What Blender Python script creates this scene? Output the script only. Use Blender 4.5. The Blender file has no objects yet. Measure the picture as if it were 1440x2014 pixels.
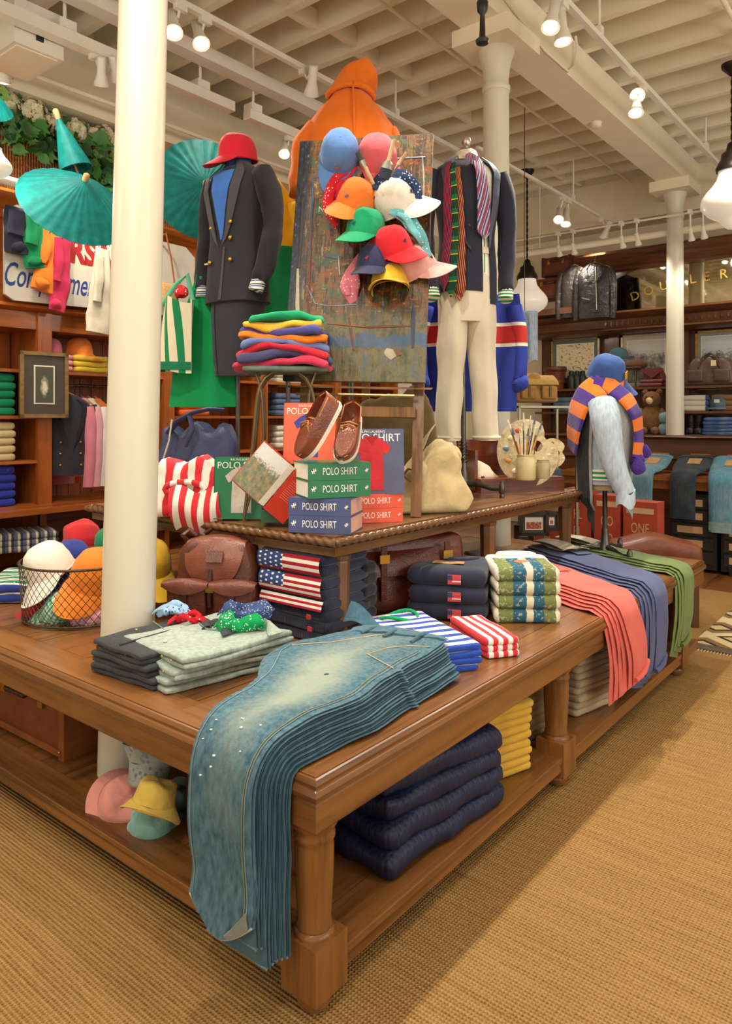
import bpy, math, random
from mathutils import Vector as V, Matrix, Euler, noise
SC = bpy.context.scene; COL = SC.collection
PI = math.pi
# ---------------------------------------------------------------- camera, world, exposure
YAW = math.atan(1160/1445.0); EYE = V((0, 0, 1.6)); FPX = 1445.0; HORIZON = 820.0
cam_d = bpy.data.cameras.new('camera'); cam = bpy.data.objects.new('camera', cam_d); COL.objects.link(cam)
cam.location = EYE; cam.rotation_euler = (PI/2, 0, YAW)
cam_d.sensor_fit = 'HORIZONTAL'; cam_d.sensor_width = 36; cam_d.lens = FPX/1440*36
cam_d.shift_y = -(1007-HORIZON)/1440; cam_d.clip_start = .05
SC.camera = cam
vs = SC.view_settings; vs.view_transform = 'Standard'; vs.look = 'None'; vs.gamma = 1; vs.use_curve_mapping = False
vs.exposure = -0.06
wd = bpy.data.worlds.new('shop_daylight'); SC.world = wd; wd.use_nodes = True
wd.node_tree.nodes['Background'].inputs[0].default_value = (1.0, .93, .82, 1)
wd.node_tree.nodes['Background'].inputs[1].default_value = 1.3
SPOT_W = 95.0; PEND_W = 46.0
def daylight(name, loc, rot, sx, sy, w, col):
    l = bpy.data.lights.new(name, 'AREA'); l.shape = 'RECTANGLE'; l.size = sx; l.size_y = sy; l.energy = w; l.color = col
    o = bpy.data.objects.new(name, l); COL.objects.link(o); o.location = loc; o.rotation_euler = rot; return o
# daylight falling in through the shop-front windows (behind and to the side of the camera)
daylight('window_daylight', (-1.6, -3.45, 2.3), (PI/2*.86, 0, PI), 6.0, 2.8, 180, (1, .95, .86))
daylight('window_daylight', (4.7, 2.5, 2.3), (PI/2*.9, 0, PI/2*1.0), 7.0, 2.8, 130, (1, .95, .86))
# ---------------------------------------------------------------- pixel measuring (photo pixel + known plane -> place)
_s, _c = math.sin(YAW), math.cos(YAW); RT = V((_c, _s, 0)); FW = V((-_s, _c, 0))
def _ray(u, v): return RT*((u-720)/FPX) + FW + V((0, 0, -(v-HORIZON)/FPX))
def Pz(u, v, z): d = _ray(u, v); return EYE + d*((z-1.6)/d.z)
def Px(u, v, x): d = _ray(u, v); return EYE + d*(x/d.x)
def Py(u, v, y): d = _ray(u, v); return EYE + d*(y/d.y)
def PD(u, v, D): return EYE + _ray(u, v)*D
def dep(p): return V(p).dot(FW)
# ---------------------------------------------------------------- helpers
def lin(h):
    h = h.lstrip('#'); r = []
    for i in (0, 2, 4):
        c = int(h[i:i+2], 16)/255; r.append(c/12.92 if c <= .04045 else ((c+.055)/1.055)**2.4)
    return (r[0], r[1], r[2], 1)
def tag(o, label=None, cat=None, group=None, kind=None):
    if label: o['label'] = label
    if cat: o['category'] = cat
    if group: o['group'] = group
    if kind: o['kind'] = kind
    return o
def thing(name, label, cat, loc=(0, 0, 0), rot=0, group=None, kind=None):
    o = bpy.data.objects.new(name, None); COL.objects.link(o); o.location = loc
    o.rotation_euler = (0, 0, rot) if isinstance(rot, (int, float)) else rot
    o.empty_display_size = .05
    return tag(o, label, cat, group, kind)
def ctree(o, parent=None):
    c = o.copy(); COL.objects.link(c); c.parent = parent
    for ch in list(o.children): ctree(ch, c)
    return c
def dup(root, loc, rot=None, label=None, group=None, scale=None):
    c = ctree(root); c.location = loc
    if rot is not None: c.rotation_euler = (0, 0, rot) if isinstance(rot, (int, float)) else rot
    if scale: c.scale = scale if isinstance(scale, (tuple, list)) else (scale,)*3
    if label: c['label'] = label
    if group: c['group'] = group
    return c
def recolor(root, mp):
    """give the copy its own materials: {part name stem: material}"""
    for ch in root.children_recursive:
        k = ch.name.split('.')[0]
        if k in mp:
            ch.data = ch.data.copy(); ch.data.materials.clear(); ch.data.materials.append(mp[k])
def nz(p, s=1.0, seed=0.0): return noise.noise(V((p[0]*s+seed*7.13, p[1]*s-seed*3.7, p[2]*s+seed*1.9)))
class MB:
    def __init__(s): s.v = []; s.f = []; s.u = []
    def add(s, vs_, fs, uv=None):
        b = len(s.v); s.v += [V(p) for p in vs_]; s.f += [tuple(i+b for i in f) for f in fs]
        s.u += uv if uv else [(0, 0)]*len(vs_); return s
    def box(s, c, d, rot=None, tap=1.0, m=None):
        x, y, z = d[0]/2, d[1]/2, d[2]/2; c = V(c)
        p = [V((sx*x*(tap if sz > 0 else 1), sy*y*(tap if sz > 0 else 1), sz*z)) for sz in (-1, 1) for sy in (-1, 1) for sx in (-1, 1)]
        if rot is not None:
            e = (Euler((0, 0, rot)) if isinstance(rot, (int, float)) else Euler(rot)).to_matrix(); p = [e @ q for q in p]
        p = [q+c for q in p]
        if m: p = [m @ q for q in p]
        return s.add(p, [(0, 2, 3, 1), (4, 5, 7, 6), (0, 1, 5, 4), (2, 6, 7, 3), (0, 4, 6, 2), (1, 3, 7, 5)])
    def span(s, a, b): a, b = V(a), V(b); return s.box((a+b)/2, [abs(b[i]-a[i]) for i in range(3)])
    def loft(s, rings, caps=True, closed=True, uv=True):
        n = len(rings[0]); R_ = len(rings); vs_ = [p for r in rings for p in r]; fs = []
        for i in range(R_-1):
            for j in range(n if closed else n-1):
                k = (j+1) % n; fs.append((i*n+j, i*n+k, (i+1)*n+k, (i+1)*n+j))
        if caps: fs.append(tuple(range(n-1, -1, -1))); fs.append(tuple((R_-1)*n+j for j in range(n)))
        return s.add(vs_, fs, [(j/max(1, n-1), i/max(1, R_-1)) for i in range(R_) for j in range(n)])
    def tube(s, path, r, n=8, caps=True, squash=1.0):
        P = [V(p) for p in path]; L = len(P); rr = r if isinstance(r, (list, tuple)) else [r]*L; rings = []
        t0 = (P[1]-P[0]).normalized(); a = t0.orthogonal().normalized()
        if abs(t0.z) < .9: a = V((0, 0, 1)).cross(t0).normalized()
        for i in range(L):
            t = ((P[min(i+1, L-1)]-P[max(i-1, 0)])).normalized()
            a = (a - t*a.dot(t)).normalized(); b = t.cross(a)
            rings.append([P[i] + (a*math.cos(2*PI*j/n) + b*math.sin(2*PI*j/n)*squash)*rr[i] for j in range(n)])
        return s.loft(rings, caps)
    def lathe(s, prof, n=16, c=(0, 0, 0), caps=True, m=None):
        c = V(c); rings = [[c+V((r*math.cos(2*PI*j/n), r*math.sin(2*PI*j/n), z)) for j in range(n)] for r, z in prof]
        if m: rings = [[m @ p for p in r] for r in rings]
        return s.loft(rings, caps)
    def sheet(s, fn, nu, nv, th=.002):
        g = [[V(fn(i/nu, j/nv)) for i in range(nu+1)] for j in range(nv+1)]; N = []
        for j in range(nv+1):
            row = []
            for i in range(nu+1):
                du = g[j][min(i+1, nu)]-g[j][max(i-1, 0)]; dv = g[min(j+1, nv)][i]-g[max(j-1, 0)][i]
                n = du.cross(dv); row.append(n.normalized() if n.length > 1e-12 else V((0, 0, 1)))
            N.append(row)
        W = nu+1; vs_ = [g[j][i] for j in range(nv+1) for i in range(W)] + [g[j][i]-N[j][i]*th for j in range(nv+1) for i in range(W)]
        o = W*(nv+1); fs = []
        for j in range(nv):
            for i in range(nu):
                a, b, c, d = j*W+i, j*W+i+1, (j+1)*W+i+1, (j+1)*W+i
                fs.append((a, b, c, d)); fs.append((o+d, o+c, o+b, o+a))
        for i in range(nu):
            fs.append((i+1, i, o+i, o+i+1)); k = nv*W+i; fs.append((k, k+1, o+k+1, o+k))
        for j in range(nv):
            k = j*W; fs.append((k, k+W, o+k+W, o+k)); k = j*W+nu; fs.append((k+W, k, o+k, o+k+W))
        uv = [(i/nu, j/nv) for j in range(nv+1) for i in range(W)]
        return s.add(vs_, fs, uv+uv)
    def rbox(s, c, d, r, n=(8, 8, 3), amp=0.0, fr=6.0, seed=0.0, fn=None, m=None):
        """soft cushion-like box: rounded edges, optional cloth noise"""
        c = V(c); hx, hy, hz = d[0]/2, d[1]/2, d[2]/2; r = min(r, hx*.99, hy*.99, hz*.99); idx = {}; vs_ = []; fs = []
        def gv(i, j, k):
            key = (i, j, k)
            if key in idx: return idx[key]
            def co(a, m_, h):   # cluster points towards the rounded ends
                t = 2*a/m_-1; return h*(math.sin(t*PI/2)*.55+t*.45)
            p = V((co(i, n[0], hx), co(j, n[1], hy), co(k, n[2], hz)))
            q = V((max(-hx+r, min(hx-r, p.x)), max(-hy+r, min(hy-r, p.y)), max(-hz+r, min(hz-r, p.z))))
            e = p-q
            if e.length > 1e-9: p = q+e.normalized()*r
            if amp: p += V((nz(p, fr, seed), nz(p, fr, seed+3), nz(p, fr, seed+6)*1.2))*amp
            if fn: p = V(fn(p))
            p = p+c
            if m: p = m @ p
            idx[key] = len(vs_); vs_.append(p); return idx[key]
        a, b, cc = n
        for i in range(a):
            for j in range(b):
                fs.append((gv(i, j, 0), gv(i, j+1, 0), gv(i+1, j+1, 0), gv(i+1, j, 0)))
                fs.append((gv(i, j, cc), gv(i+1, j, cc), gv(i+1, j+1, cc), gv(i, j+1, cc)))
        for i in range(a):
            for k in range(cc):
                fs.append((gv(i, 0, k), gv(i+1, 0, k), gv(i+1, 0, k+1), gv(i, 0, k+1)))
                fs.append((gv(i, b, k), gv(i, b, k+1), gv(i+1, b, k+1), gv(i+1, b, k)))
        for j in range(b):
            for k in range(cc):
                fs.append((gv(0, j, k), gv(0, j, k+1), gv(0, j+1, k+1), gv(0, j+1, k)))
                fs.append((gv(a, j, k), gv(a, j+1, k), gv(a, j+1, k+1), gv(a, j, k+1)))
        return s.add(vs_, fs)
    def ball(s, c, r, n=10, sc=(1, 1, 1), amp=0, seed=0):
        c = V(c); rings = []
        for i in range(n//2+1):
            ph = PI*i/(n//2); rr = max(math.sin(ph), 1e-3)
            ring = []
            for j in range(n):
                p = V((rr*math.cos(2*PI*j/n)*sc[0], rr*math.sin(2*PI*j/n)*sc[1], -math.cos(ph)*sc[2]))*r
                if amp: p *= 1+amp*nz(p, 2.2/r*.4, seed)
                ring.append(c+p)
            rings.append(ring)
        return s.loft(rings, True)
    def xf(s, m):
        s.v = [m @ p for p in s.v]; return s
    def build(s, name, m, parent=None, smooth=True, ang=50, uv=False):
        me = bpy.data.meshes.new(name); me.from_pydata([tuple(p) for p in s.v], [], s.f)
        if uv:
            ul = me.uv_layers.new(name='UVMap'); d = [0.0]*(2*len(me.loops)); li = [0]*len(me.loops); me.loops.foreach_get('vertex_index', li)
            for k, vi in enumerate(li): d[2*k], d[2*k+1] = s.u[vi]
            ul.data.foreach_set('uv', d)
        if smooth:
            me.shade_smooth(); me.set_sharp_from_angle(angle=math.radians(ang))
        if m: me.materials.append(m)
        o = bpy.data.objects.new(name, me); COL.objects.link(o)
        if parent: o.parent = parent
        return o
def rotm(rx=0, ry=0, rz=0, t=(0, 0, 0)): return Matrix.Translation(V(t)) @ Euler((rx, ry, rz)).to_matrix().to_4x4()
def put(name, mb, m, label, cat, group=None, loc=None, rot=None, kind=None, **k):
    o = mb.build(name, m, None, **k)
    if loc is not None: o.location = loc
    if rot is not None: o.rotation_euler = (0, 0, rot) if isinstance(rot, (int, float)) else rot
    return tag(o, label, cat, group, kind)
def text(name, body, size, m, parent, loc, rot, font_sx=1.0, th=.0008, shear=0, align='CENTER', bold=0):
    cu = bpy.data.curves.new(name, 'FONT'); cu.body = body; cu.size = size; cu.extrude = th; cu.align_x = align; cu.align_y = 'CENTER'; cu.shear = shear
    cu.offset = bold; cu.resolution_u = 3
    o = bpy.data.objects.new(name, cu); COL.objects.link(o); o.location = loc; o.rotation_euler = rot; o.scale = (font_sx, 1, 1)
    if parent: o.parent = parent
    cu.materials.append(m)
    me = bpy.data.meshes.new_from_object(o.evaluated_get(bpy.context.evaluated_depsgraph_get())); me.materials.clear(); me.materials.append(m)
    n = bpy.data.objects.new(name, me); COL.objects.link(n); n.location = loc; n.rotation_euler = rot; n.scale = (font_sx, 1, 1)
    if parent: n.parent = parent
    bpy.data.objects.remove(o); return n
# ---------------------------------------------------------------- materials (procedural)
_mc = {}
class NT:
    def __init__(s, name):
        s.m = bpy.data.materials.new(name); s.m.use_nodes = True; s.t = s.m.node_tree; s.b = s.t.nodes['Principled BSDF']
    def n(s, typ, **k):
        nd = s.t.nodes.new(typ)
        for a, b in k.items():
            if a.startswith('i_'):
                key = a[2:]; nd.inputs[int(key) if key.isdigit() else key.replace('_', ' ')].default_value = b
            else: setattr(nd, a, b)
        return nd
    def l(s, a, b): s.t.links.new(a, b)
    def coord(s, out='Object', scale=(1, 1, 1), rot=(0, 0, 0)):
        tc = s.n('ShaderNodeTexCoord'); mp = s.n('ShaderNodeMapping'); mp.inputs['Scale'].default_value = scale; mp.inputs['Rotation'].default_value = rot
        s.l(tc.outputs[out], mp.inputs[0]); return mp.outputs[0]
    def noise(s, co, scale, detail=3, rough=.5):
        nd = s.n('ShaderNodeTexNoise'); nd.inputs['Scale'].default_value = scale; nd.inputs['Detail'].default_value = detail; nd.inputs['Roughness'].default_value = rough
        s.l(co, nd.inputs['Vector']); return nd.outputs[0]
    def ramp(s, fac, stops, const=False):
        r = s.n('ShaderNodeValToRGB'); e = r.color_ramp.elements
        if const: r.color_ramp.interpolation = 'CONSTANT'
        while len(e) < len(stops): e.new(.5)
        for i, (p, c) in enumerate(stops): e[i].position = p; e[i].color = c if len(c) == 4 else (*c, 1)
        s.l(fac, r.inputs[0]); return r.outputs[0]
    def mix(s, fac, a, b, typ='MIX'):
        mx = s.n('ShaderNodeMix', data_type='RGBA', blend_type=typ)
        if isinstance(fac, (int, float)): mx.inputs[0].default_value = fac
        else: s.l(fac, mx.inputs[0])
        for k, x in ((6, a), (7, b)):
            if isinstance(x, tuple): mx.inputs[k].default_value = x
            else: s.l(x, mx.inputs[k])
        return mx.outputs[2]
    def math(s, op, a, b=0.0, c=None):
        nd = s.n('ShaderNodeMath', operation=op)
        for k, x in enumerate((a, b, c)):
            if x is None: continue
            if isinstance(x, (int, float)): nd.inputs[k].default_value = x
            else: s.l(x, nd.inputs[k])
        return nd.outputs[0]
    def sep(s, co):
        nd = s.n('ShaderNodeSeparateXYZ'); s.l(co, nd.inputs[0]); return nd.outputs
    def bump(s, h, dist, strength=1.0):
        b = s.n('ShaderNodeBump'); b.inputs['Strength'].default_value = strength; b.inputs['Distance'].default_value = dist
        s.l(h, b.inputs['Height']); s.l(b.outputs[0], s.b.inputs['Normal'])
    def fin(s, col=None, rough=.6, metal=0, spec=.5, sheen=0, coat=0):
        if col is not None:
            if isinstance(col, tuple): s.b.inputs['Base Color'].default_value = col
            else: s.l(col, s.b.inputs['Base Color'])
        s.b.inputs['Roughness'].default_value = rough; s.b.inputs['Metallic'].default_value = metal
        s.b.inputs['Specular IOR Level'].default_value = spec
        if sheen: s.b.inputs['Sheen Weight'].default_value = sheen; s.b.inputs['Sheen Roughness'].default_value = .5
        if coat: s.b.inputs['Coat Weight'].default_value = coat; s.b.inputs['Coat Roughness'].default_value = .15
        return s.m
def sc_(c, k): return (min(1, c[0]*k), min(1, c[1]*k), min(1, c[2]*k), 1)
def cached(f):
    def g(*a, **k):
        key = (f.__name__, a, tuple(sorted(k.items())))
        if key not in _mc: _mc[key] = f(*a, **k)
        return _mc[key]
    return g
@cached
def cloth(h, var=.22, rough=.85, weave=420, fold=9.0, wr=.0):
    t = NT('cloth_'+h.strip('#')); c = lin(h); co = t.coord()
    a = t.noise(co, fold, 3); col = t.ramp(a, [(.25, sc_(c, 1-var)), (.75, sc_(c, 1+var*.55))])
    w = t.noise(co, weave, 1); b = t.noise(co, fold*4, 3)
    t.bump(t.math('ADD', t.math('ADD', t.math('MULTIPLY', w, .3), b), t.math('MULTIPLY', t.noise(co, fold*1.6, 2, .45), 2.6)), .0045, .6)
    return t.fin(col, rough, spec=.25, sheen=.15)
@cached
def knit(h, axis=0, period=.012, var=.15):
    t = NT('knit_'+h.strip('#')); c = lin(h); co = t.coord(); x = t.sep(co)[axis]
    w = t.math('SINE', t.math('MULTIPLY', x, 2*PI/period)); a = t.noise(co, 12, 3)
    col = t.ramp(a, [(.2, sc_(c, 1-var)), (.8, sc_(c, 1+var*.5))]); t.bump(w, .0012, .6)
    return t.fin(col, .9, spec=.2, sheen=.3)
@cached
def stripes(cols, period, axis=0, out='Object', rough=.85, rot=0.0, warp=0.0, off=0.0):
    """cols: tuple of (hex, width fraction)"""
    t = NT('striped_cloth'); co = t.coord(out, rot=(0, 0, rot)); x = t.sep(co)[axis]
    if warp: x = t.math('ADD', x, t.math('MULTIPLY', t.noise(co, 5, 2), warp))
    fr = t.math('FRACT', t.math('ADD', t.math('DIVIDE', x, period), off+100)); st = []; p = 0
    for h, w in cols: st.append((min(p, .999), lin(h))); p += w
    col = t.ramp(fr, st, True); b = t.noise(co, 30, 3)
    if out == 'Object': t.bump(b, .002, .5)
    return t.fin(col, rough, spec=.25, sheen=.15)
@cached
def plaid(a, b, c, per=.03, out='Object'):
    t = NT('plaid_cloth'); co = t.coord(out); s3 = t.sep(co)
    fx = t.math('FRACT', t.math('ADD', t.math('DIVIDE', s3[0], per), 50)); fz = t.math('FRACT', t.math('ADD', t.math('DIVIDE', s3[2] if out == 'Object' else s3[1], per), 50))
    m1 = t.mix(t.math('GREATER_THAN', fx, .5), lin(a), lin(b)); m2 = t.mix(t.math('GREATER_THAN', fz, .5), lin(a), lin(c))
    return t.fin(t.mix(.5, m1, m2), .85, spec=.25)
@cached
def denim(h, fade=.3, fadec='#a9b7ae', rough=.85):
    t = NT('denim_'+h.strip('#')); c = lin(h); co = t.coord(); a = t.noise(co, 5, 4, .6); b = t.noise(t.coord(scale=(1, 1, .25)), 60, 3)
    base = t.ramp(b, [(.25, sc_(c, .72)), (.75, sc_(c, 1.2))])
    col = t.mix(t.math('MULTIPLY', t.ramp(a, [(.45, (0, 0, 0, 1)), (.8, (1, 1, 1, 1))]), fade), base, lin(fadec))
    t.bump(t.math('ADD', t.noise(co, 500, 1), t.math('MULTIPLY', t.noise(co, 40, 3), 1.5)), .002, .5)
    return t.fin(col, rough, spec=.2, sheen=.1)
@cached
def wood(a, b, axis=0, sc=1.0, rough=.38, coat=.3, dirt=.25):
    t = NT('wood'); s = [9.0*sc]*3; s[axis] = .55*sc; co = t.coord(scale=tuple(s)); o2 = t.n('ShaderNodeObjectInfo')
    ad = t.n('ShaderNodeVectorMath', operation='ADD'); t.l(co, ad.inputs[0])
    rv = t.n('ShaderNodeCombineXYZ'); t.l(t.math('MULTIPLY', o2.outputs['Random'], 31.0), rv.inputs[0]); t.l(t.math('MULTIPLY', o2.outputs['Random'], 17.0), rv.inputs[1]); t.l(t.math('MULTIPLY', o2.outputs['Random'], 23.0), rv.inputs[2])
    t.l(rv.outputs[0], ad.inputs[1]); co = ad.outputs[0]
    g = t.noise(co, 1.2, 6, .62); g2 = t.noise(co, 7.0, 4, .6)
    f = t.math('ADD', t.math('MULTIPLY', g, .7), t.math('MULTIPLY', g2, .3))
    c1, c2 = lin(a), lin(b); col = t.ramp(f, [(.33, c2), (.5, c1), (.68, sc_(c1, 1.28))])
    tone = t.math('ADD', .88, t.math('MULTIPLY', o2.outputs['Random'], .24))
    hs = t.n('ShaderNodeHueSaturation'); t.l(col, hs.inputs['Color']); t.l(tone, hs.inputs['Value'])
    dn = t.noise(t.coord(), 3.0, 4); col = t.mix(t.math('MULTIPLY', t.ramp(dn, [(.45, (0, 0, 0, 1)), (.85, (1, 1, 1, 1))]), dirt), hs.outputs[0], sc_(c2, .6))
    t.bump(f, .0016, .5); return t.fin(col, rough, spec=.4, coat=coat)
@cached
def leather(h, rough=.42, var=.35, wr=0.0):
    t = NT('leather_'+h.strip('#')); c = lin(h); co = t.coord(); a = t.noise(co, 7, 4, .6)
    vo = t.n('ShaderNodeTexVoronoi'); vo.inputs['Scale'].default_value = 170; t.l(co, vo.inputs['Vector'])
    t.bump(t.math('ADD', t.math('MULTIPLY', vo.outputs[0], .5), t.math('ADD', t.noise(co, 30, 3), t.math('MULTIPLY', t.noise(co, 14, 4, .6), 3.0+40*wr))), .002, .6)
    return t.fin(t.ramp(a, [(.25, sc_(c, 1-var)), (.55, c), (.8, sc_(c, 1+var))]), rough, spec=.45)
@cached
def plain(h, rough=.5, metal=0.0, var=.06, sc=8.0, spec=.5, bump=0.0):
    t = NT('finish_'+h.strip('#')); c = lin(h); co = t.coord(); a = t.noise(co, sc, 3)
    if bump: t.bump(a, bump, .5)
    return t.fin(t.ramp(a, [(.3, sc_(c, 1-var)), (.7, sc_(c, 1+var))]), rough, metal, spec)
@cached
def emit(h, k):
    t = NT('lamp_glow'); t.b.inputs['Emission Color'].default_value = lin(h); t.b.inputs['Emission Strength'].default_value = k
    a = t.noise(t.coord(), 5, 1); return t.fin(t.ramp(a, [(.4, lin(h)), (.6, sc_(lin(h), .97))]), .4)
@cached
def speckle(base, dot, sc=90.0, thr=.28, base2=None, rough=.85, out='Object'):
    """printed bandana-like cloth: pale paisley dots on a ground"""
    t = NT('print_'+base.strip('#')); co = t.coord(out); vo = t.n('ShaderNodeTexVoronoi'); vo.inputs['Scale'].default_value = sc; t.l(co, vo.inputs['Vector'])
    n2 = t.noise(co, sc*.35, 2); k = t.math('MULTIPLY', t.math('LESS_THAN', vo.outputs[0], thr), t.math('GREATER_THAN', n2, .48))
    a = t.noise(co, 12, 2); g = t.ramp(a, [(.3, sc_(lin(base), .8)), (.7, sc_(lin(base), 1.12))])
    t.bump(t.noise(co, 30, 3), .002, .5); return t.fin(t.mix(k, g, lin(dot)), rough, spec=.25)
# ================================================================ STRUCTURE
ZT, ZU, ZS = .66, 1.116, .15          # lower table top, upper table top, lower shelf
CREAM = plain('#f2e8cf', .55, var=.03, sc=3, bump=.002); CREAM2 = plain('#e6d9bc', .6, var=.05, sc=4, bump=.003); COLM = plain('#dcd6c3', .35, var=.02, sc=3, bump=.004)
WHITE = plain('#ece6d8', .4, var=.03); BLACKM = plain('#1c1b1a', .45, var=.1); STEEL = plain('#6d6a64', .4, 1.0, var=.15, sc=20)
BRASS = plain('#b8923f', .3, 1.0, var=.1); GOLDM = plain('#b99a3e', .35, .8, var=.2)
def sisal():
    t = NT('sisal'); co = t.coord(); x, y, z = t.sep(co)
    rib = t.math('SINE', t.math('MULTIPLY', y, 2*PI/.0135)); kn = t.math('SINE', t.math('ADD', t.math('MULTIPLY', x, 2*PI/.011), t.math('MULTIPLY', rib, 1.2)))
    n1 = t.noise(co, 90, 3, .7); n2 = t.noise(co, 1.3, 3); n3 = t.noise(t.coord(scale=(1, 22, 1)), 2.5, 3)
    h = t.math('ADD', t.math('MULTIPLY', rib, .6), t.math('MULTIPLY', kn, .3))
    f = t.math('ADD', t.math('MULTIPLY', h, .16), t.math('ADD', t.math('MULTIPLY', n1, .55), t.math('MULTIPLY', n3, .35)))
    col = t.ramp(f, [(.22, lin('#674823')), (.45, lin('#a37e4b')), (.72, lin('#bd9c69'))])
    col = t.mix(t.math('MULTIPLY', n2, .22), col, lin('#8a6434')); t.bump(t.math('ADD', h, n1), .004, .7); return t.fin(col, .9, spec=.15)
FLOORW = wood('#7a4a25', '#4a2912', 1, 1.0, .4)
st = lambda name, mb, m, **k: tag(mb.build(name, m, **k), None, None, None, 'structure')
fl = st('floor', MB().span((-6.3, -3.8, -.12), (5.2, 10.5, -.006)), FLOORW, smooth=False)
cp = MB().span((-5.6, -3.6, -.006), (5.1, 7.3, 0)).build('carpet', sisal(), fl, smooth=False); cp['label'] = 'woven straw coloured sisal carpet'
wl = st('wall_left', MB().span((-6.4, -3.8, 0), (-6.1, 10.5, 5.3)), CREAM, smooth=False)
wb = st('wall_back', MB().span((-6.4, 10.2, 0), (5.2, 10.5, 5.3)), CREAM2, smooth=False)
mb = MB(); mb.span((4.9, -3.8, 0), (5.2, 10.5, .7)).span((4.9, -3.8, 3.8), (5.2, 10.5, 5.3))
for y in (-3.8, -1.2, 6.4, 9.7): mb.span((4.9, y, .7), (5.2, y+.8, 3.8))
st('wall_right', mb, CREAM, smooth=False)
mb = MB(); mb.span((-6.4, -3.9, 0), (5.2, -3.6, .7)).span((-6.4, -3.9, 3.8), (5.2, -3.6, 5.3))
for x in (-6.4, -5.0, 1.6, 4.4): mb.span((x, -3.9, .7), (x+.7, -3.6, 3.8))
st('wall_front', mb, CREAM, smooth=False)
for i, (a, b) in enumerate((((4.98, -.4, .7), (5.06, 6.4, 3.8)), ((-4.3, -3.79, .7), (1.6, -3.71, 3.8)))):   # shop-front windows
    w = MB(); a, b = V(a), V(b); ax = 1 if i == 0 else 0; L = b[ax]-a[ax]
    for k in range(4):
        p, q = a.copy(), b.copy(); p[ax] = a[ax]+L*k/3-(.04 if k else 0); q[ax] = p[ax]+.05; w.span(p, q)
    for z in (.7, 2.7, 3.75): p, q = a.copy(), b.copy(); p.z = z; q.z = z+.05; w.span(p, q)
    st('window_%d' % (i+1), w, BLACKM, smooth=False)
# ceiling deck with joists, bridging, main beam
ce = st('ceiling', MB().span((-6.4, -3.9, 5.12), (5.2, 10.5, 5.3)), CREAM2, smooth=False)
jm = MB().box((0, 0, 0), (11.4, .07, .37)).build('joist', CREAM, ce, smooth=False); y0 = -3.3
jm.location = (-.6, y0, 4.935); ys = [y0]
while ys[-1] < 10.0:
    ys.append(ys[-1]+.41); o = jm.copy(); COL.objects.link(o); o.location.y = ys[-1]
br = MB().box((0, 0, 0), (.05, .335, .16)).build('bridging_block', CREAM, ce, smooth=False); first = True
for k, y in enumerate(ys[:-1]):
    if y < .5: continue
    o = br if first else br.copy(); 
    if not first: COL.objects.link(o)
    first = False; o.location = (-4.07+(.04 if k % 2 else -.04), y+.205, 4.86)
bm_ = MB().span((-2.81, -3.5, 4.43), (-2.5, 10.2, 4.76)); st('ceiling_beam', bm_, CREAM, smooth=False)
st('trim_1', MB().span((-6.1, -3.6, 4.06), (-5.5, 10.2, 4.42)).span((-6.1, -3.6, 4.42), (-5.62, 10.2, 4.6)), CREAM, smooth=False)      # boxed duct along the left wall
st('trim_2', MB().span((-5.5, 9.75, 4.2), (4.9, 10.2, 4.76)), CREAM2, smooth=False)                                                    # bulkhead over the back wall
def column(y, lab, lean=0):
    base = 0.0; t = thing('column', lab, 'column', (-2.66, y, base), group=None, kind='structure')
    m = MB().lathe([(.107, 0), (.107, .7), (.104, 1.6), (.099, 2.8), (.094, 4.02)], 40); s = m.build('shaft', COLM, t)
    m = MB().lathe([(.094, 4.0), (.103, 4.01), (.103, 4.045), (.093, 4.055), (.093, 4.1), (.1, 4.17), (.118, 4.25), (.132, 4.28), (.132, 4.31)], 40); m.build('capital', COLM, t)
    m = MB().box((0, 0, 4.37), (.46, .5, .12)); m.build('corbel_block', CREAM, t, smooth=False)
    if lean:
        for n_ in ('shaft', 'capital'):
            for ch in t.children:
                if ch.name.split('.')[0] == n_:
                    for v in ch.data.vertices:
                        v.co.x += RT.x*lean*(v.co.z-.66); v.co.y += RT.y*lean*(v.co.z-.66)
    return t
column(1.745, 'thick cream iron column rising through the near end of the display table', .0245)
column(4.857, 'cream iron column standing behind the mannequin in white trousers')
column(9.315, 'thin looking cream iron column in front of the mirrored wall')
# ---------------- lighting tracks, conduits, pipes
def bar(name, a, b, w, h, m, lab, cat='track', hang=None, grp=None):
    a, b = V(a), V(b); t = thing(name, lab, cat, a, group=grp); L = b-a
    MB().box(L/2, (max(w, abs(L.x)) if abs(L.x) > .01 else w, max(w, abs(L.y)) if abs(L.y) > .01 else w, h)).build('rail', WHITE, t, smooth=False)
    if hang:
        for k in hang:
            p = L*k; MB().tube([p+V((0, 0, h/2-.002)), p+V((0, 0, 4.76-a.z))], .012, 8).build('hanger_rod', WHITE, t)
            MB().box(p+V((0, 0, h/2+.03)), (w*1.15, w*1.3, .06)).build('bracket', WHITE, t, smooth=False)
    return t
bar('lighting_track', (-2.06, 1.5, 4.41), (-2.06, 10.0, 4.41), .045, .04, WHITE, 'long white lighting track beside the main ceiling beam', hang=(.1, .45, .8))
bar('lighting_track', (-4.1, 1.0, 4.41), (-4.1, 7.5, 4.41), .045, .04, WHITE, 'white lighting track running above the orange anorak', hang=(.25, .7))
bar('lighting_track', (-3.6, 6.2, 4.2), (-3.6, 10.0, 4.2), .03, .03, WHITE, 'short white lighting track beyond the second column', hang=(.1, .6))
bar('hung_raceway', (-4.68, .8, 4.16), (-4.68, 4.05, 4.16), .09, .08, WHITE, 'boxy white raceway hung on rods above the teal parasols', 'raceway', (.28, .55, .9))
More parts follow.
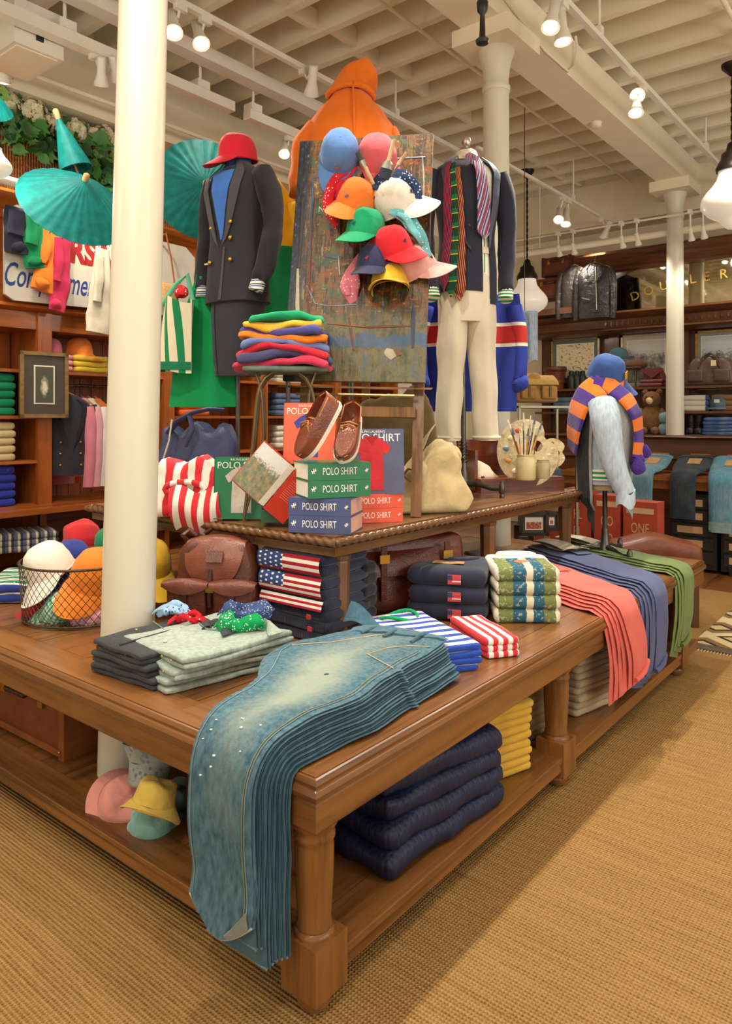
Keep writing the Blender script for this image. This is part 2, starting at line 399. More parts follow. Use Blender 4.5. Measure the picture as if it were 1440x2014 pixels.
bar('hung_raceway', (-4.68, 4.22, 4.16), (-4.68, 5.6, 4.16), .09, .08, WHITE, 'shorter white raceway hung beside the anorak', 'raceway', (.05, .8))
bar('ceiling_runner', (-4.58, .5, 4.42), (-4.58, 7.2, 4.42), .13, .1, WHITE, 'wide white runner under the joists over the parasols', 'runner')
def pipe(path, r, lab, m=CREAM, cat='pipe'): return put('ceiling_pipe', MB().tube(path, r, 10), m, lab, cat)
pipe([(-5.3, .6, 4.12), (-5.3, 7.4, 4.12)], .02, 'thin cream pipe along the boxed duct over the garland')
pipe([(-5.4, 9.35, 3.87), (3, 9.35, 3.83)], .045, 'fat cream sprinkler pipe in front of the back wall')
pipe([(-1.35, 3.2, 4.7), (-1.35, 9.8, 4.7)], .02, 'thin cream conduit running under the joists right of the beam')
pipe([(-3.35, 1.9, 4.7), (-3.35, 9.8, 4.7)], .014, 'thin cream conduit under the joists above the painting')
pipe([(-5.35, 4.5, 3.4), (-5.35, 10.0, 3.38)], .03, 'pale pipe under the boxed duct behind the parasol')
put('black_hook', MB().lathe([(.004, -.2), (.035, -.19), (.04, -.17), (.018, -.15), (.014, -.02), (.03, 0), (.034, .05), (.012, .09)], 14), BLACKM, 'black turned hook hanging beside the second column capital', 'hook', loc=PD(949, 22, 4.3))
put('hook_wire', MB().tube([PD(949, 5, 4.3), V((*PD(949, 5, 4.3).xy, 4.75))], .004, 6), BLACKM, 'thin wire holding the black hook', 'wire')
pipe([(-4.45, 9.35, 3.9), (-4.45, 9.35, 4.75)], .01, 'thin vertical rod holding the fat sprinkler pipe')
put('conduit_loop', MB().tube([(-2.49, 4.35, 4.62), (-2.485, 5.3, 4.44), (-2.485, 5.75, 4.44), (-2.485, 5.86, 4.52), (-2.46, 5.88, 4.66), (-2.46, 5.84, 4.76)], .012, 8), CREAM, 'bent cream conduit on the side of the main beam', 'conduit')
pipe([(-5.2, 9.0, 3.98), (2.5, 9.0, 3.95)], .014, 'thin white light bar behind the fat sprinkler pipe', WHITE)
sp = thing('wall_speaker', 'white box speaker hung in the ceiling corner over the flowers', 'speaker', (-5.0, 2.45, 4.02))
MB().box((0, 0, .16), (.5, .34, .3)).build('cabinet', WHITE, sp, smooth=False); MB().box((.254, 0, .1), (.01, .05, .05)).build('badge', BLACKM, sp, smooth=False); MB().box((0, 0, .4), (.04, .04, .2)).build('bracket', WHITE, sp, smooth=False)
MB().box((0, 0, 0.01), (.44, .28, .012)).build('grille', CREAM, sp, smooth=False)
du = thing('smoke_detector', 'round white detector under the main ceiling beam', 'detector', (-2.7, 6.9, 4.43))
MB().lathe([(.001, -.05), (.035, -.048), (.05, -.03), (.055, 0)], 20).build('cover', WHITE, du); MB().lathe([(.06, -.006), (.06, .0)], 20).build('base', WHITE, du)
# ---------------- spot lights
def spot(p, aim, lab, top=None, r=.062, grp='track spotlights', light=1.0, power=1.0, size=60):
    """p = lens centre, aim = point it shines at"""
    p = V(p); d = (V(aim)-p).normalized(); q = d.to_track_quat('Z', 'Y').to_matrix().to_4x4(); t = thing('track_spotlight', lab, 'spotlight', p, group=grp)
    k = r/.062
    MB().lathe([(.03*k, -.23*k), (.036*k, -.225*k), (.036*k, -.1*k), (.05*k, -.05*k), (r, -.004), (r, .004), (r*.9, .0)], 20, m=q).build('housing', WHITE, t)
    MB().lathe([(r*.9, -.004), (r*.55, .006), (.002, .01)], 20, m=q).build('lens', emit('#fff4dc', 14.0), t)
    b = q @ V((0, 0, -.19*k)); tz = (top if top is not None else p.z+.22)-p.z
    MB().tube([b, V((b.x*.3, b.y, tz-.07)), V((0, b.y, tz))], .011, 8).build('arm', WHITE, t); MB().box((0, b.y, tz-.012), (.04, .09, .05)).build('adapter', WHITE, t, smooth=False)
    if light:
        l = bpy.data.lights.new('spot_beam', 'SPOT'); l.energy = SPOT_W*power; l.spot_size = math.radians(size); l.spot_blend = .8; l.shadow_soft_size = .06; l.color = (1, .90, .75)
        o = bpy.data.objects.new('spot_beam', l); COL.objects.link(o); o.parent = t; o.location = d*.03; o.rotation_euler = d.to_track_quat('-Z', 'Y').to_euler()
    return t
def sp_(u, v, x, aim, lab, top=4.39, **k): return spot(Px(u, v, x), aim, lab, top, **k)
sp_(342, 64, -4.1, (-2.4, 1.9, .7), 'white spotlight close to the thick column, aimed at the camera', size=75, power=.9)
sp_(396, 86, -4.1, (-2.3, 2.6, .9), 'tilted white spotlight just right of the thick column', size=75, power=1.0)
sp_(612, 186, -4.1, (-5.6, 5.6, 2.2), 'white spotlight turned away beside the orange hood')
sp_(199, 168, -4.68, (-5.6, 3.4, 2.2), 'white spotlight over the teal parasol left of the column', 4.12, r=.05)
sp_(228, 158, -4.68, (-5.7, 4.0, 2.6), 'white spotlight half hidden behind the thick column', 4.12, r=.045)
sp_(2, 162, -5.3, (-5.8, 2.6, 2.4), 'white spotlight over the flower garland at the picture edge', 4.1)
sp_(559, 303, -4.68, (-3.6, 3.4, 1.6), 'white spotlight hanging behind the blazer mannequin', 4.12, r=.05, size=80)
sp_(1083, 54, -2.06, (-1.9, 3.0, .7), 'white spotlight by the main beam, upper of the pair', size=90, power=2.0)
sp_(1108, 82, -2.06, (-1.7, 4.6, .9), 'white spotlight by the main beam, lower of the pair', size=90, power=1.8)
sp_(1254, 188, -2.06, (-.4, 1.2, .9), 'dazzling white spotlight further along the beam track', size=70, power=1.3)
sp_(1251, 222, -2.06, (-1.6, 4.6, .2), 'white spotlight under the dazzling one on the beam track', 4.3, size=80)
sp_(1099, 432, -3.6, (-2.6, 5.2, .6), 'small white spotlight beyond the second column', 4.18, size=80)
sp_(1113, 441, -3.6, (-3.2, 6.8, .6), 'small white spotlight paired beyond the second column', 4.18, size=80)
sp_(1187, 468, -3.6, (-4.6, 9.9, 2.2), 'small white spotlight above the leather jackets', 4.18)
for i, (u, v) in enumerate(((1102, 503), (1131, 499), (1226, 486), (1256, 481), (1361, 472), (1386, 468))):
    p = Py(u, v, 9.0); spot(p, p+V((0, .9, -1.5)), 'little white lamp on the thin bar, number %s from the hanging jackets' % ('one', 'two', 'three', 'four', 'five', 'six')[i], 3.97, r=.04, grp='little lamps over the mirrored wall', light=i % 2, power=.5, size=110)
# fill spots added without fixtures to light the shop, most of them out of view
for k, (p, a, w, sz) in enumerate((((-2.06, 1.6, 4.2), (-1.9, 1.7, .6), 1.75, 85), ((-4.1, 1.2, 4.2), (-3.0, 1.7, .7), 1.3, 75), ((-.2, .9, 4.3), (-1.35, 1.6, .5), .8, 70), ((-2.06, 2.7, 4.2), (-1.9, 3.0, .6), 1.7, 90), ((.4, 2.6, 4.3), (-1.6, 3.2, .9), .75, 75), ((.6, 4.8, 4.3), (-1.2, 5.4, .2), .9, 80), ((-.3, -.6, 4.3), (-2.6, 2.2, 1.3), 1.8, 70), ((-2.2, -.2, 4.3), (-3.0, 2.5, 1.6), 1.6, 70), ((-3.6, 5.9, 4.3), (-4.9, 7.0, 1.2), 1.3, 90), ((-4.1, 1.9, 4.2), (-5.6, 2.6, 1.5), 1.3, 85), ((-4.1, 5.3, 4.2), (-5.7, 5.2, 1.8), 1.2, 85), ((-1.2, 6.3, 4.3), (-2.2, 8.2, .9), 1.6, 85), ((.8, 7.2, 4.3), (-1.4, 8.6, 1.2), 1.4, 85))):
    if True:
        l = bpy.data.lights.new('fill_spot', 'SPOT'); l.energy = SPOT_W*w; l.spot_size = math.radians(sz); l.spot_blend = .85; l.shadow_soft_size = .07; l.color = (1, .90, .76)
        o = bpy.data.objects.new('fill_spot', l); COL.objects.link(o); o.location = p; o.rotation_euler = (V(a)-V(p)).to_track_quat('-Z', 'Y').to_euler()
# ---------------- milk glass pendants
for p in ((.9, 2.6, 3.4), (-.6, -1.2, 3.4), (1.2, 6.4, 3.4), (-4.3, -.6, 3.4)):   # fill bulbs added out of view to brighten the ceiling and the room
    l = bpy.data.lights.new('pendant_or_fill_bulb', 'POINT'); l.energy = PEND_W; l.shadow_soft_size = .26; l.color = (1, .9, .76); o = bpy.data.objects.new('pendant_or_fill_bulb', l); COL.objects.link(o); o.location = p
def milk():
    t = NT('milk_glass'); t.b.inputs['Emission Color'].default_value = lin('#fff3dc'); t.b.inputs['Emission Strength'].default_value = .32
    a = t.noise(t.coord(), 3, 1); return t.fin(t.ramp(a, [(.4, lin('#f4ecdc')), (.6, lin('#f8f2e6'))]), .15, spec=.5)
MILK = milk(); BRONZE = plain('#2c241d', .4, .6, var=.2)
def pendant(c, r, lab, chain=True):
    t = thing('pendant_lamp', lab, 'pendant lamp', c, group='milk glass pendants')
    MB().lathe([(.004, -1.0*r), (.16*r, -.97*r), (.3*r, -.84*r), (.4*r, -.7*r), (.58*r, -.6*r), (.8*r, -.46*r), (.95*r, -.28*r), (1.0*r, -.08*r), (.96*r, .1*r), (.82*r, .3*r), (.64*r, .5*r), (.5*r, .7*r), (.44*r, .9*r), (.44*r, 1.1*r)], 32).build('glass_shade', MILK, t)
    MB().lathe([(.5*r, 1.0*r), (.52*r, 1.12*r), (.44*r, 1.3*r), (.36*r, 1.42*r), (.34*r, 1.6*r), (.2*r, 1.7*r), (.14*r, 1.95*r), (.02, 2.0*r)], 24).build('fitter', BRONZE, t)
    zt = 4.72-V(c).z; m = MB(); z = 1.95*r; k = 0
    while z < zt-.1:
        m.box((0, 0, z+.022), (.022 if k % 2 else .008, .008 if k % 2 else .022, .046)); z += .04; k += 1
    m.build('chain', BRONZE, t, smooth=False)
    MB().lathe([(.02, zt-.1), (.085, zt-.03), (.09, zt)], 20).build('ceiling_canopy', BRONZE, t)
    l = bpy.data.lights.new('pendant_or_fill_bulb', 'POINT'); l.energy = PEND_W; l.shadow_soft_size = r*1.05; l.color = (1, .9, .76); o = bpy.data.objects.new('pendant_or_fill_bulb', l); COL.objects.link(o); o.parent = t; o.location = (0, 0, -.2*r)
    return t
pendant(PD(1037, 590, 9.3), .257, 'white milk glass pendant beside the trouser mannequin')
pendant(PD(1440, 394, 6.5), .257, 'white milk glass pendant cut by the picture edge near the main beam')
pendant(PD(-12, 325, 4.3), .1, 'white glass globe at the picture edge by the teal parasol')
# ================================================================ TABLES
W1 = ('#82552b', '#482b12'); WY = wood(*W1, 1); WX = wood(*W1, 0); WZ = wood(*W1, 2)
WD = wood('#7f4f28', '#472711', 2)
X0, X1, Y0, Y1 = -4.35, -1.29, 1.40, 5.15
def planks(par, name, x0, x1, y0, y1, z, th, w, m, axis=1, gap=.004):
    """boards laid side by side; axis = direction of the boards"""
    a, b = (x0, x1) if axis == 1 else (y0, y1); n = max(1, round((b-a)/w)); w = (b-a)/n; L = (y1-y0) if axis == 1 else (x1-x0)
    d = (w-gap, L, th) if axis == 1 else (L, w-gap, th); base = None
    for i in range(n):
        c = ((a+w*(i+.5), (y0+y1)/2, z-th/2) if axis == 1 else ((x0+x1)/2, a+w*(i+.5), z-th/2))
        if base is None: base = MB().box((0, 0, 0), d).build(name, m, par, smooth=False); o = base
        else: o = base.copy(); COL.objects.link(o)
        o.location = (c[0], c[1], c[2]-.0006*(i % 2))
def frame_run(par, name, prof, x0, x1, y0, y1, mx, my):
    """mitred moulding on four sides. prof = [(out, z)] closed outline, 'out' measured outward from the rectangle"""
    cs = [(x0, y0, -1, -1), (x1, y0, 1, -1), (x1, y1, 1, 1), (x0, y1, -1, 1)]
    for k in range(4):
        a, b = cs[k], cs[(k+1) % 4]
        MB().loft([[V((c[0]+c[2]*o, c[1]+c[3]*o, z)) for o, z in prof] for c in (a, b)]).build(name, mx if k % 2 == 0 else my, par, ang=25)
lt = thing('display_table', 'broad low oak display table with turned legs and lower shelf', 'table', (0, 0, 0))
BW = .15
planks(lt, 'top_plank', X0+BW, X1-BW, Y0+BW, Y1-BW, ZT-.001, .03, .17, WY)
for k, (a, b, m) in enumerate((((X0, Y0), (X1, Y0), WX), ((X1, Y0), (X1, Y1), WY), ((X1, Y1), (X0, Y1), WX), ((X0, Y1), (X0, Y0), WY))):   # mitred border boards
    i = BW-.003; e = .012
    q = {0: [(X0+e, Y0+e), (X1-e, Y0+e), (X1-i, Y0+i), (X0+i, Y0+i)], 1: [(X1-e, Y0+e), (X1-e, Y1-e), (X1-i, Y1-i), (X1-i, Y0+i)], 2: [(X1-e, Y1-e), (X0+e, Y1-e), (X0+i, Y1-i), (X1-i, Y1-i)], 3: [(X0+e, Y1-e), (X0+e, Y0+e), (X0+i, Y0+i), (X0+i, Y1-i)]}[k]
    MB().loft([[V((x, y, ZT-.03)) for x, y in q], [V((x, y, ZT)) for x, y in q]]).build('border_board', m, lt, smooth=False)
frame_run(lt, 'edge_moulding', [(-.013, .655), (-.008, .659), (-.002, .657), (.004, .645), (.002, .636), (.009, .632), (.014, .62), (.01, .604), (.003, .600), (-.006, .598), (-.03, .598), (-.03, .63), (-.013, .63)], X0, X1, Y0, Y1, WX, WY)
frame_run(lt, 'apron', [(-.004, .598), (0, .59), (0, .519), (-.006, .512), (-.035, .512), (-.035, .598)], X0, X1, Y0, Y1, WX, WY)
LEG = [(.03, .003), (.042, .006), (.048, .022), (.045, .04), (.034, .05), (.03, .062)]
LEG2 = [(.05, .195), (.056, .2), (.056, .21), (.048, .217), (.05, .226), (.046, .236), (.05, .3), (.054, .38), (.0545, .44), (.052, .455), (.058, .462), (.058, .472), (.054, .48), (.056, .488), (.066, .503), (.067, .516)]
lg = None
for x in (X1-.075, (X0+X1)/2, X0+.075):
    for y in (Y0+.075, 3.03, 4.78):
        if x == (X0+X1)/2: continue
        if lg is None:
            lg = MB().lathe(LEG2, 32).build('leg', WZ, lt); bl = MB().box((0, 0, .128), (.128, .128, .148)).build('leg_block', WZ, lg, smooth=False); ft = MB().lathe(LEG, 28).build('foot', WD, lg); lg.location = (x, y, 0)
        else: c = ctree(lg, lt); c.location = (x, y, 0)
planks(lt, 'shelf_plank', X0+.16, X1-.16, Y0+.16, Y1-.2, ZS-.002, .025, .19, WY)
for k, (a, b) in enumerate((((X0+.02, Y0+.03), (X1-.02, Y0+.158)), ((X0+.02, Y1-.198), (X1-.02, Y1-.07)))): MB().span((a[0], a[1], ZS-.03), (b[0], b[1], ZS-.001)).build('shelf_border', WX, lt, smooth=False)
for k, (a, b) in enumerate((((X1-.158, Y0+.158), (X1-.02, Y1-.198)), ((X0+.02, Y0+.158), (X0+.158, Y1-.198)))): MB().span((a[0], a[1], ZS-.03), (b[0], b[1], ZS-.0015)).build('shelf_border', WY, lt, smooth=False)
frame_run(lt, 'shelf_rim', [(-.02, .149), (-.004, .148), (.002, .142), (.002, .128), (-.006, .122), (-.003, .085), (-.012, .08), (-.04, .08), (-.04, .12), (-.02, .12)], X0+.02, X1-.02, Y0+.03, Y1-.07, WX, WY)
# upper table
UX0, UX1, UY0, UY1 = -3.76, -1.93, 2.21, 4.72
W2 = ('#714c29', '#402812'); WY2 = wood(*W2, 1); WX2 = wood(*W2, 0); WZ2 = wood(*W2, 2)
ut = thing('raised_table', 'smaller raised oak table with rope carved edge, standing on the low table', 'table', (0, 0, 0))
planks(ut, 'top_plank', UX0+.02, UX1-.02, UY0+.02, UY1-.02, ZU, .04, .2, WY2)
def rope(par, a, b, r, m):
    a, b = V(a), V(b); L = (b-a).length; n = int(L/.0075); t = (b-a)/L; s = V((-t.y, t.x, 0)); rings = []
    for i in range(n+1):
        rings.append([a+t*(L*i/n)+(s*math.cos(an)+V((0, 0, 1))*math.sin(an))*r*(1+.2*math.cos(2*an-2*PI*(L*i/n)/.05)) for an in [2*PI*j/10 for j in range(10)]])
    MB().loft(rings).build('rope_moulding', m, par, ang=180)
for a, b, m in (((UX0, UY0), (UX1, UY0), WX2), ((UX1, UY0), (UX1, UY1), WY2), ((UX1, UY1), (UX0, UY1), WX2), ((UX0, UY1), (UX0, UY0), WY2)): rope(ut, (*a, ZU-.02), (*b, ZU-.02), .017, m)
frame_run(ut, 'apron', [(-.02, 1.07), (-.02, 1.035), (-.05, 1.035), (-.05, 1.075), (-.03, 1.075)], UX0, UX1, UY0, UY1, WX2, WY2)
lg = None
for x in (-2.035, -3.65):
    for y in (2.355, 3.62, 4.66):
        if lg is None:
            lg = MB().lathe([(.036, ZT+.002), (.04, ZT+.01), (.04, ZT+.1), (.043, .9), (.045, .985), (.043, .995), (.05, 1.005), (.05, 1.016), (.046, 1.022), (.058, 1.036), (.06, 1.06), (.06, 1.073)], 8).build('leg', WZ2, ut, ang=20); lg.location = (x, y, 0)
        else: c = lg.copy(); COL.objects.link(c); c.location = (x, y, 0)
# ================================================================ LEFT WALL CABINETRY
C1 = ('#a85a20', '#6f3610'); CY = wood(*C1, 1); CX = wood(*C1, 0); CZ = wood(*C1, 2, rough=.35)
FX = -5.5
ub = [1.72, 2.87, 4.02, 5.17, 6.32, 7.47]
for i in range(5):
    y0, y1 = ub[i], ub[i+1]
    t = thing('wall_cabinet', ['cherry wood cabinet bay stacked with green, cream and blue knits', 'cherry wood cabinet bay with hanging blazer and pink shirts', 'cherry wood cabinet bay behind the thick cream column and striped tote', 'cherry wood cabinet bay behind the blazer mannequin', 'cherry wood cabinet bay deepest in the shop behind the painting'][i], 'cabinet', (0, 0, 0), group='cherry wood wall cabinets')
    MB().span((FX-.5, y0, .93), (FX, y0+.03, 2.42)).build('side_panel', CZ, t, smooth=False); MB().span((FX-.5, y1-.03, .93), (FX, y1, 2.42)).build('side_panel', CZ, t, smooth=False)
    MB().span((FX-.02, y0+.0, .93), (FX+.02, y0+.055, 2.42)).build('face_post', CZ, t, smooth=False); MB().span((FX-.02, y1-.055, .93), (FX+.02, y1, 2.42)).build('face_post', CZ, t, smooth=False)
    bd = None
    for k in range(10):   # beadboard back
        w = (y1-y0-.07)/10; yy = y0+.035+w*(k+.5)
        if bd is None: bd = MB().box((0, 0, 1.68), (.012, w-.005, 1.5)).build('back_board', CZ, t, smooth=False); bd.location = (FX-.48, yy, 0)
        else: o = bd.copy(); COL.objects.link(o); o.location = (FX-.48, yy, 0)
    zs = [1.96] if i in (1,) else [1.96, 1.61, 1.27]
    for z in zs: MB().span((FX-.47, y0+.035, z-.025), (FX+.005, y1-.035, z)).build('shelf', CY, t, smooth=False)
    MB().span((FX-.5, y0, 2.27), (FX+.0, y1, 2.42)).build('frieze', CY, t, smooth=False)
    MB().span((FX-.5, y0, .1), (FX-.06, y0+.03, .89)).build('base_side', CZ, t, smooth=False); MB().span((FX-.09, y0, .1), (FX-.05, y0+.05, .89)).build('base_post', CZ, t, smooth=False)
    for z in (.12, .4, .62): MB().span((FX-.5, y0+.03, z-.025), (FX+.02, y1, z)).build('base_shelf', CY, t, smooth=False)
    MB().span((FX-.5, y0+.03, .12), (FX-.48, y1, .89)).build('base_back', CY, t, smooth=False)
put('counter_top', MB().span((FX-.5, 1.2, .89), (-5.2, 7.6, .93)), CY, 'long cherry wood counter running along the left wall', 'counter', smooth=False)
t = thing('wall_panelling', 'reddish wood panelling with cornice behind the painted sign', 'panelling', (0, 0, 0), kind='structure')
MB().span((-6.1, 1.2, 2.42), (FX-.1, 7.6, 3.3)).build('panel', CY, t, smooth=False)
MB().loft([[V((x, y, z)) for x, z in ((-6.1, 3.3), (-5.5, 3.3), (-5.47, 3.27), (-5.5, 3.22), (-5.55, 3.19), (-5.57, 3.1), (-6.1, 3.1))] for y in (1.2, 7.6)]).build('cornice', CY, t)
MB().loft([[V((x, y, z)) for x, z in ((-6.1, 2.45), (-5.46, 2.45), (-5.44, 2.425), (-5.48, 2.4), (-6.1, 2.4))] for y in (1.2, 7.6)]).build('lower_moulding', CY, t)
for y in (1.3, 4.3, 5.6, 7.0): MB().span((FX-.1, y, 2.45), (FX-.04, y+.16, 3.1)).build('pilaster', CZ, t, smooth=False)
def wicker():
    t = NT('wicker'); co = t.coord(); x, y, z = t.sep(co); a = t.math('SINE', t.math('MULTIPLY', y, 2*PI/.022)); b = t.math('SINE', t.math('MULTIPLY', z, 2*PI/.05)); h = t.math('MULTIPLY', a, t.math('ADD', 1.0, t.math('MULTIPLY', b, .5)))
    n = t.noise(co, 40, 3); t.bump(h, .006, .8); return t.fin(t.ramp(t.math('ADD', t.math('MULTIPLY', h, .25), n), [(.2, lin('#6b3d1a')), (.55, lin('#a86a34')), (.9, lin('#c98d52'))]), .7)
wk = MB().span((-6.09, 1.2, 3.305), (-5.75, 5.6, 4.05)); tag(wk.build('wicker_panel', wicker(), smooth=False), 'brown woven wicker panel under the flower garland', 'panel')
pipe([(-5.42, 1.2, 3.33), (-5.42, 2.85, 3.33)], .035, 'fat white pipe stub at the picture edge under the wicker', WHITE)
# ================================================================ BACK WALL FIXTURE
B1 = ('#643c24', '#371e10'); BX = wood(*B1, 0); BZ = wood(*B1, 2); BY = 9.45
t = thing('back_fixture', 'dark mahogany wall fixture with shelves, cornice and long mirror', 'fixture', (0, 0, 0), kind='structure')
FXL, FXR = -4.62, 3.5
MB().span((FXL, 9.95, .1), (FXR, 10.19, 2.74)).build('back_panel', BZ, t, smooth=False)
for z, dp in ((1.98, .42), (1.67, .42)): MB().span((FXL+.05, BY+.42-dp, z-.03), (FXR, 9.96, z)).build('shelf', BX, t, smooth=False)
MB().loft([[V((x, y, z)) for y, z in ((10.0, 1.38), (9.1, 1.38), (9.08, 1.36), (9.1, 1.34), (9.13, 1.33), (9.14, 1.15), (9.12, 1.1), (9.16, 1.08), (9.2, .1), (10.0, .1))] for x in (FXL, FXR)]).build('ledge', BX, t)
MB().loft([[V((x, y, z)) for y, z in ((10.1, 2.98), (9.5, 2.98), (9.46, 2.95), (9.52, 2.91), (9.58, 2.88), (9.6, 2.78), (9.56, 2.74), (9.62, 2.7), (10.1, 2.7))] for x in (FXL-.05, FXR)]).build('frieze', BX, t)
MB().loft([[V((x, y, z)) for y, z in ((10.1, 3.78), (9.55, 3.78), (9.5, 3.74), (9.56, 3.68), (9.64, 3.64), (9.68, 3.55), (10.1, 3.53))] for x in (FXL+.55, FXR)]).build('cornice', BX, t)
MB().span((FXL+.5, 9.7, 2.98), (FXL+.62, 9.95, 3.55)).build('end_post', BZ, t, smooth=False)
sp0 = None
for k in range(44):   # carved spindles in the frieze
    x = FXL+1.0+k*.075
    if sp0 is None: sp0 = MB().lathe([(.02, 2.795), (.028, 2.82), (.02, 2.85), (.026, 2.87)], 6).build('carved_bead', BZ, t); sp0.location = (x, 9.6, 0)
    else: o = sp0.copy(); COL.objects.link(o); o.location = (x, 9.6, 0)
for x in (-4.6, -3.62, -2.72, -1.75): MB().span((x-.07, 9.88, 1.38), (x+.07, 9.97, 2.72)).build('pilaster', BZ, t, smooth=False)
bd = None
for k in range(40):
    x = FXL+.1+k*.1
    if bd is None: bd = MB().box((0, 0, 2.35), (.094, .014, .7)).build('back_board', BZ, t, smooth=False); bd.location = (x, 9.945, 0)
    else: o = bd.copy(); COL.objects.link(o); o.location = (x, 9.945, 0)
def mirror_m():
    t = NT('old_mirror'); n = t.noise(t.coord(), 6, 4); return t.fin(t.ramp(n, [(.3, lin('#b9b096')), (.7, lin('#cfc8b2'))]), .04, 1.0)
mi = thing('wall_mirror', 'long antique mirror with gold arched lettering above the back shelves', 'mirror', (0, 0, 0))
MB().span((-4.0, 9.78, 2.98), (2.6, 9.8, 3.55)).build('glass', mirror_m(), mi, smooth=False)
for s, ch, x, z in ((0, 'D', -3.3, 3.19), (1, 'O', -3.12, 3.24), (2, 'U', -2.93, 3.285), (3, 'B', -2.75, 3.31), (4, 'L', -2.58, 3.33), (5, 'E', -2.42, 3.34), (6, 'R', -2.22, 3.35), (7, 'L', -2.03, 3.35)):
    text('gold_letter', ch, .165, plain('#8f7427', .4, .7, var=.3), mi, (x, 9.775, z), (PI/2, math.radians(-(14-s*2)), 0), th=.002)
arch = MB().sheet(lambda u, v: V((-4.02+.9*u, 9.776, 3.56-.38*(1-v)*(1-u)**1.6)), 12, 2, .01); arch.build('arched_corner', BX, mi)
# ================================================================ JEANS TABLE WITH DRAWERS
t = thing('denim_table', 'wooden table on black drawer cabinets holding draped jeans', 'table', (0, 0, 0))
MB().span((-3.6, 8.0, .93), (.6, 8.75, .985)).build('top', wood('#8d5327', '#512a10', 0), t, smooth=False)
MB().span((-3.55, 8.03, .84), (.55, 8.06, .93)).build('apron', wood('#8d5327', '#512a10', 0), t, smooth=False)
BLK = plain('#20211f', .5, var=.15)
for x in (-3.3, -2.25, -1.75, -.75): MB().span((x-.03, 8.06, .0), (x+.03, 8.7, .84)).build('leg', BLK, t, smooth=False)
for j, x0 in enumerate((-2.36, -1.86)):
    cb = MB().span((x0, 8.08, .03), (x0+.46, 8.65, .8)).build('drawer_cabinet', BLK, t, smooth=False)
    for k in range(5):
        d = MB().span((x0+.03, 8.062, .09+k*.14), (x0+.43, 8.085, .21+k*.14)).build('drawer', plain('#2a2b27', .5, var=.1), cb, smooth=False)
        MB().span((x0+.08, 8.056, .115+k*.14), (x0+.33, 8.062, .185+k*.14)).build('paper_label', plain('#c8a578', .7, var=.08), cb, smooth=False)
# ================================================================ GARMENT BUILDERS
def ribbon(mb, C, S, W, th, n=8, wr=0.0, seed=0.0, fr=7.0, wave=None):
    """soft strap of cloth: centres C, side vectors S, widths W, thickness th; uv.x across, uv.y along"""
    L = len(C); rings = []; uv = []
    for i in range(L):
        T = (C[min(i+1, L-1)]-C[max(i-1, 0)]).normalized(); s = (S[i]-T*S[i].dot(T)).normalized(); N = s.cross(T)
        if N.z < -1e-3 and i == 0: pass
        ring = []; w = W[i] if isinstance(W, (list, tuple)) else W; t2 = (th[i] if isinstance(th, (list, tuple)) else th)/2
        for k in range(2*n):
            top = k < n; a = -1+2*(k if top else 2*n-1-k)/(n-1); e = t2*math.sqrt(max(0, 1-abs(a)**5))+t2*.12
            p = C[i]+s*(a*w/2); q = p+N*(e if top else -e)
            if wr: q += N*nz(p, fr, seed)*wr + s*nz(p, fr*.7, seed+5)*wr*.6
            ring.append(q); uv.append(((a+1)/2, i/(L-1)))
        rings.append(ring)
    b = len(mb.u); mb.loft(rings); mb.u[b:b+len(uv)] = uv; return mb
def lerp(a, b, t): return a+(b-a)*t
def seg(ps, n):
    """resample polyline with n points (list of Vectors)"""
    ps = [V(p) for p in ps]; d = [0]
    for a, b in zip(ps, ps[1:]): d.append(d[-1]+(b-a).length)
    out = []
    for i in range(n):
        s = d[-1]*i/(n-1); k = 0
        while k < len(ps)-2 and d[k+1] < s: k += 1
        out.append(ps[k].lerp(ps[k+1], (s-d[k])/max(1e-9, d[k+1]-d[k])))
    return out
def smoothp(ps, it=2):
    ps = [V(p) for p in ps]
    for _ in range(it): ps = [ps[0]]+[(ps[i-1]+ps[i]*2+ps[i+1])/4 for i in range(1, len(ps)-1)]+[ps[-1]]
    return ps
def drape_path(Wp, Ep, out, h, r, hemz, drift=0.0, zt=ZT, lip=.02, n=26, zw=0.0, sway=0):
    Wp, Ep, out = V((*Wp, 0)), V((*Ep, 0)), V((*out, 0)); al = V((-out.y, out.x, 0)); d = (Ep-Wp)
    pts = [V((Wp.x, Wp.y, zt+h+zw))]+[Wp+d*k+V((0, 0, zt+h+zw*(1-k)**2)) for k in (.2, .4, .6, .8, .93)]
    for a in (15, 45, 75, 92):
        a = math.radians(a); pts.append(Ep+out*(lip*.2+math.sin(a)*r*1.0)+V((0, 0, zt-lip+h*.0+math.cos(a)*(r)+ (h-r+lip)*max(0, math.cos(a)))))
    o = pts[-1]; o2 = V((Ep.x+out.x*(r+lip*.2), Ep.y+out.y*(r+lip*.2), 0))
    for k in (.3, .6, .85, 1): pts.append(V((o2.x, o2.y, lerp(o.z, hemz, k)))+al*drift*k+out*(sway*math.sin(k*PI)))
    P = smoothp(seg(pts, n), 1); S = []; s0 = V((0, 0, 1)).cross(d).normalized(); s1 = V((0, 0, 1)).cross(out).normalized()
    if s0.dot(s1) < 0: s0 = -s0
    for p in P:
        k = max(0, min(1, ((p-Wp).dot(d)/d.length_squared-.6)/.4)) if p.z > zt-.01 else 1
        S.append(s0.lerp(s1, k).normalized())
    return P, S
def wl(keys, n):
    out = []
    for i in range(n):
        t = i/(n-1)
        for (a, x), (b, y) in zip(keys, keys[1:]):
            if a <= t <= b: out.append(lerp(x, y, (t-a)/max(1e-9, b-a))); break
    return out
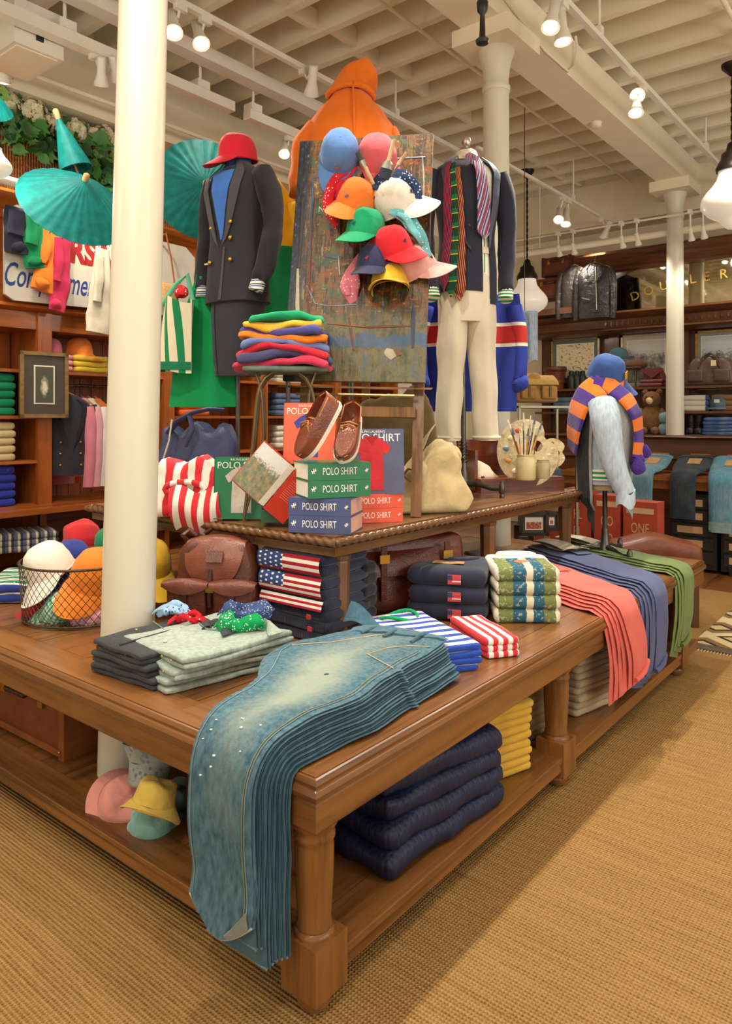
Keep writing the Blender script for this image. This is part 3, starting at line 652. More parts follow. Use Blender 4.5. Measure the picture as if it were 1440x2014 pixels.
def faded_denim():
    t = NT('faded_denim'); co = t.coord(); uv = t.sep(t.coord('UV'))
    b = t.noise(t.coord(scale=(1, 1, .4)), 70, 3); n1 = t.noise(co, 6, 4, .6)
    base = t.ramp(b, [(.25, lin('#395868')), (.75, lin('#658898'))])
    au = t.math('SUBTRACT', 1.0, t.math('MULTIPLY', t.math('ABSOLUTE', t.math('SUBTRACT', uv[0], .5)), 2.9)); av = t.math('SUBTRACT', 1.0, t.math('MULTIPLY', t.math('ABSOLUTE', t.math('SUBTRACT', uv[1], .38)), 2.2))
    fd = t.math('ADD', t.math('MULTIPLY', t.math('MAXIMUM', au, 0.0), t.math('MAXIMUM', av, 0.0)), t.math('MULTIPLY', t.math('SUBTRACT', n1, .5), .7))
    fac = t.ramp(fd, [(.02, (0, 0, 0, 1)), (.7, (.72, .72, .72, 1))]); col = t.mix(fac, base, lin('#aab3a0'))
    t.bump(t.math('ADD', t.noise(co, 500, 1), t.math('MULTIPLY', t.noise(co, 30, 3), 2.0)), .0025, .55); return t.fin(col, .88, spec=.2)
FD = faded_denim(); DN = denim('#4e7286', .4, '#8aa3a8'); DN2 = denim('#426579', .3, '#7b98a0'); STITCH = cloth('#c9b58d'); FRAY = cloth('#9fb0ae')
ORD = ('lowest', 'second', 'third', 'fourth', 'fifth', 'sixth', 'seventh', 'eighth', 'ninth', 'tenth')
# ---------------------------------------------------------------- big jeans stack over the front edge
NJ = 8
for i in range(NJ):
    top = i == NJ-1; sh = (NJ-1-i)*.011; rng = random.Random(i)
    t = thing('jeans', ('faded blue jeans with paint flecks, uppermost of the stack draped over the table corner' if top else '%s pair of blue jeans in the stack draped over the table corner' % ORD[i]), 'jeans', (0, 0, 0), group='jeans draped over the table corner')
    h = .008+.0135*i; P, S = drape_path((-1.63+sh*.8+(.0 if top else rng.uniform(-.01, .01)), 2.24), (-1.525+sh*.35, 1.40), (0, -1), h+.004, .018+.0135*i, (.235 if top else .17+.015*rng.random()+(.05 if i > 4 else 0)), drift=sh*.15, n=52, zw=.012)
    n = len(P); Wd = wl([(0, .36), (.1, .40), (.21, .50), (.26, .49), (.36, .40), (.5, .305), (.72, .25), (1, .24)], n); fr_, wr_ = (6, .011) if top else (8, .006)
    P = [P[k]-S[k]*max(0, Wd[k]-.37)*.5 for k in range(n)]
    if top: P = [P[k]+V((0, -.012*math.sin(k*.5)*max(0, k/n-.5), 0)) for k in range(n)]
    NN = [S[k].cross((P[min(k+1, n-1)]-P[max(k-1, 0)]).normalized()) for k in range(n)]
    def bent(q, u, v):   # hem curls up at the sides, slack folds in the hanging leg
        if not top: return q
        g_ = max(0, (v-.5)/.5); return q+V((0, -.007*math.sin(u*8+v*9)*min(1, g_*3)-.016*max(0, v-.85)/.15*(1-(2*u-1)**2), .055*(2*u-1)**2*max(0, (v-.88)/.12)))
    def onp(k, a, e): p = P[k]+S[k]*a*Wd[k]/2; return bent(p+NN[k]*(nz(p, fr_, i*.7)*wr_-e), (a+1)/2, k/(n-1))
    for lay in (1, 0):
        m = ribbon(MB(), [P[k]-NN[k]*(.0034 if lay == 0 else -.0034)+S[k]*(.006 if lay else 0) for k in range(n)], S, Wd, .0066, 14 if top else 8, wr_, i*.7, fr_); m.v = [bent(q, *uv) for q, uv in zip(m.v, m.u)]
        m.build('leg_panel' if lay == 0 else 'under_leg', FD if top and lay == 0 else (DN if i % 2 else DN2), t, uv=True, ang=70)
    if top:
        for sg, hs in ((-.88, .0), (.86, 0), (.8, 0)):   # stitched side seams
            MB().tube([onp(k, sg, .0085) for k in range(5, n-1)], .0015, 5).build('side_seam', cloth('#96906f') if sg < .82 and sg > 0 else cloth('#7f98a2'), t)
    if top: MB().tube([onp(n-1, -1+2*k/16, .002) for k in range(17)], .0035, 6).build('hem', cloth('#b9b79f'), t)
    else: MB().tube([onp(n-1, -1+2*k/8, .003) for k in range(9)], .004, 6).build('hem', cloth('#6f8a94'), t)
    if top:
        ribbon(MB(), [P[0]+V((-.014, .03, .006)), P[0]+V((-.006, .0, .008)), P[1]+V((0, 0, .006))], [S[0]]*3, [.37, .38, .38], .02, 12, .01, 3, 10).build('waistband', DN, t)
        for a in (-.6, -.1, .5): MB().tube([onp(0, a, .012)+V((0, .03, 0)), onp(1, a, .02), onp(3, a, .012)], .006, 6).build('belt_loop', DN2, t)
        MB().tube([onp(k, a, .009) for k, a in ((3, .9), (4, .55), (6, .3), (9, .25), (12, .9))], .002, 5).build('pocket_seam', STITCH, t); MB().tube([onp(k, a, .009) for k, a in ((1, -.2), (4, -.35), (8, -.55), (11, -.85))], .002, 5).build('fly_seam', STITCH, t)
        MB().sheet(lambda u, v: V((-1.90+.15*u, 2.22+.05*v+.02*u, .785+.075*v*(1-u)+.012*math.sin(u*5))), 8, 5, .006).build('fly_flap', DN2, t)
        MB().sheet(lambda u, v: onp(n-1, .45+.5*u, .004)+V((0, -.004-.008*v, .05*v*(.3+.7*u))), 6, 5, .003).build('turned_hem', cloth('#8a9088'), t)
        for k in range(11):
            j = 31+int(rng.random()*8); MB().ball(onp(j, rng.uniform(-.8, .6), .008), .003+.0025*rng.random(), 6, (1, 1, .5)).build('paint_fleck', plain('#dfe6e4', .8), t)
        MB().ball(onp(17, .1, .0065), .011, 8, (1, 1, .2)).build('hole_patch', cloth('#1d3e55'), t)
# ---------------------------------------------------------------- generic folded stack
def folded(name, mat, lab, cat, loc, rot, w, d, h, layers=2, seed=0, grp=None, parts=None, tilt=None, amp=.006, n=(12, 10), taper=0.0):
    t = thing(name, lab, cat, loc, rot, grp)
    if tilt: t.rotation_euler = (tilt[0], tilt[1], rot)
    m = MB(); rng = random.Random(seed); lh = h/layers
    for k in range(layers):
        ww = w*(1-.03*rng.random()); dd = d*(1-.03*rng.random())
        m.rbox((rng.uniform(-.004, .004), rng.uniform(-.004, .004)+(0 if k else .004), lh*(k+.5)), (ww, dd, lh*1.1), lh*.52, (n[0], n[1], 3), amp, 9.0, seed+k*1.7,
               (lambda p: V((p.x, p.y, p.z*(1-taper*abs(p.x)/w)))) if taper else None)
    m.build('body', mat, t, ang=75)
    if parts: parts(t)
    return t
def collar_part(mat, w, d, h):
    def f(t):
        for s in (-1, 1):
            MB().sheet(lambda u, v: V((s*(.015+.075*u), d*.30+.02*v*(1-u)-.07*u*(.3+.7*v)+.03, h+.004+.014*math.sin(v*PI)*(1-.4*u)+.004)), 7, 5, .004).build('collar', mat, t)
        MB().tube([(0.0, d*.3, h+.006), (.0, 0, h+.007), (.0, -d*.46, h+.004)], .004, 6).build('placket', mat, t)
    return f
# chambray shirts with snaps
CH = denim('#a7b6ac', .15, '#b9c4b8'); SNAP = plain('#c9b377', .3, .7)
def shirt_parts(mat, w, d, h, full):
    def f(t):
        for k in range(4): MB().ball((w*.30-.06*k, -d*.5+.012, h*.55-.0*k), .006, 8, (1, .5, 1)).build('snap_button', SNAP, t)
        if full:
            MB().tube([(-w*.48, d*.12, h+.003), (-w*.1, d*.02, h+.006), (w*.2, d*.1, h+.005)], .0025, 5).build('yoke_seam', cloth('#7f908a'), t)
            for x, y in ((-.05, .02), (.1, .05), (-.12, -.1)): MB().ball((x, y+d*.1, h+.004), .0065, 8, (1, 1, .5)).build('snap_button', SNAP, t)
            MB().sheet(lambda u, v: V((-w*.42+.2*u, d*.36+.07*v-.03*u, h+.006+.018*math.sin(v*PI)*(1-u*.5))), 8, 5, .004).build('collar', mat, t)
            MB().sheet(lambda u, v: V((w*.02+.22*u, d*.36+.08*v-.16*u*v, h+.006+.03*math.sin(v*PI)*math.sin(u*PI)+.006*u)), 8, 6, .004).build('collar', mat, t)
    return f
for i in range(3):
    folded('folded_shirt', CH, ('pale green chambray shirt on top of its stack, with rolled bandanas in its collar', 'middle of three pale green chambray shirts', 'bottom of three pale green chambray shirts')[2-i] if i < 3 else '', 'shirt', (-2.225+.018*i, 1.775+.006*i, ZT+.001+.042*i), -.20+.05*i, .41, .48, .043, 2, 11+i, 'pale chambray shirts', shirt_parts(CH, .42, .50, .043, i == 2), amp=.009)
BD = denim('#3c4043', .2, '#5c6163')
for i in range(3):
    folded('folded_shirt', BD, ('bottom of three charcoal denim shirts beside the column', 'middle of three charcoal denim shirts beside the column', 'charcoal denim shirt on top of its stack beside the column')[i], 'shirt', (-2.33, 1.70, ZT+.001+.04*i), .08-.05*i, .36-.02*i, .44, .04, 2, 21+i, 'charcoal denim shirts', (lambda t: (shirt_parts(BD, .36, .44, .04, True)(t), MB().ball((.1, -.08, .048), .009, 8, (1, 1, .5)).build('pearl_snap', plain('#e8e2d6', .2), t), collar_part(BD, .36, .44, .04)(t))) if i == 2 else None, amp=.006)
# bandanas
def bandana(name, mat, lab, c, r, h, seed, squash=.7, knot=False, rot=0):
    """scrunched ring of cloth"""
    t = thing(name, lab, 'bandana', c, rot, 'bandanas among the shirts'); m = MB(); rings = []
    for i in range(25):
        a = 2*PI*i/24; R_ = r*(1+.18*math.sin(3*a+seed)); ring = []
        for j in range(12):
            b = 2*PI*j/12; rr = h*(.6+.13*math.sin(4*b+2*a+seed)+.14*nz((math.cos(a)*2, math.sin(a)*2, b), 1, seed)); ring.append(V(((R_+rr*math.cos(b))*math.cos(a), (R_+rr*math.cos(b))*math.sin(a)*squash, h*.6+rr*math.sin(b)+.012*math.sin(2*a+seed))))
        rings.append(ring)
    rings[-1] = [p.copy() for p in rings[0]]
    m.loft(rings, False).build('twist', mat, t, ang=80)
    for s in (-1, 1): MB().sheet(lambda u, v: V((s*(r+.005+.03*u), -.015+.03*v+.01*s*u, h*.75-.02*u+.012*(v-.5))), 6, 5, .005).build('tail', mat, t)
    if knot: MB().ball((0, -r*squash-.01, h*.7), h*.55, 10, amp=.5, seed=seed).build('knot', mat, t)
    return t
bandana('bandana', speckle('#3f5385', '#d8dbe6', 120), 'navy dotted bandana coiled on the chambray shirts', (-2.18, 1.955, ZT+.145), .072, .05, 1.0, .7, False, .4)
bandana('bandana', speckle('#0f9b57', '#e8efe2', 100, .3), 'green dotted bandana tucked under the navy one', (-2.125, 1.88, ZT+.13), .06, .044, 2.3, .6, True, .5)
bandana('bandana', speckle('#9fc3e6', '#38557f', 60), 'pale blue bandana beside the thick column', (-2.47, 1.83, ZT+.142), .05, .028, 4.1, .7, True, .3)
bandana('bandana', speckle('#c8202c', '#f0d8d0', 50, .2), 'red bandana tucked into the charcoal shirt collar', (-2.36, 1.82, ZT+.135), .04, .02, 5.5, .6, False, .7)
# ---------------------------------------------------------------- leather rucksack
LB = leather('#5f3022', .38); LBD = leather('#421f13', .4)
t = thing('leather_rucksack', 'brown leather rucksack with buckled flap and two front pockets', 'rucksack', (-2.575, 2.16, ZT), YAW-.12)
def rs(p):
    k = (p.z+.2)/.4; w = 1.06-.22*max(0, k-.25)-.1*max(0, k-.75); return V((p.x*w+.012*nz(p, 9, 2), p.y*(1.15-.5*max(0, k-.3)), p.z))
MB().rbox((0, 0, .2), (.37, .2, .40), .07, (14, 10, 14), .007, 8, 1, rs).build('body', LB, t, ang=80)
MB().sheet(lambda u, v: V(((u-.5)*(.27-.05*v*v)*(1 if v < .55 else math.sqrt(max(0.05, 1-((v-.55)/.5)**2))), .03-.135*math.sin(min(1, v*1.25)*PI/2)-.012*math.sin(u*PI), .405-.02*(2*u-1)**2-.0*v-.19*max(0, v-.28)**1.05*1.35)), 14, 14, .006).build('flap', leather('#7d4431', .33), t)
MB().sheet(lambda u, v: V((-.022+.075*u, -.118+.006*v-.022*(1-v), .315+.045*v)), 4, 4, .004).build('crest_patch', leather('#5f3122'), t)
st_ = MB().tube([(.0, -.125, .28), (.0, -.135, .23), (0, -.138, .18), (0, -.135, .12)], .012, 6, squash=.4); st_.build('strap', LBD, t); MB().box((0, -.143, .2), (.036, .008, .03)).build('buckle', BRASS, t)
for s in (-1, 1):
    pk = MB().rbox((s*.105, -.125, .14), (.18, .06, .17), .025, (10, 6, 8), .004, 12, s).build('pocket', LB, t)
    MB().sheet(lambda u, v: V((s*.105+(u-.5)*(.205), -.125-.034*math.sin(min(1, v*1.4)*PI/2)-.004, .238-.012*(2*u-1)**2-.06*v*v*(1-.75*(2*u-1)**2))), 10, 7, .005).build('pocket_flap', leather('#6e3a2a', .36), pk)
    MB().box((s*.105, -.163, .145), (.022, .006, .09)).build('pocket_strap', LBD, pk)
    MB().tube([(s*.15, .0, .38), (s*.165, -.02, .41), (s*.15, .02, .425), (s*.12, .03, .4)], .012, 8).build('drawstring_loop', LB, t)
MB().tube([(-.1, .09, .4), (-.03, .1, .45), (.05, .1, .45), (.1, .09, .4)], .01, 8).build('top_handle', LBD, t)
# ---------------------------------------------------------------- flag sweaters
NAVYK = knit('#262b42', 0, .009); RLOGO = cloth('#c0303a')
def flagm(nst, canton, v0):
    t = NT('flag_knit'); uv = t.sep(t.coord('UV')); fr = t.math('FRACT', t.math('MULTIPLY', uv[1], nst/2.0)); st_c = t.mix(t.math('GREATER_THAN', fr, .5), lin('#a92636'), lin('#e8e2d4'))
    if canton:
        sx = t.math('FRACT', t.math('MULTIPLY', uv[0], 11)); sy = t.math('FRACT', t.math('ADD', t.math('MULTIPLY', uv[1], 4), t.math('MULTIPLY', t.math('FLOOR', t.math('MULTIPLY', uv[0], 11)), .5)))
        d = t.math('ADD', t.math('POWER', t.math('SUBTRACT', sx, .5), 2), t.math('POWER', t.math('SUBTRACT', sy, .5), 2)); star = t.mix(t.math('LESS_THAN', d, .05), lin('#3a4d80'), lin('#eceade'))
        k = t.math('MULTIPLY', t.math('LESS_THAN', uv[0], .42), t.math('GREATER_THAN', uv[1], v0)); st_c = t.mix(k, st_c, star)
    return t.fin(st_c, .9, spec=.15)
def flag_front(mat, w, h, z0, z1):
    def f(t):
        MB().sheet(lambda u, v: V(((u-.5)*w*.93, -.15-.012+.5*h*(1-math.sqrt(max(0, 1-((lerp(z0, z1, v)-.5)*1.75)**2)))*.8-.004, h*lerp(z0, z1, v))), 10, 8, .003).build('flag_panel', mat, t, uv=True)
    return f
def logo_front(w, h, z):
    def f(t):
        MB().box((w*.3, -.168, h*z), (.022, .006, .018)).build('logo', RLOGO, t)
    return f
def flag3(t): flag_front(flagm(4, False, 0), .39, .092, .55, .97)(t); logo_front(.39, .092, .25)(t)
fs = [logo_front(.39, .092, .72), flag3, flag_front(flagm(7, True, .34), .39, .092, .08, .97), flag_front(flagm(5, True, .1), .39, .092, .08, .9)]
for i in range(4):
    folded('folded_sweater', NAVYK, ['plain navy flag sweater with small red emblem, bottom of its stack', 'navy sweater showing two red flag stripes, second from bottom', 'navy sweater with starred flag and red stripes, second from top', 'navy sweater with starred flag, top of the stack under the raised table'][i], 'sweater', (-2.19-.006*i, 2.38, ZT+.001+.0925*i), 0.0, .40, .30, .0925, 2, 31+i, 'flag sweaters', fs[i], amp=.004)
for i in range(3): folded('folded_sweater', knit('#141824', 0, .009), ('bottom', 'middle', 'top')[i]+' dark navy sweater of the stack behind the raised table leg', 'sweater', (-2.05, 2.53, ZT+.001+.1*i), .1, .1, .12, .1, 2, 41+i, 'dark navy sweaters behind the leg', amp=.004)
# ---------------------------------------------------------------- leather briefcase behind
t = thing('leather_duffel', 'dark red brown leather satchel under the raised table', 'bag', (-2.13, 2.96, ZT), 1.08)
LR = leather('#5a2418', .33); MB().rbox((0, 0, .18), (.6, .22, .36), .05, (12, 8, 10), .006, 7, 3, lambda p: V((p.x, p.y*(1-.35*(p.z+.17)/.34), p.z))).build('body', LR, t)
MB().sheet(lambda u, v: V(((u-.5)*.52, -.03-.09*math.sin(v*PI/2), .345-.16*v)), 10, 8, .006).build('flap', leather('#5a261b', .3), t)
for s in (-.17, .17): MB().box((s, -.125, .2), (.03, .01, .26)).build('strap', LR, t); MB().box((s, -.133, .27), (.05, .008, .04)).build('buckle', BRASS, t)
MB().tube([(.05, -.13, .2), (.08, -.14, .1), (.0, -.145, .06), (-.05, -.14, .12)], .008, 6).build('shoulder_strap', leather('#7a4a2c'), t)
# ---------------------------------------------------------------- navy label sweaters + scenic sweaters
NV2 = cloth('#2a2e40', .2, fold=6)
def flag_label(w, h):
    def f(t):
        o = MB().box((.04, -.205, h*.5), (.06, .006, .042)).build('flag_patch', cloth('#c2474c'), t); MB().box((.02, -.209, h*.62), (.022, .003, .02)).build('patch_canton', cloth('#2c3f63'), o)
        MB().box((.05, -.209, h*.4), (.04, .002, .004)).build('patch_stripe', cloth('#eadfd6'), o)
    return f
for i in range(3):
    def prt(t, i=i):
        flag_label(.37, .079)(t)
        if i == 2:
            MB().sheet(lambda u, v: V((-.08+.15*u, -.08+.05*v, .088+.002*math.sin(u*9))), 8, 3, .002).build('gold_embroidery', cloth('#b58a52'), t)
            MB().tube([V((.12*math.cos(a), .1+.07*math.sin(a), .085)) for a in [PI*1.05+k*PI*.9/10 for k in range(11)]], .012, 8).build('neckband', NV2, t)
    folded('folded_sweatshirt', NV2, ('bottom', 'middle', 'top')[i]+' navy sweatshirt with a small flag patch', 'sweatshirt', (-1.905, 3.03, ZT+.001+.079*i), .44, .38, .40, .079, 1, 51+i, 'navy sweatshirts with flag patch', prt, amp=.007)
def scenic():
    t = NT('scenic_knit'); x, y, z = t.sep(t.coord()); n = t.noise(t.coord(), 25, 3); xa = t.math('ADD', t.math('DIVIDE', t.math('ADD', x, .15), .30), t.math('MULTIPLY', t.math('SUBTRACT', n, .5), .06))
    band = t.ramp(xa, [(0, lin('#e9e2cd')), (.06, lin('#77804f')), (.27, lin('#35637a')), (.47, lin('#ddd3b8')), (.58, lin('#35637a')), (.74, lin('#77804f')), (.92, lin('#e9e2cd'))], True)
    sp = t.math('GREATER_THAN', t.noise(t.coord(), 60, 2), .6); c2 = t.mix(t.math('MULTIPLY', sp, .5), band, lin('#c9c6a8'))
    top = t.math('GREATER_THAN', y, .05); col = t.mix(top, c2, lin('#ece6d4')); t.bump(t.noise(t.coord(), 300, 1), .003, .6); return t.fin(col, .95, spec=.15)
SCN = scenic()
for i in range(4):
    def prt(t, i=i):
        if i == 3: MB().tube([V((.09*math.cos(a), .13+.05*math.sin(a), .067)) for a in [2*PI*k/16 for k in range(17)]], .012, 8).build('neckband', cloth('#ece6d4'), t); MB().ball((.0, -.04, .063), .04, 10, (1, .8, .3), .3, 2).build('knitted_dog', cloth('#b5814f'), t)
    folded('folded_sweater', SCN, ('lowest', 'second lowest', 'second highest', 'topmost')[i]+' cream scenic knit sweater with blue and green bands', 'sweater', (-1.62, 3.20, ZT+.001+.063*i), .66, .31, .36, .063, 1, 61+i, 'scenic knit sweaters', prt, amp=.006)
# ---------------------------------------------------------------- striped tees
BST = stripes((('#2449ad', .46), ('#e9e6da', .54)), .066, 1, warp=.01); RST = stripes((('#d8323a', .5), ('#f3efe6', .5)), .042, 0)
def tee_collar(t):
    m = MB(); pts = [V((.085*math.cos(a), .19+.055*math.sin(a), .026+.012*math.sin(a*2))) for a in [2*PI*k/20 for k in range(21)]]
    m.tube(pts, .008, 8).build('green_neckband', cloth('#0f9a63'), t)
for i in range(4):
    folded('folded_tee', BST, ('lowest', 'second', 'third', 'topmost')[i]+' blue and white striped tee of its stack', 'tee', (-1.655-.004*i, 2.40+.004*i, ZT+.001+.0235*i), 1.0+.02*i, .29, .52, .0235, 1, 71+i, 'blue striped tees', tee_collar if i == 3 else None, amp=.004, n=(10, 16))
for i in range(3):
    folded('folded_tee', RST, ('lowest', 'middle', 'topmost')[i]+' red and white striped tee of its stack', 'tee', (-1.515, 2.66, ZT+.001+.026*i), .98, .15, .36, .026, 1, 81+i, 'red striped tees', amp=.004)
# ---------------------------------------------------------------- chinos over the aisle edge
def chinos(col, Wp, Ep, hemz, drift, cnt, name, wd, grp, lining=None, dark=None, hw=.18, zw=.0, sh=(.02, -.012)):
    M1 = cloth(col, .18, fold=5)
    for i in range(cnt):
        top = i == cnt-1; k = cnt-1-i; rng = random.Random(i+len(col)+int(100*Wp[1])); h = .006+.0125*i
        t = thing('chinos', ('topmost of the %s chinos hanging over the table edge' % name if top else '%s pair of %s chinos hanging over the table edge' % (ORD[i], name)), 'chinos', (0, 0, 0), group=grp)
        P, S = drape_path((Wp[0]-sh[0]*k, Wp[1]+sh[1]*k), (Ep[0], Ep[1]+sh[1]*k*1.6), (1, 0), h+.004, .016+.0125*i, hemz+(.10*i/cnt)-.0*rng.random(), drift-.012*k, n=34, zw=zw, sway=.01+.01*rng.random())
        n = len(P); Wd = wl([(0, wd*1.12), (.2, wd*1.18), (.45, wd), (1, hw)], n)
        ribbon(MB(), P, S, Wd, .0135, 8, .006, i+Wp[1], 8).build('leg_panel', M1, t, ang=70)
        if top:
            ribbon(MB(), P[:3], S[:3], [Wd[0]*1.02]*3, .024, 8, .004, 2).build('waistband', cloth(dark or col), t)
            q = P[-3:]; MB().tube([q[-1]+S[-1]*(a*hw*.52)+V((.012+.012*math.sin((a+1)*2), 0, .02+.02*a)) for a in (-1, -.5, 0, .5, 1)], .013, 8).build('rolled_cuff', M1, t)
            if lining:
                MB().sheet(lambda u, v: P[0].lerp(P[8], v)+S[0]*((u-.5)*wd*.8)+V((0, 0, .03+.014*math.sin(u*PI)+.006*math.sin(v*7))), 8, 6, .004).build('lining', cloth(lining), t)
                MB().sheet(lambda u, v: P[1].lerp(P[8], v)+S[0]*((u-.9)*wd*.5)+V((0, 0, .042+.012*math.sin(v*PI))), 5, 5, .004).build('pocket_bag', cloth('#cfc8b4' if 'oliv' in name else lining), t)
            MB().sheet(lambda u, v: P[6].lerp(P[9], v)+S[6]*(-.02+.1*u)+V((0, 0, .014+.003*math.sin(v*PI))), 5, 4, .003).build('pocket_flap', M1, t)
chinos('#6f8448', (-2.2, 5.02), (-1.305, 4.66), .2, -.10, 4, 'olive green', .22, 'olive green chinos', '#a39a7c', '#566a35')
chinos('#515a85', (-2.16, 4.62), (-1.305, 4.05), .2, -.05, 6, 'slate blue', .24, 'slate blue chinos', '#b0a489', '#2c3050')
chinos('#e0685c', (-2.02, 4.02), (-1.305, 3.58), .24, .12, 6, 'coral', .25, 'coral chinos', None, '#c9584e', hw=.2)
folded('folded_trousers', cloth('#a9877c'), 'pinkish tan folded trousers behind the scenic sweaters', 'trousers', (-2.25, 4.1, ZT+.001), .9, .3, .4, .07, 3, 5)
# ---------------------------------------------------------------- lower shelf goods
QN = cloth('#222c52', .25, .5, fold=10)
def quilt_m():
    t = NT('quilted_navy'); co = t.coord(); x, y, z = t.sep(co); a = t.math('SINE', t.math('MULTIPLY', t.math('ADD', x, y), 2*PI/.06)); b = t.math('SINE', t.math('MULTIPLY', t.math('SUBTRACT', x, y), 2*PI/.06)); h = t.math('MAXIMUM', t.math('ABSOLUTE', a), t.math('ABSOLUTE', b))
    t.bump(t.math('ADD', t.math('MULTIPLY', h, .3), t.noise(co, 14, 4)), .012, .6); n = t.noise(co, 9, 3); return t.fin(t.ramp(n, [(.3, lin('#0f1630')), (.7, lin('#1d284c'))]), .5, spec=.4)
QM = quilt_m()
for i in range(4):
    def prt(t, i=i):
        if i == 3:
            MB().tube([V((.17+.06*math.cos(a), .02+.05*math.sin(a), .085+.012*math.sin(a))) for a in [2*PI*k/18 for k in range(19)]], .018, 8).build('cord_collar', cloth('#1a1f33', .3), t)
            MB().tube([(-.02, -.16, .085), (-.01, 0, .088), (.0, .17, .086)], .003, 6).build('zip', BLACKM, t); MB().tube([(-.02, .06, .09), (-.06, .08, .092), (-.1, .07, .09)], .004, 6).build('zip_pull', leather('#a5562a'), t)
    folded('quilted_jacket', QM, ('lowest', 'second lowest', 'second highest', 'topmost')[i]+' navy quilted jacket on the lower shelf', 'jacket', (-1.515-.005*i, 2.16+.01*i, ZS+.001+.074*i), 1.5-.04*i, .68-.02*i, .36, .078, 1, 91+i, 'navy quilted jackets', prt, amp=.014, n=(16, 12))
for i in range(9):
    folded('folded_chinos', cloth('#d6ac3e', .15), ORD[i]+' pair up of nine folded yellow chinos', 'chinos', (-1.525+.004*(i % 3), 2.70-.004*(i % 2), ZS+.001+.0325*i), 1.25, .27, .28, .0325, 1, 101+i, 'folded yellow chinos', amp=.004, n=(9, 8))
for s, (px, py, cnt, c, nm) in enumerate(((-1.60, 3.12, 9, '#8f744e', 'brown khaki chinos behind the middle leg'), (-1.52, 3.58, 9, '#b3a084', 'pale khaki chinos behind the coral hems'), (-1.55, 4.1, 8, '#9c8058', 'tan chinos low behind the slate blue hems'))):
    for i in range(cnt):
        folded('folded_chinos', cloth(c, .15), '%s pair up in the stack of %s' % (ORD[i], nm), 'chinos', (px+.004*(i % 3), py, ZS+.001+.035*i), 1.35, .34, .3, .035, 1, 111+i+10*s, nm, amp=.004, n=(8, 7))
# suitcase on the shelf
def suitcase(lab, loc, rot, w, d, h, c1, c2, handle=True, up=False):
    t = thing('suitcase', lab, 'suitcase', loc, rot, 'suitcases'); L1, L2 = leather(c1, .4), leather(c2, .45)
    MB().rbox((0, 0, h/2), (w, d, h), .02, (8, 6, 6)).build('shell', L1, t)
    for sx in (-1, 1):
        MB().box((sx*(w/2-.018), 0, h/2), (.04, d+.008, h+.004)).build('corner_band', L2, t)
        for z in (.03, h-.03): MB().ball((sx*(w/2-.03), -d/2-.006, z), .007, 8).build('rivet', BRASS, t)
        MB().box((sx*w*.24, -d/2-.008, h*.72), (.04, .012, .06)).build('latch', BRASS, t)
    MB().box((0, -d/2-.003, .025), (w*.94, .008, .03)).build('bottom_band', L2, t); MB().box((0, -d/2-.001, h*.72), (w, .004, .008)).build('lid_seam', L2, t)
    if handle: MB().tube([(-.09, -d/2-.004, h*.8), (-.08, -d/2-.04, h*.76), (.08, -d/2-.04, h*.76), (.09, -d/2-.004, h*.8)], .012, 8).build('handle', leather('#3b1d10'), t)
    return t
suitcase('brown leather suitcase with brass latch on the lower shelf', (-3.27, 1.79, ZS), .02, .68, .36, .30, '#7a3f22', '#8f5128')
t = thing('leather_case', 'dark red leather case half hidden behind the bucket hats', 'case', (-1.85, 1.74, ZS), .15)
MB().rbox((0, 0, .13), (.46, .30, .26), .04, (10, 8, 8), .004, 7, 4).build('body', leather('#5c231a', .35), t); MB().tube([(-.12, -.155, .2), (-.1, -.17, .14), (.1, -.17, .14), (.12, -.155, .2)], .008, 6).build('handle', leather('#4a1a12'), t); MB().box((0, -.155, .15), (.03, .008, .22)).build('strap', leather('#4a1a12'), t)
# bucket hats
def bucket_hat(c, rot, col, lab, wave=1.0, sc=1.0, mat=None):
    t = thing('bucket_hat', lab, 'hat', c, rot, 'bucket hats'); m = mat or cloth(col, .12, fold=14); A = [2*PI*k/40 for k in range(40)]
    rings = [[V((r*sc*(1+.05*math.sin(2*a+wave))*math.cos(a), r*sc*(1-.04*math.sin(2*a+wave))*math.sin(a), (z+.006*math.sin(3*a+wave))*sc)) for a in A] for r, z in ((.012, .096), (.05, .098), (.074, .094), (.083, .085), (.09, .04), (.096, .0))]
    MB().loft(rings, True).build('crown', m, t, ang=60)
    MB().sheet(lambda u, v: V(((.095+.042*v)*sc*(1+.05*math.sin(4*PI*u+wave))*math.cos(2*PI*u), (.095+.042*v)*sc*math.sin(2*PI*u), (-.066*v+.035*v*v*wave*max(0, math.sin(2*PI*u+wave*2)))*sc)), 44, 6, .003).build('brim', m, t, ang=60)
    for k in range(4): q = .103+.009*k; MB().tube([V((q*sc*(1+.05*math.sin(2*a+wave))*math.cos(a), q*sc*math.sin(a), (-.066*(k*.011+.01)/.052+.035*((k*.011+.01)/.052)**2*wave*max(0, math.sin(a+wave*2))+.001)*sc)) for a in A+[0]], .0011, 4).build('brim_stitch', m, t)
    return t
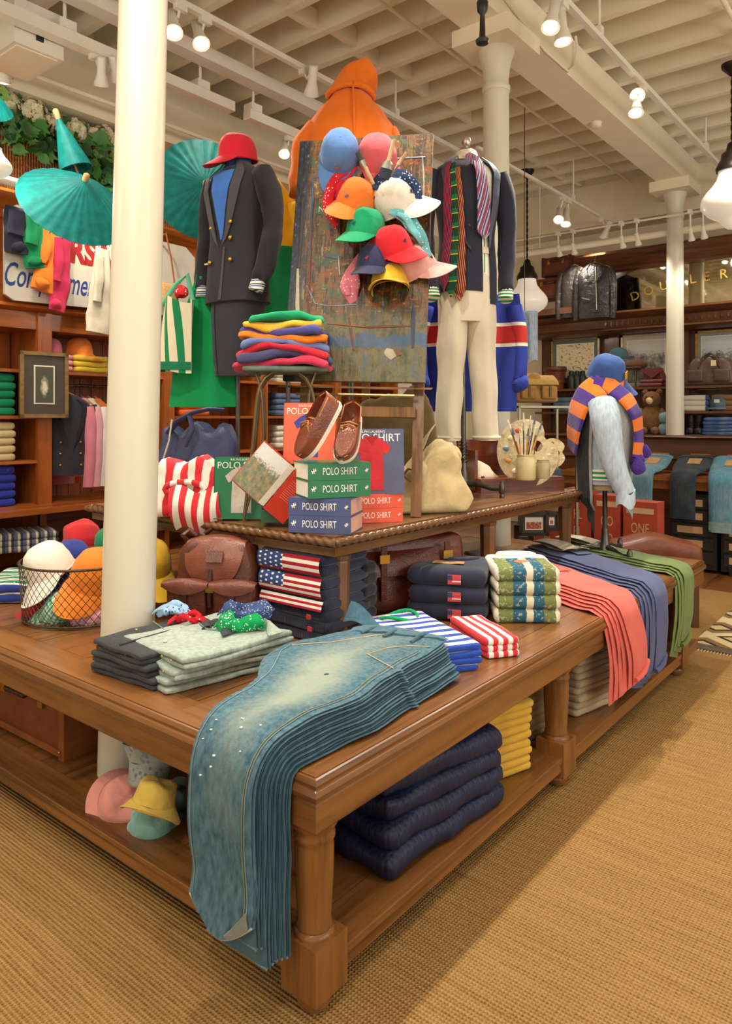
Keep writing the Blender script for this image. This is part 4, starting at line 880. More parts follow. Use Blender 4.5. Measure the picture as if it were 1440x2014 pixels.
# ================================================================ CAPS
def pony(mb, m, k=1.0):
    """little rider-and-pony emblem, flat, about 2 cm, drawn in the x-z plane"""
    for x0, z0, x1, z1 in ((-.5, -.05, .45, .3), (.35, .15, .75, .65), (.6, .45, .95, .62), (-.7, .0, -.5, .45), (-.45, -.6, -.3, 0), (-.2, -.5, -.08, 0), (.15, -.55, .28, 0), (.35, -.5, .6, -.36), (-.1, .3, .2, .85), (-.02, .85, .16, 1.05), (.2, .6, .7, .72), (.62, .6, .72, 1.2)):
        mb.box(((x0+x1)/2*.011*k, 0, (z0+z1)/2*.011*k), ((x1-x0)*.011*k, .0016, (z1-z0)*.011*k), m=m)
    return mb
def face(yaw=0, pitch=0, roll=0, base=YAW):
    r = math.radians; return (Matrix.Rotation(base, 3, 'Z') @ Matrix.Rotation(r(roll), 3, 'Y') @ Matrix.Rotation(r(pitch), 3, 'X') @ Matrix.Rotation(r(yaw), 3, 'Z')).to_euler()
def cap(c, rot, mat, lab, logo='#1e2a52', sc=1.0, under=None, grp='baseball caps', visor_mat=None):
    t = thing('baseball_cap', lab, 'cap', c, rot, grp); t.scale = (sc,)*3
    rings = []; N = 36
    for r, z in ((.002, .136), (.02, .135), (.046, .129), (.069, .114), (.084, .087), (.0915, .05), (.0945, .015), (.095, 0)):
        ring = []
        for k in range(N):
            a = 2*PI*k/N; g = 1-.012*max(0, math.cos(6*a))**12; p = V((r*.95*g*math.sin(a), -r*1.08*g*math.cos(a), z)); p += V((nz(p, 22, sc+c[0]), nz(p, 22, 2+c[1]), nz(p, 22, 4)))*.0036; ring.append(p)
        rings.append(ring)
    inner = [[p*.975 for p in r] for r in rings[::-1]]
    MB().loft(rings+inner, True).build('crown', mat, t, ang=60)
    MB().ball((0, 0, .133), .008, 8, (1, 1, .5)).build('button', mat, t)
    def vz(u, v):
        a = (u-.5)*2*math.radians(66); k = max(0, math.cos(a*1.34))**.55; x = .09*math.sin(a)*(1+.05*v); y = -.101*math.cos(a)-.088*v*k
        return V((x, y, .012-.052*v*k-3.2*x*x*(.2+.8*v*k)))
    MB().sheet(vz, 16, 6, .004).build('visor', visor_mat or mat, t, ang=60)
    MB().tube([V((.096*.95*math.sin(a), -.096*1.08*math.cos(a), .004)) for a in [2*PI*k/28 for k in range(29)]], .003, 6).build('sweatband', under or mat, t)
    if logo: pony(MB(), rotm(math.radians(-14), 0, 0, (0, -.1035, .05))).build('pony_logo', cloth(logo), t, smooth=False)
    return t
# ---------------------------------------------------------------- wire basket with caps
BC = V((-3.235, 1.90, ZT)); BR = .295; BH = .265
bk = thing('wire_basket', 'round rusty wire basket full of caps on the low table', 'basket', BC); WIRE = plain('#54493a', .5, .7, var=.3, sc=60)
for z, r in ((.012, BR*.95), (BH, BR)):
    MB().tube([V((r*math.cos(2*PI*k/48), r*math.sin(2*PI*k/48), z)) for k in range(49)], .006 if z > .1 else .005, 8).build('rim' if z > .1 else 'base_ring', WIRE, bk)
m = MB(); NW = 52; K = 6
for s in (-1, 1):
    for i in range(NW):
        pts = []
        for j in range(K*2+1):
            z = .012+(BH-.012)*j/(2*K); a = 2*PI*(i+s*.5*j)/NW; r = lerp(BR*.95, BR, j/(2*K)); pts.append(V((r*math.cos(a), r*math.sin(a), z)))
        m.tube(pts, .0014, 4, False)
o = m.build('wire_mesh', WIRE, bk); o['kind'] = 'stuff'
m = MB()
for i in range(-6, 7):
    x = i*BR/6.6; L = math.sqrt(max(0, (BR*.95)**2-x*x)); m.tube([(x, -L, .008), (x, L, .008)], .0015, 4); m.tube([(-L, x, .011), (L, x, .011)], .0015, 4)
o = m.build('base_mesh', WIRE, bk); o['kind'] = 'stuff'
GING = plaid('#3c9a72', '#bfe0cd', '#cfe6d4', .016); PGING = plaid('#e68aa4', '#f6dbe0', '#f4ccd6', .02)
def bcap(u, v, dD, rot, mat, lab, logo, sc=1.1, **k):
    D0 = dep(BC)+dD; cap(PD(u, v, D0), rot, mat, lab, logo, sc, grp='caps in the wire basket', **k)
bcap(104, 1128, -.02, face(-22, 14, -22), cloth('#efe8da', .08), 'white cap sticking out of the wire basket', None, 1.15)
bcap(186, 1150, -.06, face(-8, 14, 16), cloth('#ef8a2e', .12), 'big orange cap in the wire basket', None, 1.3, under=cloth('#c4531a'))
bcap(118, 1212, -.08, face(-12, 30, 30), GING, 'green gingham cap low in the wire basket', None, 1.0)
bcap(180, 1222, -.1, face(-15, 30, 20), PGING, 'pink gingham cap low in the wire basket', None, 1.0)
bcap(72, 1205, -.05, face(-80, 40, 0), cloth('#c22630'), 'red cap deep in the wire basket', None, .6)
bcap(292, 1120, .02, face(40, 20, 10), cloth('#e0b52c'), 'yellow cap at the column side of the wire basket', None, 1.15)
bcap(232, 1090, .12, face(20, 20, -10), cloth('#0e7a52'), 'dark green cap at the back of the wire basket', None, 1.1)
bcap(140, 1120, .18, face(20, 20, 10), cloth('#2d3f92'), 'royal blue cap at the back of the wire basket', None, 1.1)
t = thing('draped_cap', 'red cloth hat standing behind the wire basket', 'hat', PD(160, 1062, 4.3))
MB().rbox((0, 0, .0), (.26, .2, .22), .08, (10, 8, 8), .03, 7, 3, lambda p: V((p.x*(1-.5*(p.z+.1)/.22), p.y, p.z))).build('crown', cloth('#cf2f36', .2), t, ang=80); MB().sheet(lambda u, v: V((-.2+.4*u, -.1-.05*v, -.1+.03*math.sin(u*7))), 10, 3, .004).build('brim', cloth('#30469a'), t)
GSS = stripes((('#1d7a55', .35), ('#efe6cf', .22), ('#2b3f8e', .12), ('#efe6cf', .13), ('#1d7a55', .18)), .085, 1, warp=.02)
folded('folded_shirt', GSS, 'green and cream striped shirt left of the wire basket', 'shirt', (-3.83, 1.92, ZT+.001), .75, .40, .44, .1, 2, 201, None, collar_part(GSS, .4, .44, .1), amp=.01)
# bucket hats piled on the shelf front
def bh(u, v, D, rot, col, lab, w, sc=1.0, mat=None): bucket_hat(PD(u, v, D), rot, col, lab, w, sc, mat)
bh(300, 1622, 2.6, face(10, 26, 5), '#8fc7c4', 'aqua bucket hat at the bottom of the shelf pile', .5, .8)
bh(244, 1578, 2.72, face(-20, 46, 30), '#e79a93', 'salmon pink bucket hat leaning in the shelf pile', 1.3, .95)
bh(302, 1578, 2.48, face(30, -12, 14), '#e2c25d', 'yellow bucket hat with rolled brim in the shelf pile', 1.9, .72)
bh(298, 1500, 2.66, face(0, 160, 8), '#aeb9b4', 'grey bucket hat on top of the shelf pile', 1.0, .8, speckle('#a9b4b2', '#7f8a98', 60, .4))
bh(352, 1570, 2.76, face(60, 70, -40), '#6f8f92', 'dusty teal bucket hat at the right of the shelf pile', .7, .5)
# ================================================================ BUST MANNEQUIN WITH SCARF AND CAP
def surf_fn(rings, e=2.4):
    def f(th, z, off=0.0):
        for k in range(len(rings)-1):
            if rings[k][0] <= z <= rings[k+1][0] or k == len(rings)-2: break
        (z0, a0, b0, y0), (z1, a1, b1, y1) = rings[k], rings[k+1]; t = max(0, min(1, (z-z0)/(z1-z0))); t = t*t*(3-2*t)*.5+t*.5
        a, b, y = lerp(a0, a1, t), lerp(b0, b1, t), lerp(y0, y1, t); s, c = math.sin(th), math.cos(th)
        p = V((a*math.copysign(abs(s)**(2/e), s), y-b*math.copysign(abs(c)**(2/e), c), z)); n = V((s/a, -c/b, 0)).normalized(); return p+n*off
    return f
def body_loft(f, z0, z1, nz_=16, n=36, wr=.004, seed=0, caps=True, off=0.0):
    m = MB(); m.loft([[f(2*PI*j/n, lerp(z0, z1, i/nz_), off)+V((nz(f(2*PI*j/n, lerp(z0, z1, i/nz_)), 7, seed), nz(f(2*PI*j/n, lerp(z0, z1, i/nz_)), 7, seed+3), 0))*wr for j in range(n)] for i in range(nz_+1)], caps); return m
def patch(f, fn, nu=8, nv=10, off=.006, th=.004):
    """cloth laid on the body: fn(u,v) -> (theta, z)"""
    return MB().sheet(lambda u, v: f(*fn(u, v), off), nu, nv, th)
def stand(t, c, zb, zt, feet=3, r=.016, fr=.24, m=None, rot0=0, spring=False):
    m = m or plain('#5d5a52', .35, .8, var=.2, sc=25); c = V(c)
    MB().tube([(c.x, c.y, zb+.05), (c.x, c.y, zt)], r, 12).build('pole', m, t); MB().lathe([(.05, zb+.035), (.045, zb+.06), (.03, zb+.1), (.022, zb+.17), (.02, zb+.2)], 16, (c.x, c.y, 0)).build('pole_socket', m, t)
    for k in range(feet):
        a = rot0+2*PI*k/feet; d = V((math.cos(a), math.sin(a), 0))
        ft = MB().tube([V((c.x, c.y, zb+.07))+d*.02, V((c.x, c.y, zb+.075))+d*fr*.35, V((c.x, c.y, zb+.05))+d*fr*.75, V((c.x, c.y, zb+.055))+d*fr], [.022, .017, .013, .016], 8); o = ft.build('foot', m, t)
        MB().lathe([(.014, zb+.002), (.016, zb+.012), (.012, zb+.022), (.018, zb+.03), (.018, zb+.08), (.01, zb+.09), (.012, zb+.1)], 12, V((c.x, c.y, 0))+d*fr).build('foot_knob', m, o)
    if spring:
        MB().tube([V((c.x+.026*math.cos(k*.7), c.y+.026*math.sin(k*.7), lerp(zb+.2, zt-.0, k/90))) for k in range(91)], .005, 5).build('spring', m, t)
BPOS = Pz(1190, 1088, ZT+.03); BPOS.z = ZT
BROT = 1.2; bt = thing('bust_mannequin', 'headless bust in pale blue shirt and vest on a cast iron stand', 'mannequin', BPOS, YAW+BROT)
stand(bt, (0, 0, 0), 0, .56, 3, .016, .25, rot0=-.35)
zk = dep(BPOS)/FPX   # metres per pixel there
BZ0 = .40            # hem of vest
ringsB = [(.38, .165, .15, 0), (.55, .18, .16, 0), (.72, .19, .165, 0), (.9, .205, .17, -.01), (1.02, .2, .15, 0), (1.1, .15, .115, .01), (1.16, .075, .075, .02), (1.22, .06, .06, .01)]
fB = surf_fn(ringsB); VEST = denim('#9fa3a6', .2, '#b5b8ba'); PSH = denim('#b9cbdc', .3, '#cbd9e4'); DKJ = denim('#35383c', .15, '#4a4d50')
body_loft(fB, .5, 1.2, 16, 32, .006, 1).build('torso', PSH, bt)
MB().lathe([(.14, .46), (.15, .48), (.15, .53), (.12, .55)], 24).build('wooden_base', plain('#c9b384', .5), bt)
patch(fB, lambda u, v: (lerp(-1.15, .1, u), lerp(.40+.06*math.sin(u*3), 1.06, v)), 10, 14, .014, .005).build('vest_panel', VEST, bt)
patch(fB, lambda u, v: (lerp(-3.7, -2.0, u), lerp(.22+.16*u, 1.08, v)), 12, 14, .02, .005).build('jacket_back', DKJ, bt)
patch(fB, lambda u, v: (lerp(-2.0, -1.9, u), lerp(.32, 1.04, v)), 4, 12, .022, .005).build('jacket_edge', VEST, bt)
patch(fB, lambda u, v: (lerp(.1, 1.5, u), lerp(.45, 1.06, v)), 10, 12, .01, .005).build('vest_panel', VEST, bt)
MB().sheet(lambda u, v: fB(lerp(-1.1, .1, u), .46, .016)+V((0, 0, -.22*v*(.25+.75*u)*(1.0 if u < .9 else .8))), 12, 8, .005).build('vest_tail', VEST, bt)
MB().sheet(lambda u, v: fB(lerp(-2.6, -1.95, u), .36, .022)+V((0, 0, -.2*v*u)), 8, 6, .005).build('jacket_tail', DKJ, bt)
slv = [fB(-1.6, 1.03, .0), fB(-1.55, .95, .045), fB(-1.5, .84, .06), fB(-1.4, .7, .075), fB(-1.25, .57, .085), fB(-1.05, .46, .095)]
MB().tube(smoothp(seg(slv, 14), 1), wl([(0, .09), (.2, .098), (.6, .078), (1, .062)], 14), 12, squash=.9).build('sleeve', PSH, bt, ang=80)
MB().sheet(lambda u, v: slv[-1]+V((.06*math.cos(2*PI*u)*(1+.3*v), .055*math.sin(2*PI*u), .01-.09*v+.018*math.sin(6*PI*u))), 20, 4, .004).build('cuff', PSH, bt)
patch(fB, lambda u, v: (lerp(-1.9, -1.2, u), lerp(.53, .6, v)), 8, 3, .012, .004).build('green_stripe_hem', stripes((('#1f9a5a', .5), ('#efeade', .5)), .03, 2), bt)
def scarf_m():
    t = NT('scarf_knit'); uv = t.sep(t.coord('UV')); fr = t.math('FRACT', t.math('ADD', t.math('MULTIPLY', uv[1], 4.0), .1)); col = t.mix(t.math('GREATER_THAN', fr, .5), lin('#4a2c8f'), lin('#ef7d1e'))
    w = t.math('SINE', t.math('MULTIPLY', uv[0], 120)); t.bump(w, .002, .7); return t.fin(col, .95, spec=.1, sheen=.3)
sc = thing('knitted_scarf', 'purple and orange striped knitted scarf with pompom ends on the bust', 'scarf', BPOS, YAW+BROT); SM = scarf_m()
def up_side(P):
    S = []
    for i, p in enumerate(P):
        T = (P[min(i+1, len(P)-1)]-P[max(i-1, 0)]).normalized(); n = V((p.x, p.y, .06)).normalized(); S.append(n.cross(T).normalized())
    return S
for pts, w in (([fB(-2.75, .72, .05), fB(-2.6, .86, .055), fB(-2.4, 1.0, .05), fB(-2.1, 1.1, .04), fB(-1.5, 1.16, .035), fB(-.9, 1.16, .035), fB(-.3, 1.12, .04)], .19), ([fB(-1.9, 1.17, .045), fB(-1.2, 1.15, .05), fB(-.75, 1.06, .055), fB(-.5, .94, .055), fB(-.4, .8, .06), fB(-.45, .68, .06)], .12)):
    P = smoothp(seg(pts, 30), 2); S = up_side(P); ribbon(MB(), P, S, [w]*30, .022, 8, .006, 3, 8).build('wrap', SM, sc, uv=True, ang=80)
for k, (th, z) in enumerate(((-.15, .72), (-.55, .62), (-.4, .66))): MB().ball(fB(th, z, .08 if k < 2 else .05), .048, 12, amp=.35, seed=k).build('pompom', cloth('#4a2c8f', .3, fold=60), sc)
bc = cap(BPOS+V((0, 0, 1.2)), face(64, 26, 8), cloth('#3c5f9f', .18), 'blue cap with gold striped badge tilted on the bust', None, 1.2, grp='caps on mannequins')
bg = MB(); [bg.box((-.03+.014*k, -.106, .055-.004*(k % 2)), (.008, .006, .04), (math.radians(-14), 0, .2)) for k in range(4)]; bg.build('striped_badge', cloth('#e2b838'), bc, smooth=False)
# leather bench behind the table
t = thing('leather_bench', 'brown leather bench seat with a crowned top behind the low table', 'bench', (-1.84, 5.87, 0), .62)
MB().rbox((0, 0, .54), (.66, .34, .18), .06, (14, 8, 6), .003, 6, 1, lambda p: V((p.x, p.y, p.z+.06*math.cos(p.x/.33*PI/2)**2))).build('seat', leather('#7d4228', .35), t)
for x in (-.27, .27):
    for y in (-.12, .12): MB().box((x, y, .24), (.05, .05, .48)).build('leg', wood('#5b3517', '#38200d', 2), t, smooth=False)
# ================================================================ UPPER TABLE
PAPER = plain('#e9e4d4', .8, var=.05, sc=60); WTXT = plain('#f3efe6', .6, var=.02)
def book(c, rot, w, d, h, col, lab, spine=None, grp='polo books', title='POLO SHIRT', fore=None, pony_=True, tilt=None):
    """lying book: spine faces local -y, w along the spine, d depth"""
    t = thing('book', lab, 'book', c, rot, grp); CM = plain(col, .35, var=.05, sc=15)
    if tilt: t.rotation_euler = tilt
    MB().box((0, .004, h/2), (w-.008, d-.01, h-.008)).build('pages', plain(fore, .8) if fore else PAPER, t, smooth=False)
    MB().span((-w/2, -d/2, 0), (w/2, d/2, .004)).span((-w/2, -d/2, h-.004), (w/2, d/2, h)).build('cover', CM, t, smooth=False)
    sp = MB().span((-w/2, -d/2-.002, 0), (w/2, -d/2+.004, h)).build('spine', CM, t, smooth=False)
    if title:
        text('spine_title', title, h*.6, WTXT, sp, (.0, -d/2-.0028, h/2), (PI/2, 0, 0), min(1.0, w*.62/(h*.6*len(title)*.62)), th=.0004)
        pony(MB(), rotm(0, 0, 0, (-w*.42, -d/2-.003, h/2)), h/.032*.55).build('spine_pony', WTXT, sp, smooth=False); pony(MB(), rotm(0, 0, 0, (w*.43, -d/2-.003, h/2)), h/.032*.4).build('spine_mark', WTXT, sp, smooth=False)
    return t
bp = PD(648, 1030, 3.17); bp.z = ZU
def ang_of(a, b): return math.atan2(b.y-a.y, b.x-a.x)
bl, bn, brr = Pz(568, 1047, ZU), Pz(690, 1052, ZU), Pz(718, 1036, ZU)
ra = ang_of(bl, bn); H_ = .073
cB = (bl+bn)/2+V((-math.sin(ra), math.cos(ra), 0))*.10
for i in range(2): book((cB.x, cB.y, ZU+.001+H_*i), ra, (bn-bl).length, .2, H_-.001, '#4b5583', ('bottom', 'upper')[i]+' blue book of the pair facing the shop front', fore='#d9a79a')
ra2 = ra+.62; cG = cB+V((.0, .03, 0))
for i in range(2): book((cG.x+.0, cG.y+.0, ZU+.002+2*H_+H_*i), ra2, .275, .225, H_-.001, '#1f7449', ('lower', 'upper')[i]+' green book under the boat shoes')
cO = Pz(752, 1030, ZU); dr = V((math.cos(ra2), math.sin(ra2), 0)); cO = cO+V((-.12, .06, 0))
for i in range(2): book((cO.x, cO.y, ZU+.001+.066*i), ra2-.1, .26, .2, .065, '#e65a3c', ('lower', 'upper')[i]+' orange red book right of the blue pair')
# standing / leaning cover books
def shirt_motif(t, col, s, y, z0, dark=None):
    m = MB(); sh = [(-.1, .1), (-.06, .135), (-.03, .15), (.03, .15), (.06, .135), (.1, .1), (.078, .06), (.058, .075), (.06, -.12), (-.06, -.12), (-.058, .075), (-.078, .06)]
    f = [V((x*s, y, z0+z*s)) for x, z in sh]; b = [p+V((0, .002, 0)) for p in f]; m.loft([b, f]).build('printed_polo', cloth(col), t, smooth=False)
    MB().loft([[V((x*s, y-.0008, z0+z*s)) for x, z in ((-.028, .15), (0, .115), (.028, .15), (.02, .155), (-.02, .155))], [V((x*s, y-.0016, z0+z*s)) for x, z in ((-.028, .15), (0, .115), (.028, .15), (.02, .155), (-.02, .155))]]).build('printed_collar', cloth(dark or col), t, smooth=False)
def standing_book(u, v, D, w, h, col, lab, pcol=None, pitch=-.1, yaw=0, title='POLO SHIRT', head='RALPH LAUREN\'S'):
    p = PD(u, v, D); t = thing('book', lab, 'book', p, (pitch, 0, YAW+yaw), 'polo books'); CM = plain(col, .35, var=.05, sc=15)
    MB().span((-w/2, 0, 0), (w/2, .004, h)).span((-w/2, .034, 0), (w/2, .038, h)).span((-w/2, .0, 0), (-w/2+.004, .038, h)).build('cover', CM, t, smooth=False); MB().span((-w/2+.004, .004, .004), (w/2-.004, .034, h-.004)).build('pages', PAPER, t, smooth=False)
    text('cover_title', title, w*.17, WTXT, t, (0, -.001, h*.86), (PI/2, 0, 0), .95, th=.0004); text('cover_heading', head, w*.055, WTXT, t, (0, -.001, h*.955), (PI/2, 0, 0), 1, th=.0004)
    if pcol: shirt_motif(t, pcol[0], w/.26*.78, -.002, h*.42, pcol[1])
    return t
standing_book(732, 972, 3.36, .30, .30, '#565b78', 'slate blue book standing behind the boat shoes, red polo on its cover', ('#c9323a', '#a8262e'), yaw=.1)
standing_book(607, 912, 3.36, .24, .28, '#f0684a', 'orange book standing behind the green books, blue polo on its cover', ('#4a4fa5', '#3a3f8a'), yaw=-.1)
standing_book(474, 1021, 3.42, .26, .29, '#17774a', 'green book standing behind the open red book', ('#cfc7bd', '#b9b0a5'), pitch=-.12)
for i in range(2): book(PD(546, 1022-27*i, 3.32), YAW+.05, .13, .18, .058, '#2d5c45', ('lower', 'upper')[i]+' dark green book half hidden by the open red book', title=None)
# open red book leaning on its corner
t = thing('open_book', 'open book with red cover and photo pages balanced on its corner', 'book', PD(512, 1026, 3.22), (0, 0, YAW), 'polo books')
def photo_m(sky='#d8d6d2', a='#7e8466', b='#5c5a4e', c='#b98a5c'):
    t = NT('photo_print'); co = t.coord('UV'); u = t.sep(co); n = t.noise(co, 6, 5, .65); n2 = t.noise(co, 17, 4, .6)
    base = t.ramp(n, [(.3, lin(b)), (.5, lin(a)), (.65, lin(c)), (.8, lin('#d9cfb0'))]); k = t.ramp(t.math('ADD', u[1], t.math('MULTIPLY', t.math('SUBTRACT', n2, .5), .5)), [(.62, (0, 0, 0, 1)), (.72, (1, 1, 1, 1))]); return t.fin(t.mix(k, base, lin(sky)), .35)
q = Matrix.Translation((-.01, 0, .07)) @ Matrix.Rotation(math.radians(40), 4, 'Y') @ Matrix.Scale(.8, 4)
MB().sheet(lambda u, v: q @ V((-.20+.19*u, .0-.03*math.sin(u*PI*.5), .02+.27*v)), 8, 4, .003).build('photo_page', photo_m(), t, uv=True)
MB().sheet(lambda u, v: q @ V((-.01+.035*u, -.03+.012*u, .02+.27*v)), 3, 3, .003).build('page_block', PAPER, t)
MB().sheet(lambda u, v: q @ V((.03+.14*u, -.035+.012*u, .015+.28*v)), 4, 4, .006).build('red_cover', plain('#c2331f', .3), t)
MB().sheet(lambda u, v: q @ V((-.205+.2*u, .012-.03*math.sin(u*PI*.5), .012+.285*v)), 4, 4, .004).build('red_cover', plain('#c2331f', .3), t)
m = MB(); [m.box(q @ V((.10, -.0325, .12+.012*k)), (.07, .001, .003), (0, math.radians(40), .09)) for k in range(10)]; m.build('blurb_lines', plain('#d9695a', .5), t, smooth=False)
for i in range(3): book(PD(322, 1008-17*i, 3.72), YAW+.3, .2, .16, .042, '#e4ddd0', ('bottom', 'middle', 'top')[i]+' white book at the left end behind the column', title=None, grp='white books')
# ---------------------------------------------------------------- boat shoes
SHB = leather('#7a3f2a', .25); SOLE = plain('#eae3cf', .5)
def shoe(c, rot, lab):
    t = thing('boat_shoe', lab, 'shoe', c, rot, 'brown boat shoes')
    def outline(s):   # s 0 heel .. 1 toe : half width, centre offset
        return lerp(.034, .046, min(1, s*1.5))*math.sqrt(max(.0, 1-max(0, (s-.72)/.28)**2.4))*math.sqrt(max(.0, 1-max(0, (.12-s)/.12)**2)), .008*math.sin(s*PI)
    L = .29; ns = 20
    def ring(s, zf, wf, n=16, zb=0):
        w, o = outline(min(.999, max(.001, s))); return [V((o+w*wf*math.sin(2*PI*j/n), (s-.5)*L, zb+zf*(.5+.5*math.cos(2*PI*j/n)))) for j in range(n)]
    m = MB(); m.loft([[V((outline(s)[1]+x*outline(s)[0]*1.1, -(s-.5)*L, z)) for x, z in ((-1, 0), (1, 0), (1.02, .016), (-1.02, .016))] for s in [.002+.996*k/ns for k in range(ns+1)]]); m.build('sole', SOLE, t, ang=50)
    def hgt(s): return .075*(1-max(0, (s-.12))*.2) if s < .55 else lerp(.07, .035, ((s-.55)/.45)**1.1)
    m = MB(); rings = []
    for k in range(ns+1):
        s = .004+.992*k/ns; w, o = outline(s); h = hgt(s); op = max(0, min(1, (.52-s)/.06)) if s > .1 else max(0, min(1, (s-.03)/.05)); ring_ = []
        for j in range(15):   # U section, open at the ankle
            a = lerp(-1, 1, j/14); aa = abs(a); x = math.copysign(min(1, aa*1.6)**.8, a)*w*(1.0-.18*max(0, .6-aa)*0); z = .016+h*(1-max(0, (aa-.42)/.58)**2.2)
            if aa < .55 and op > 0: x = math.copysign(w*(.72+.28*min(1, aa*1.6)), a) if aa > .01 else 0; z = .016+h*(1-.0) if aa > .38 else lerp(.016+h, .02, op*(1-aa/.38)**.5)
            ring_.append(V((o+x, -(s-.5)*L, z)))
        rings.append(ring_)
    m.loft(rings, False, False); m.build('upper', SHB, t, ang=75)
    MB().sheet(lambda u, v: V((.008+(u-.5)*.06, -(lerp(.42, .66, v)-.5)*L, .082-.028*v-.03*(2*u-1)**2*.6)), 8, 8, .004).build('tongue', leather('#8a4a30', .3), t)
    MB().tube([V((outline(s)[1]+sg*outline(s)[0]*.86, -(s-.5)*L, .016+hgt(s)*.72)) for sg in (1,) for s in [.56+.42*k/9 for k in range(10)]]+[V((outline(s)[1]-outline(s)[0]*.86, -(s-.5)*L, .016+hgt(s)*.72)) for s in [.98-.42*k/9 for k in range(10)]], .003, 6).build('moccasin_seam', cloth('#c39a6b'), t)
    lc = leather('#b0713c', .5)
    for k in range(3): s = .44+.07*k; MB().tube([V((-.034, -(s-.5)*L, .07-.01*k)), V((.008, -(s-.5)*L-.004, .088-.012*k)), V((.046, -(s-.5)*L, .07-.01*k))], .003, 6).build('lace', lc, t)
    for sg in (-1, 1): MB().tube([V((.008, -.0, .088)), V((.008+sg*.03, -.02, .095)), V((.008+sg*.035, -.04, .08)), V((.008+sg*.012, -.02, .085)), V((.008+sg*.02, -.06, .06))], .003, 6).build('lace_bow', lc, t)
    MB().tube([V((outline(s)[1]+sg*outline(s)[0]*1.0, -(s-.5)*L, .016+hgt(s)*.86)) for sg, s in ((1, .4), (1, .25), (1, .1), (0, .0), (-1, .1), (-1, .25), (-1, .4))], .0032, 6).build('collar_lace', lc, t)
    return t
BT = ZU+.002+4*H_
def orient(T, U):
    """local -y -> T, local z -> U, both given as (right, away, up) seen from the shop front"""
    w = lambda q: (RT*q[0]+FW*q[1]+V((0, 0, q[2]))).normalized(); T, U = w(T), w(U); U = (U-T*U.dot(T)).normalized(); Y = -T; X = Y.cross(U); return Matrix((X, Y, U)).transposed().to_euler()
shoe(PD(634, 848, 3.06), orient((-.5, -.2, -.84), (-.72, -.55, .42)), 'brown boat shoe standing on its toe against its mate')
shoe(PD(684, 862, 3.12), orient((-.16, -.66, -.68), (.0, -.68, .72)), 'brown boat shoe with toe pointing to the shop front')
# ---------------------------------------------------------------- slumped canvas bag, striped shirt, navy tote
CV = cloth('#cdb98a', .15, fold=12)
def slump(name, lab, cat, c, rot, w, d, h, mat, seed, lean=0, peaks=((-.3, .5), (.25, 1.0)), amp=.03, n=(18, 14, 12), grp=None):
    t = thing(name, lab, cat, c, rot, grp)
    def f(p):
        k = (p.z+h/2)/h; top = max(math.exp(-((p.x/w-a)*2.6)**2)*b for a, b in peaks); z = -h/2+(p.z+h/2)*(.25+.75*top if k > .02 else 1); q = V((p.x*(1.08-.25*k)+lean*k, p.y*(1.1-.35*k), z))
        cr = nz(V((q.x*1.0, q.y, q.z*.35)), 16, seed); q += V((p.x, p.y, 0)).normalized()*(amp*nz(q, 9, seed+2)+amp*.5*abs(cr))*(.2+.8*min(1, k*3)); q.z += amp*.6*nz(q, 12, seed+5)*min(1, k*4); return q
    MB().rbox((0, 0, h/2), (w, d, h), .05, n, 0, 1, 0, f).build('body', mat, t, ang=85); return t
t = slump('canvas_bag', 'slumped sand coloured canvas bag at the edge of the raised table', 'bag', PD(820, 1000, 3.78).xy.to_3d()+V((0, 0, ZU)), YAW+.25, .46, .28, .36, CV, 4, .03, ((-.4, .5), (.26, 1.0)), .055)
MB().sheet(lambda u, v: V((-.14+.12*u+.03*v, -.135-.02*math.sin(v*PI), .12+.12*v+.05*math.sin(u*PI)*v)), 8, 8, .006).build('flap', CV, t)
MB().tube([(-.12, -.15, .2), (-.1, -.17, .23), (-.06, -.165, .22), (-.09, -.17, .17), (-.12, -.15, .2)], .007, 6).build('toggle_loop', leather('#6b4a2a'), t)
MB().sheet(lambda u, v: V((-.1+.2*v-.05*u, -.02+.06*u, .12+.32*v*(1-.3*u)+.02*math.sin(v*9))), 8, 12, .005).build('drawn_flap', CV, t)
t = slump('canvas_backpack', 'olive canvas pack standing behind the easel', 'bag', PD(765, 880, 4.15).xy.to_3d()+V((0, 0, ZU)), YAW, .58, .3, .66, cloth('#6d5b38', .2, fold=10), 7, .0, ((-.2, .85), (.28, 1.0), (.0, .9)), .03)
MB().tube([(.15, -.12, .5), (.2, -.18, .35), (.15, -.16, .15)], .014, 8, squash=.4).build('strap', leather('#4a3a22'), t)
RS2 = stripes((('#d8303a', .5), ('#efe9dc', .5)), .075, 0, warp=.06)
t = slump('striped_shirt', 'crumpled red and white striped shirt by the navy bag', 'shirt', PD(378, 1000, 3.62).xy.to_3d()+V((0, 0, ZU)), YAW-.1, .50, .24, .29, RS2, 9, -.02, ((-.2, .95), (.15, 1.0), (.4, .6)), .03)
MB().sheet(lambda u, v: V((-.06+.24*u+.03*v, -.14-.05*math.sin(v*PI), .14-.19*v+.02*math.sin(u*8))), 12, 8, .006).build('hanging_tail', stripes((('#d8303a', .5), ('#efe9dc', .5)), .06, 0, rot=.0), t)
MB().tube([V((.01+.1*math.cos(a), -.13, .14+.035*math.sin(a))) for a in [2*PI*k/16 for k in range(17)]], .014, 8).build('collar', RS2, t)
NB = leather('#3b4266', .45)
t = slump('leather_tote', 'navy leather bag with rolled handle behind the striped shirt', 'bag', PD(392, 985, 3.95).xy.to_3d()+V((0, 0, ZU)), YAW, .46, .24, .50, NB, 12, .0, ((-.35, .82), (0, .9), (.35, .86)), .022)
MB().tube(smoothp([V((-.14, -.1, .40)), V((-.1, -.13, .47)), V((0, -.135, .51)), V((.08, -.13, .535)), V((.15, -.1, .52))], 1), .026, 8, squash=.45).build('handle', NB, t)
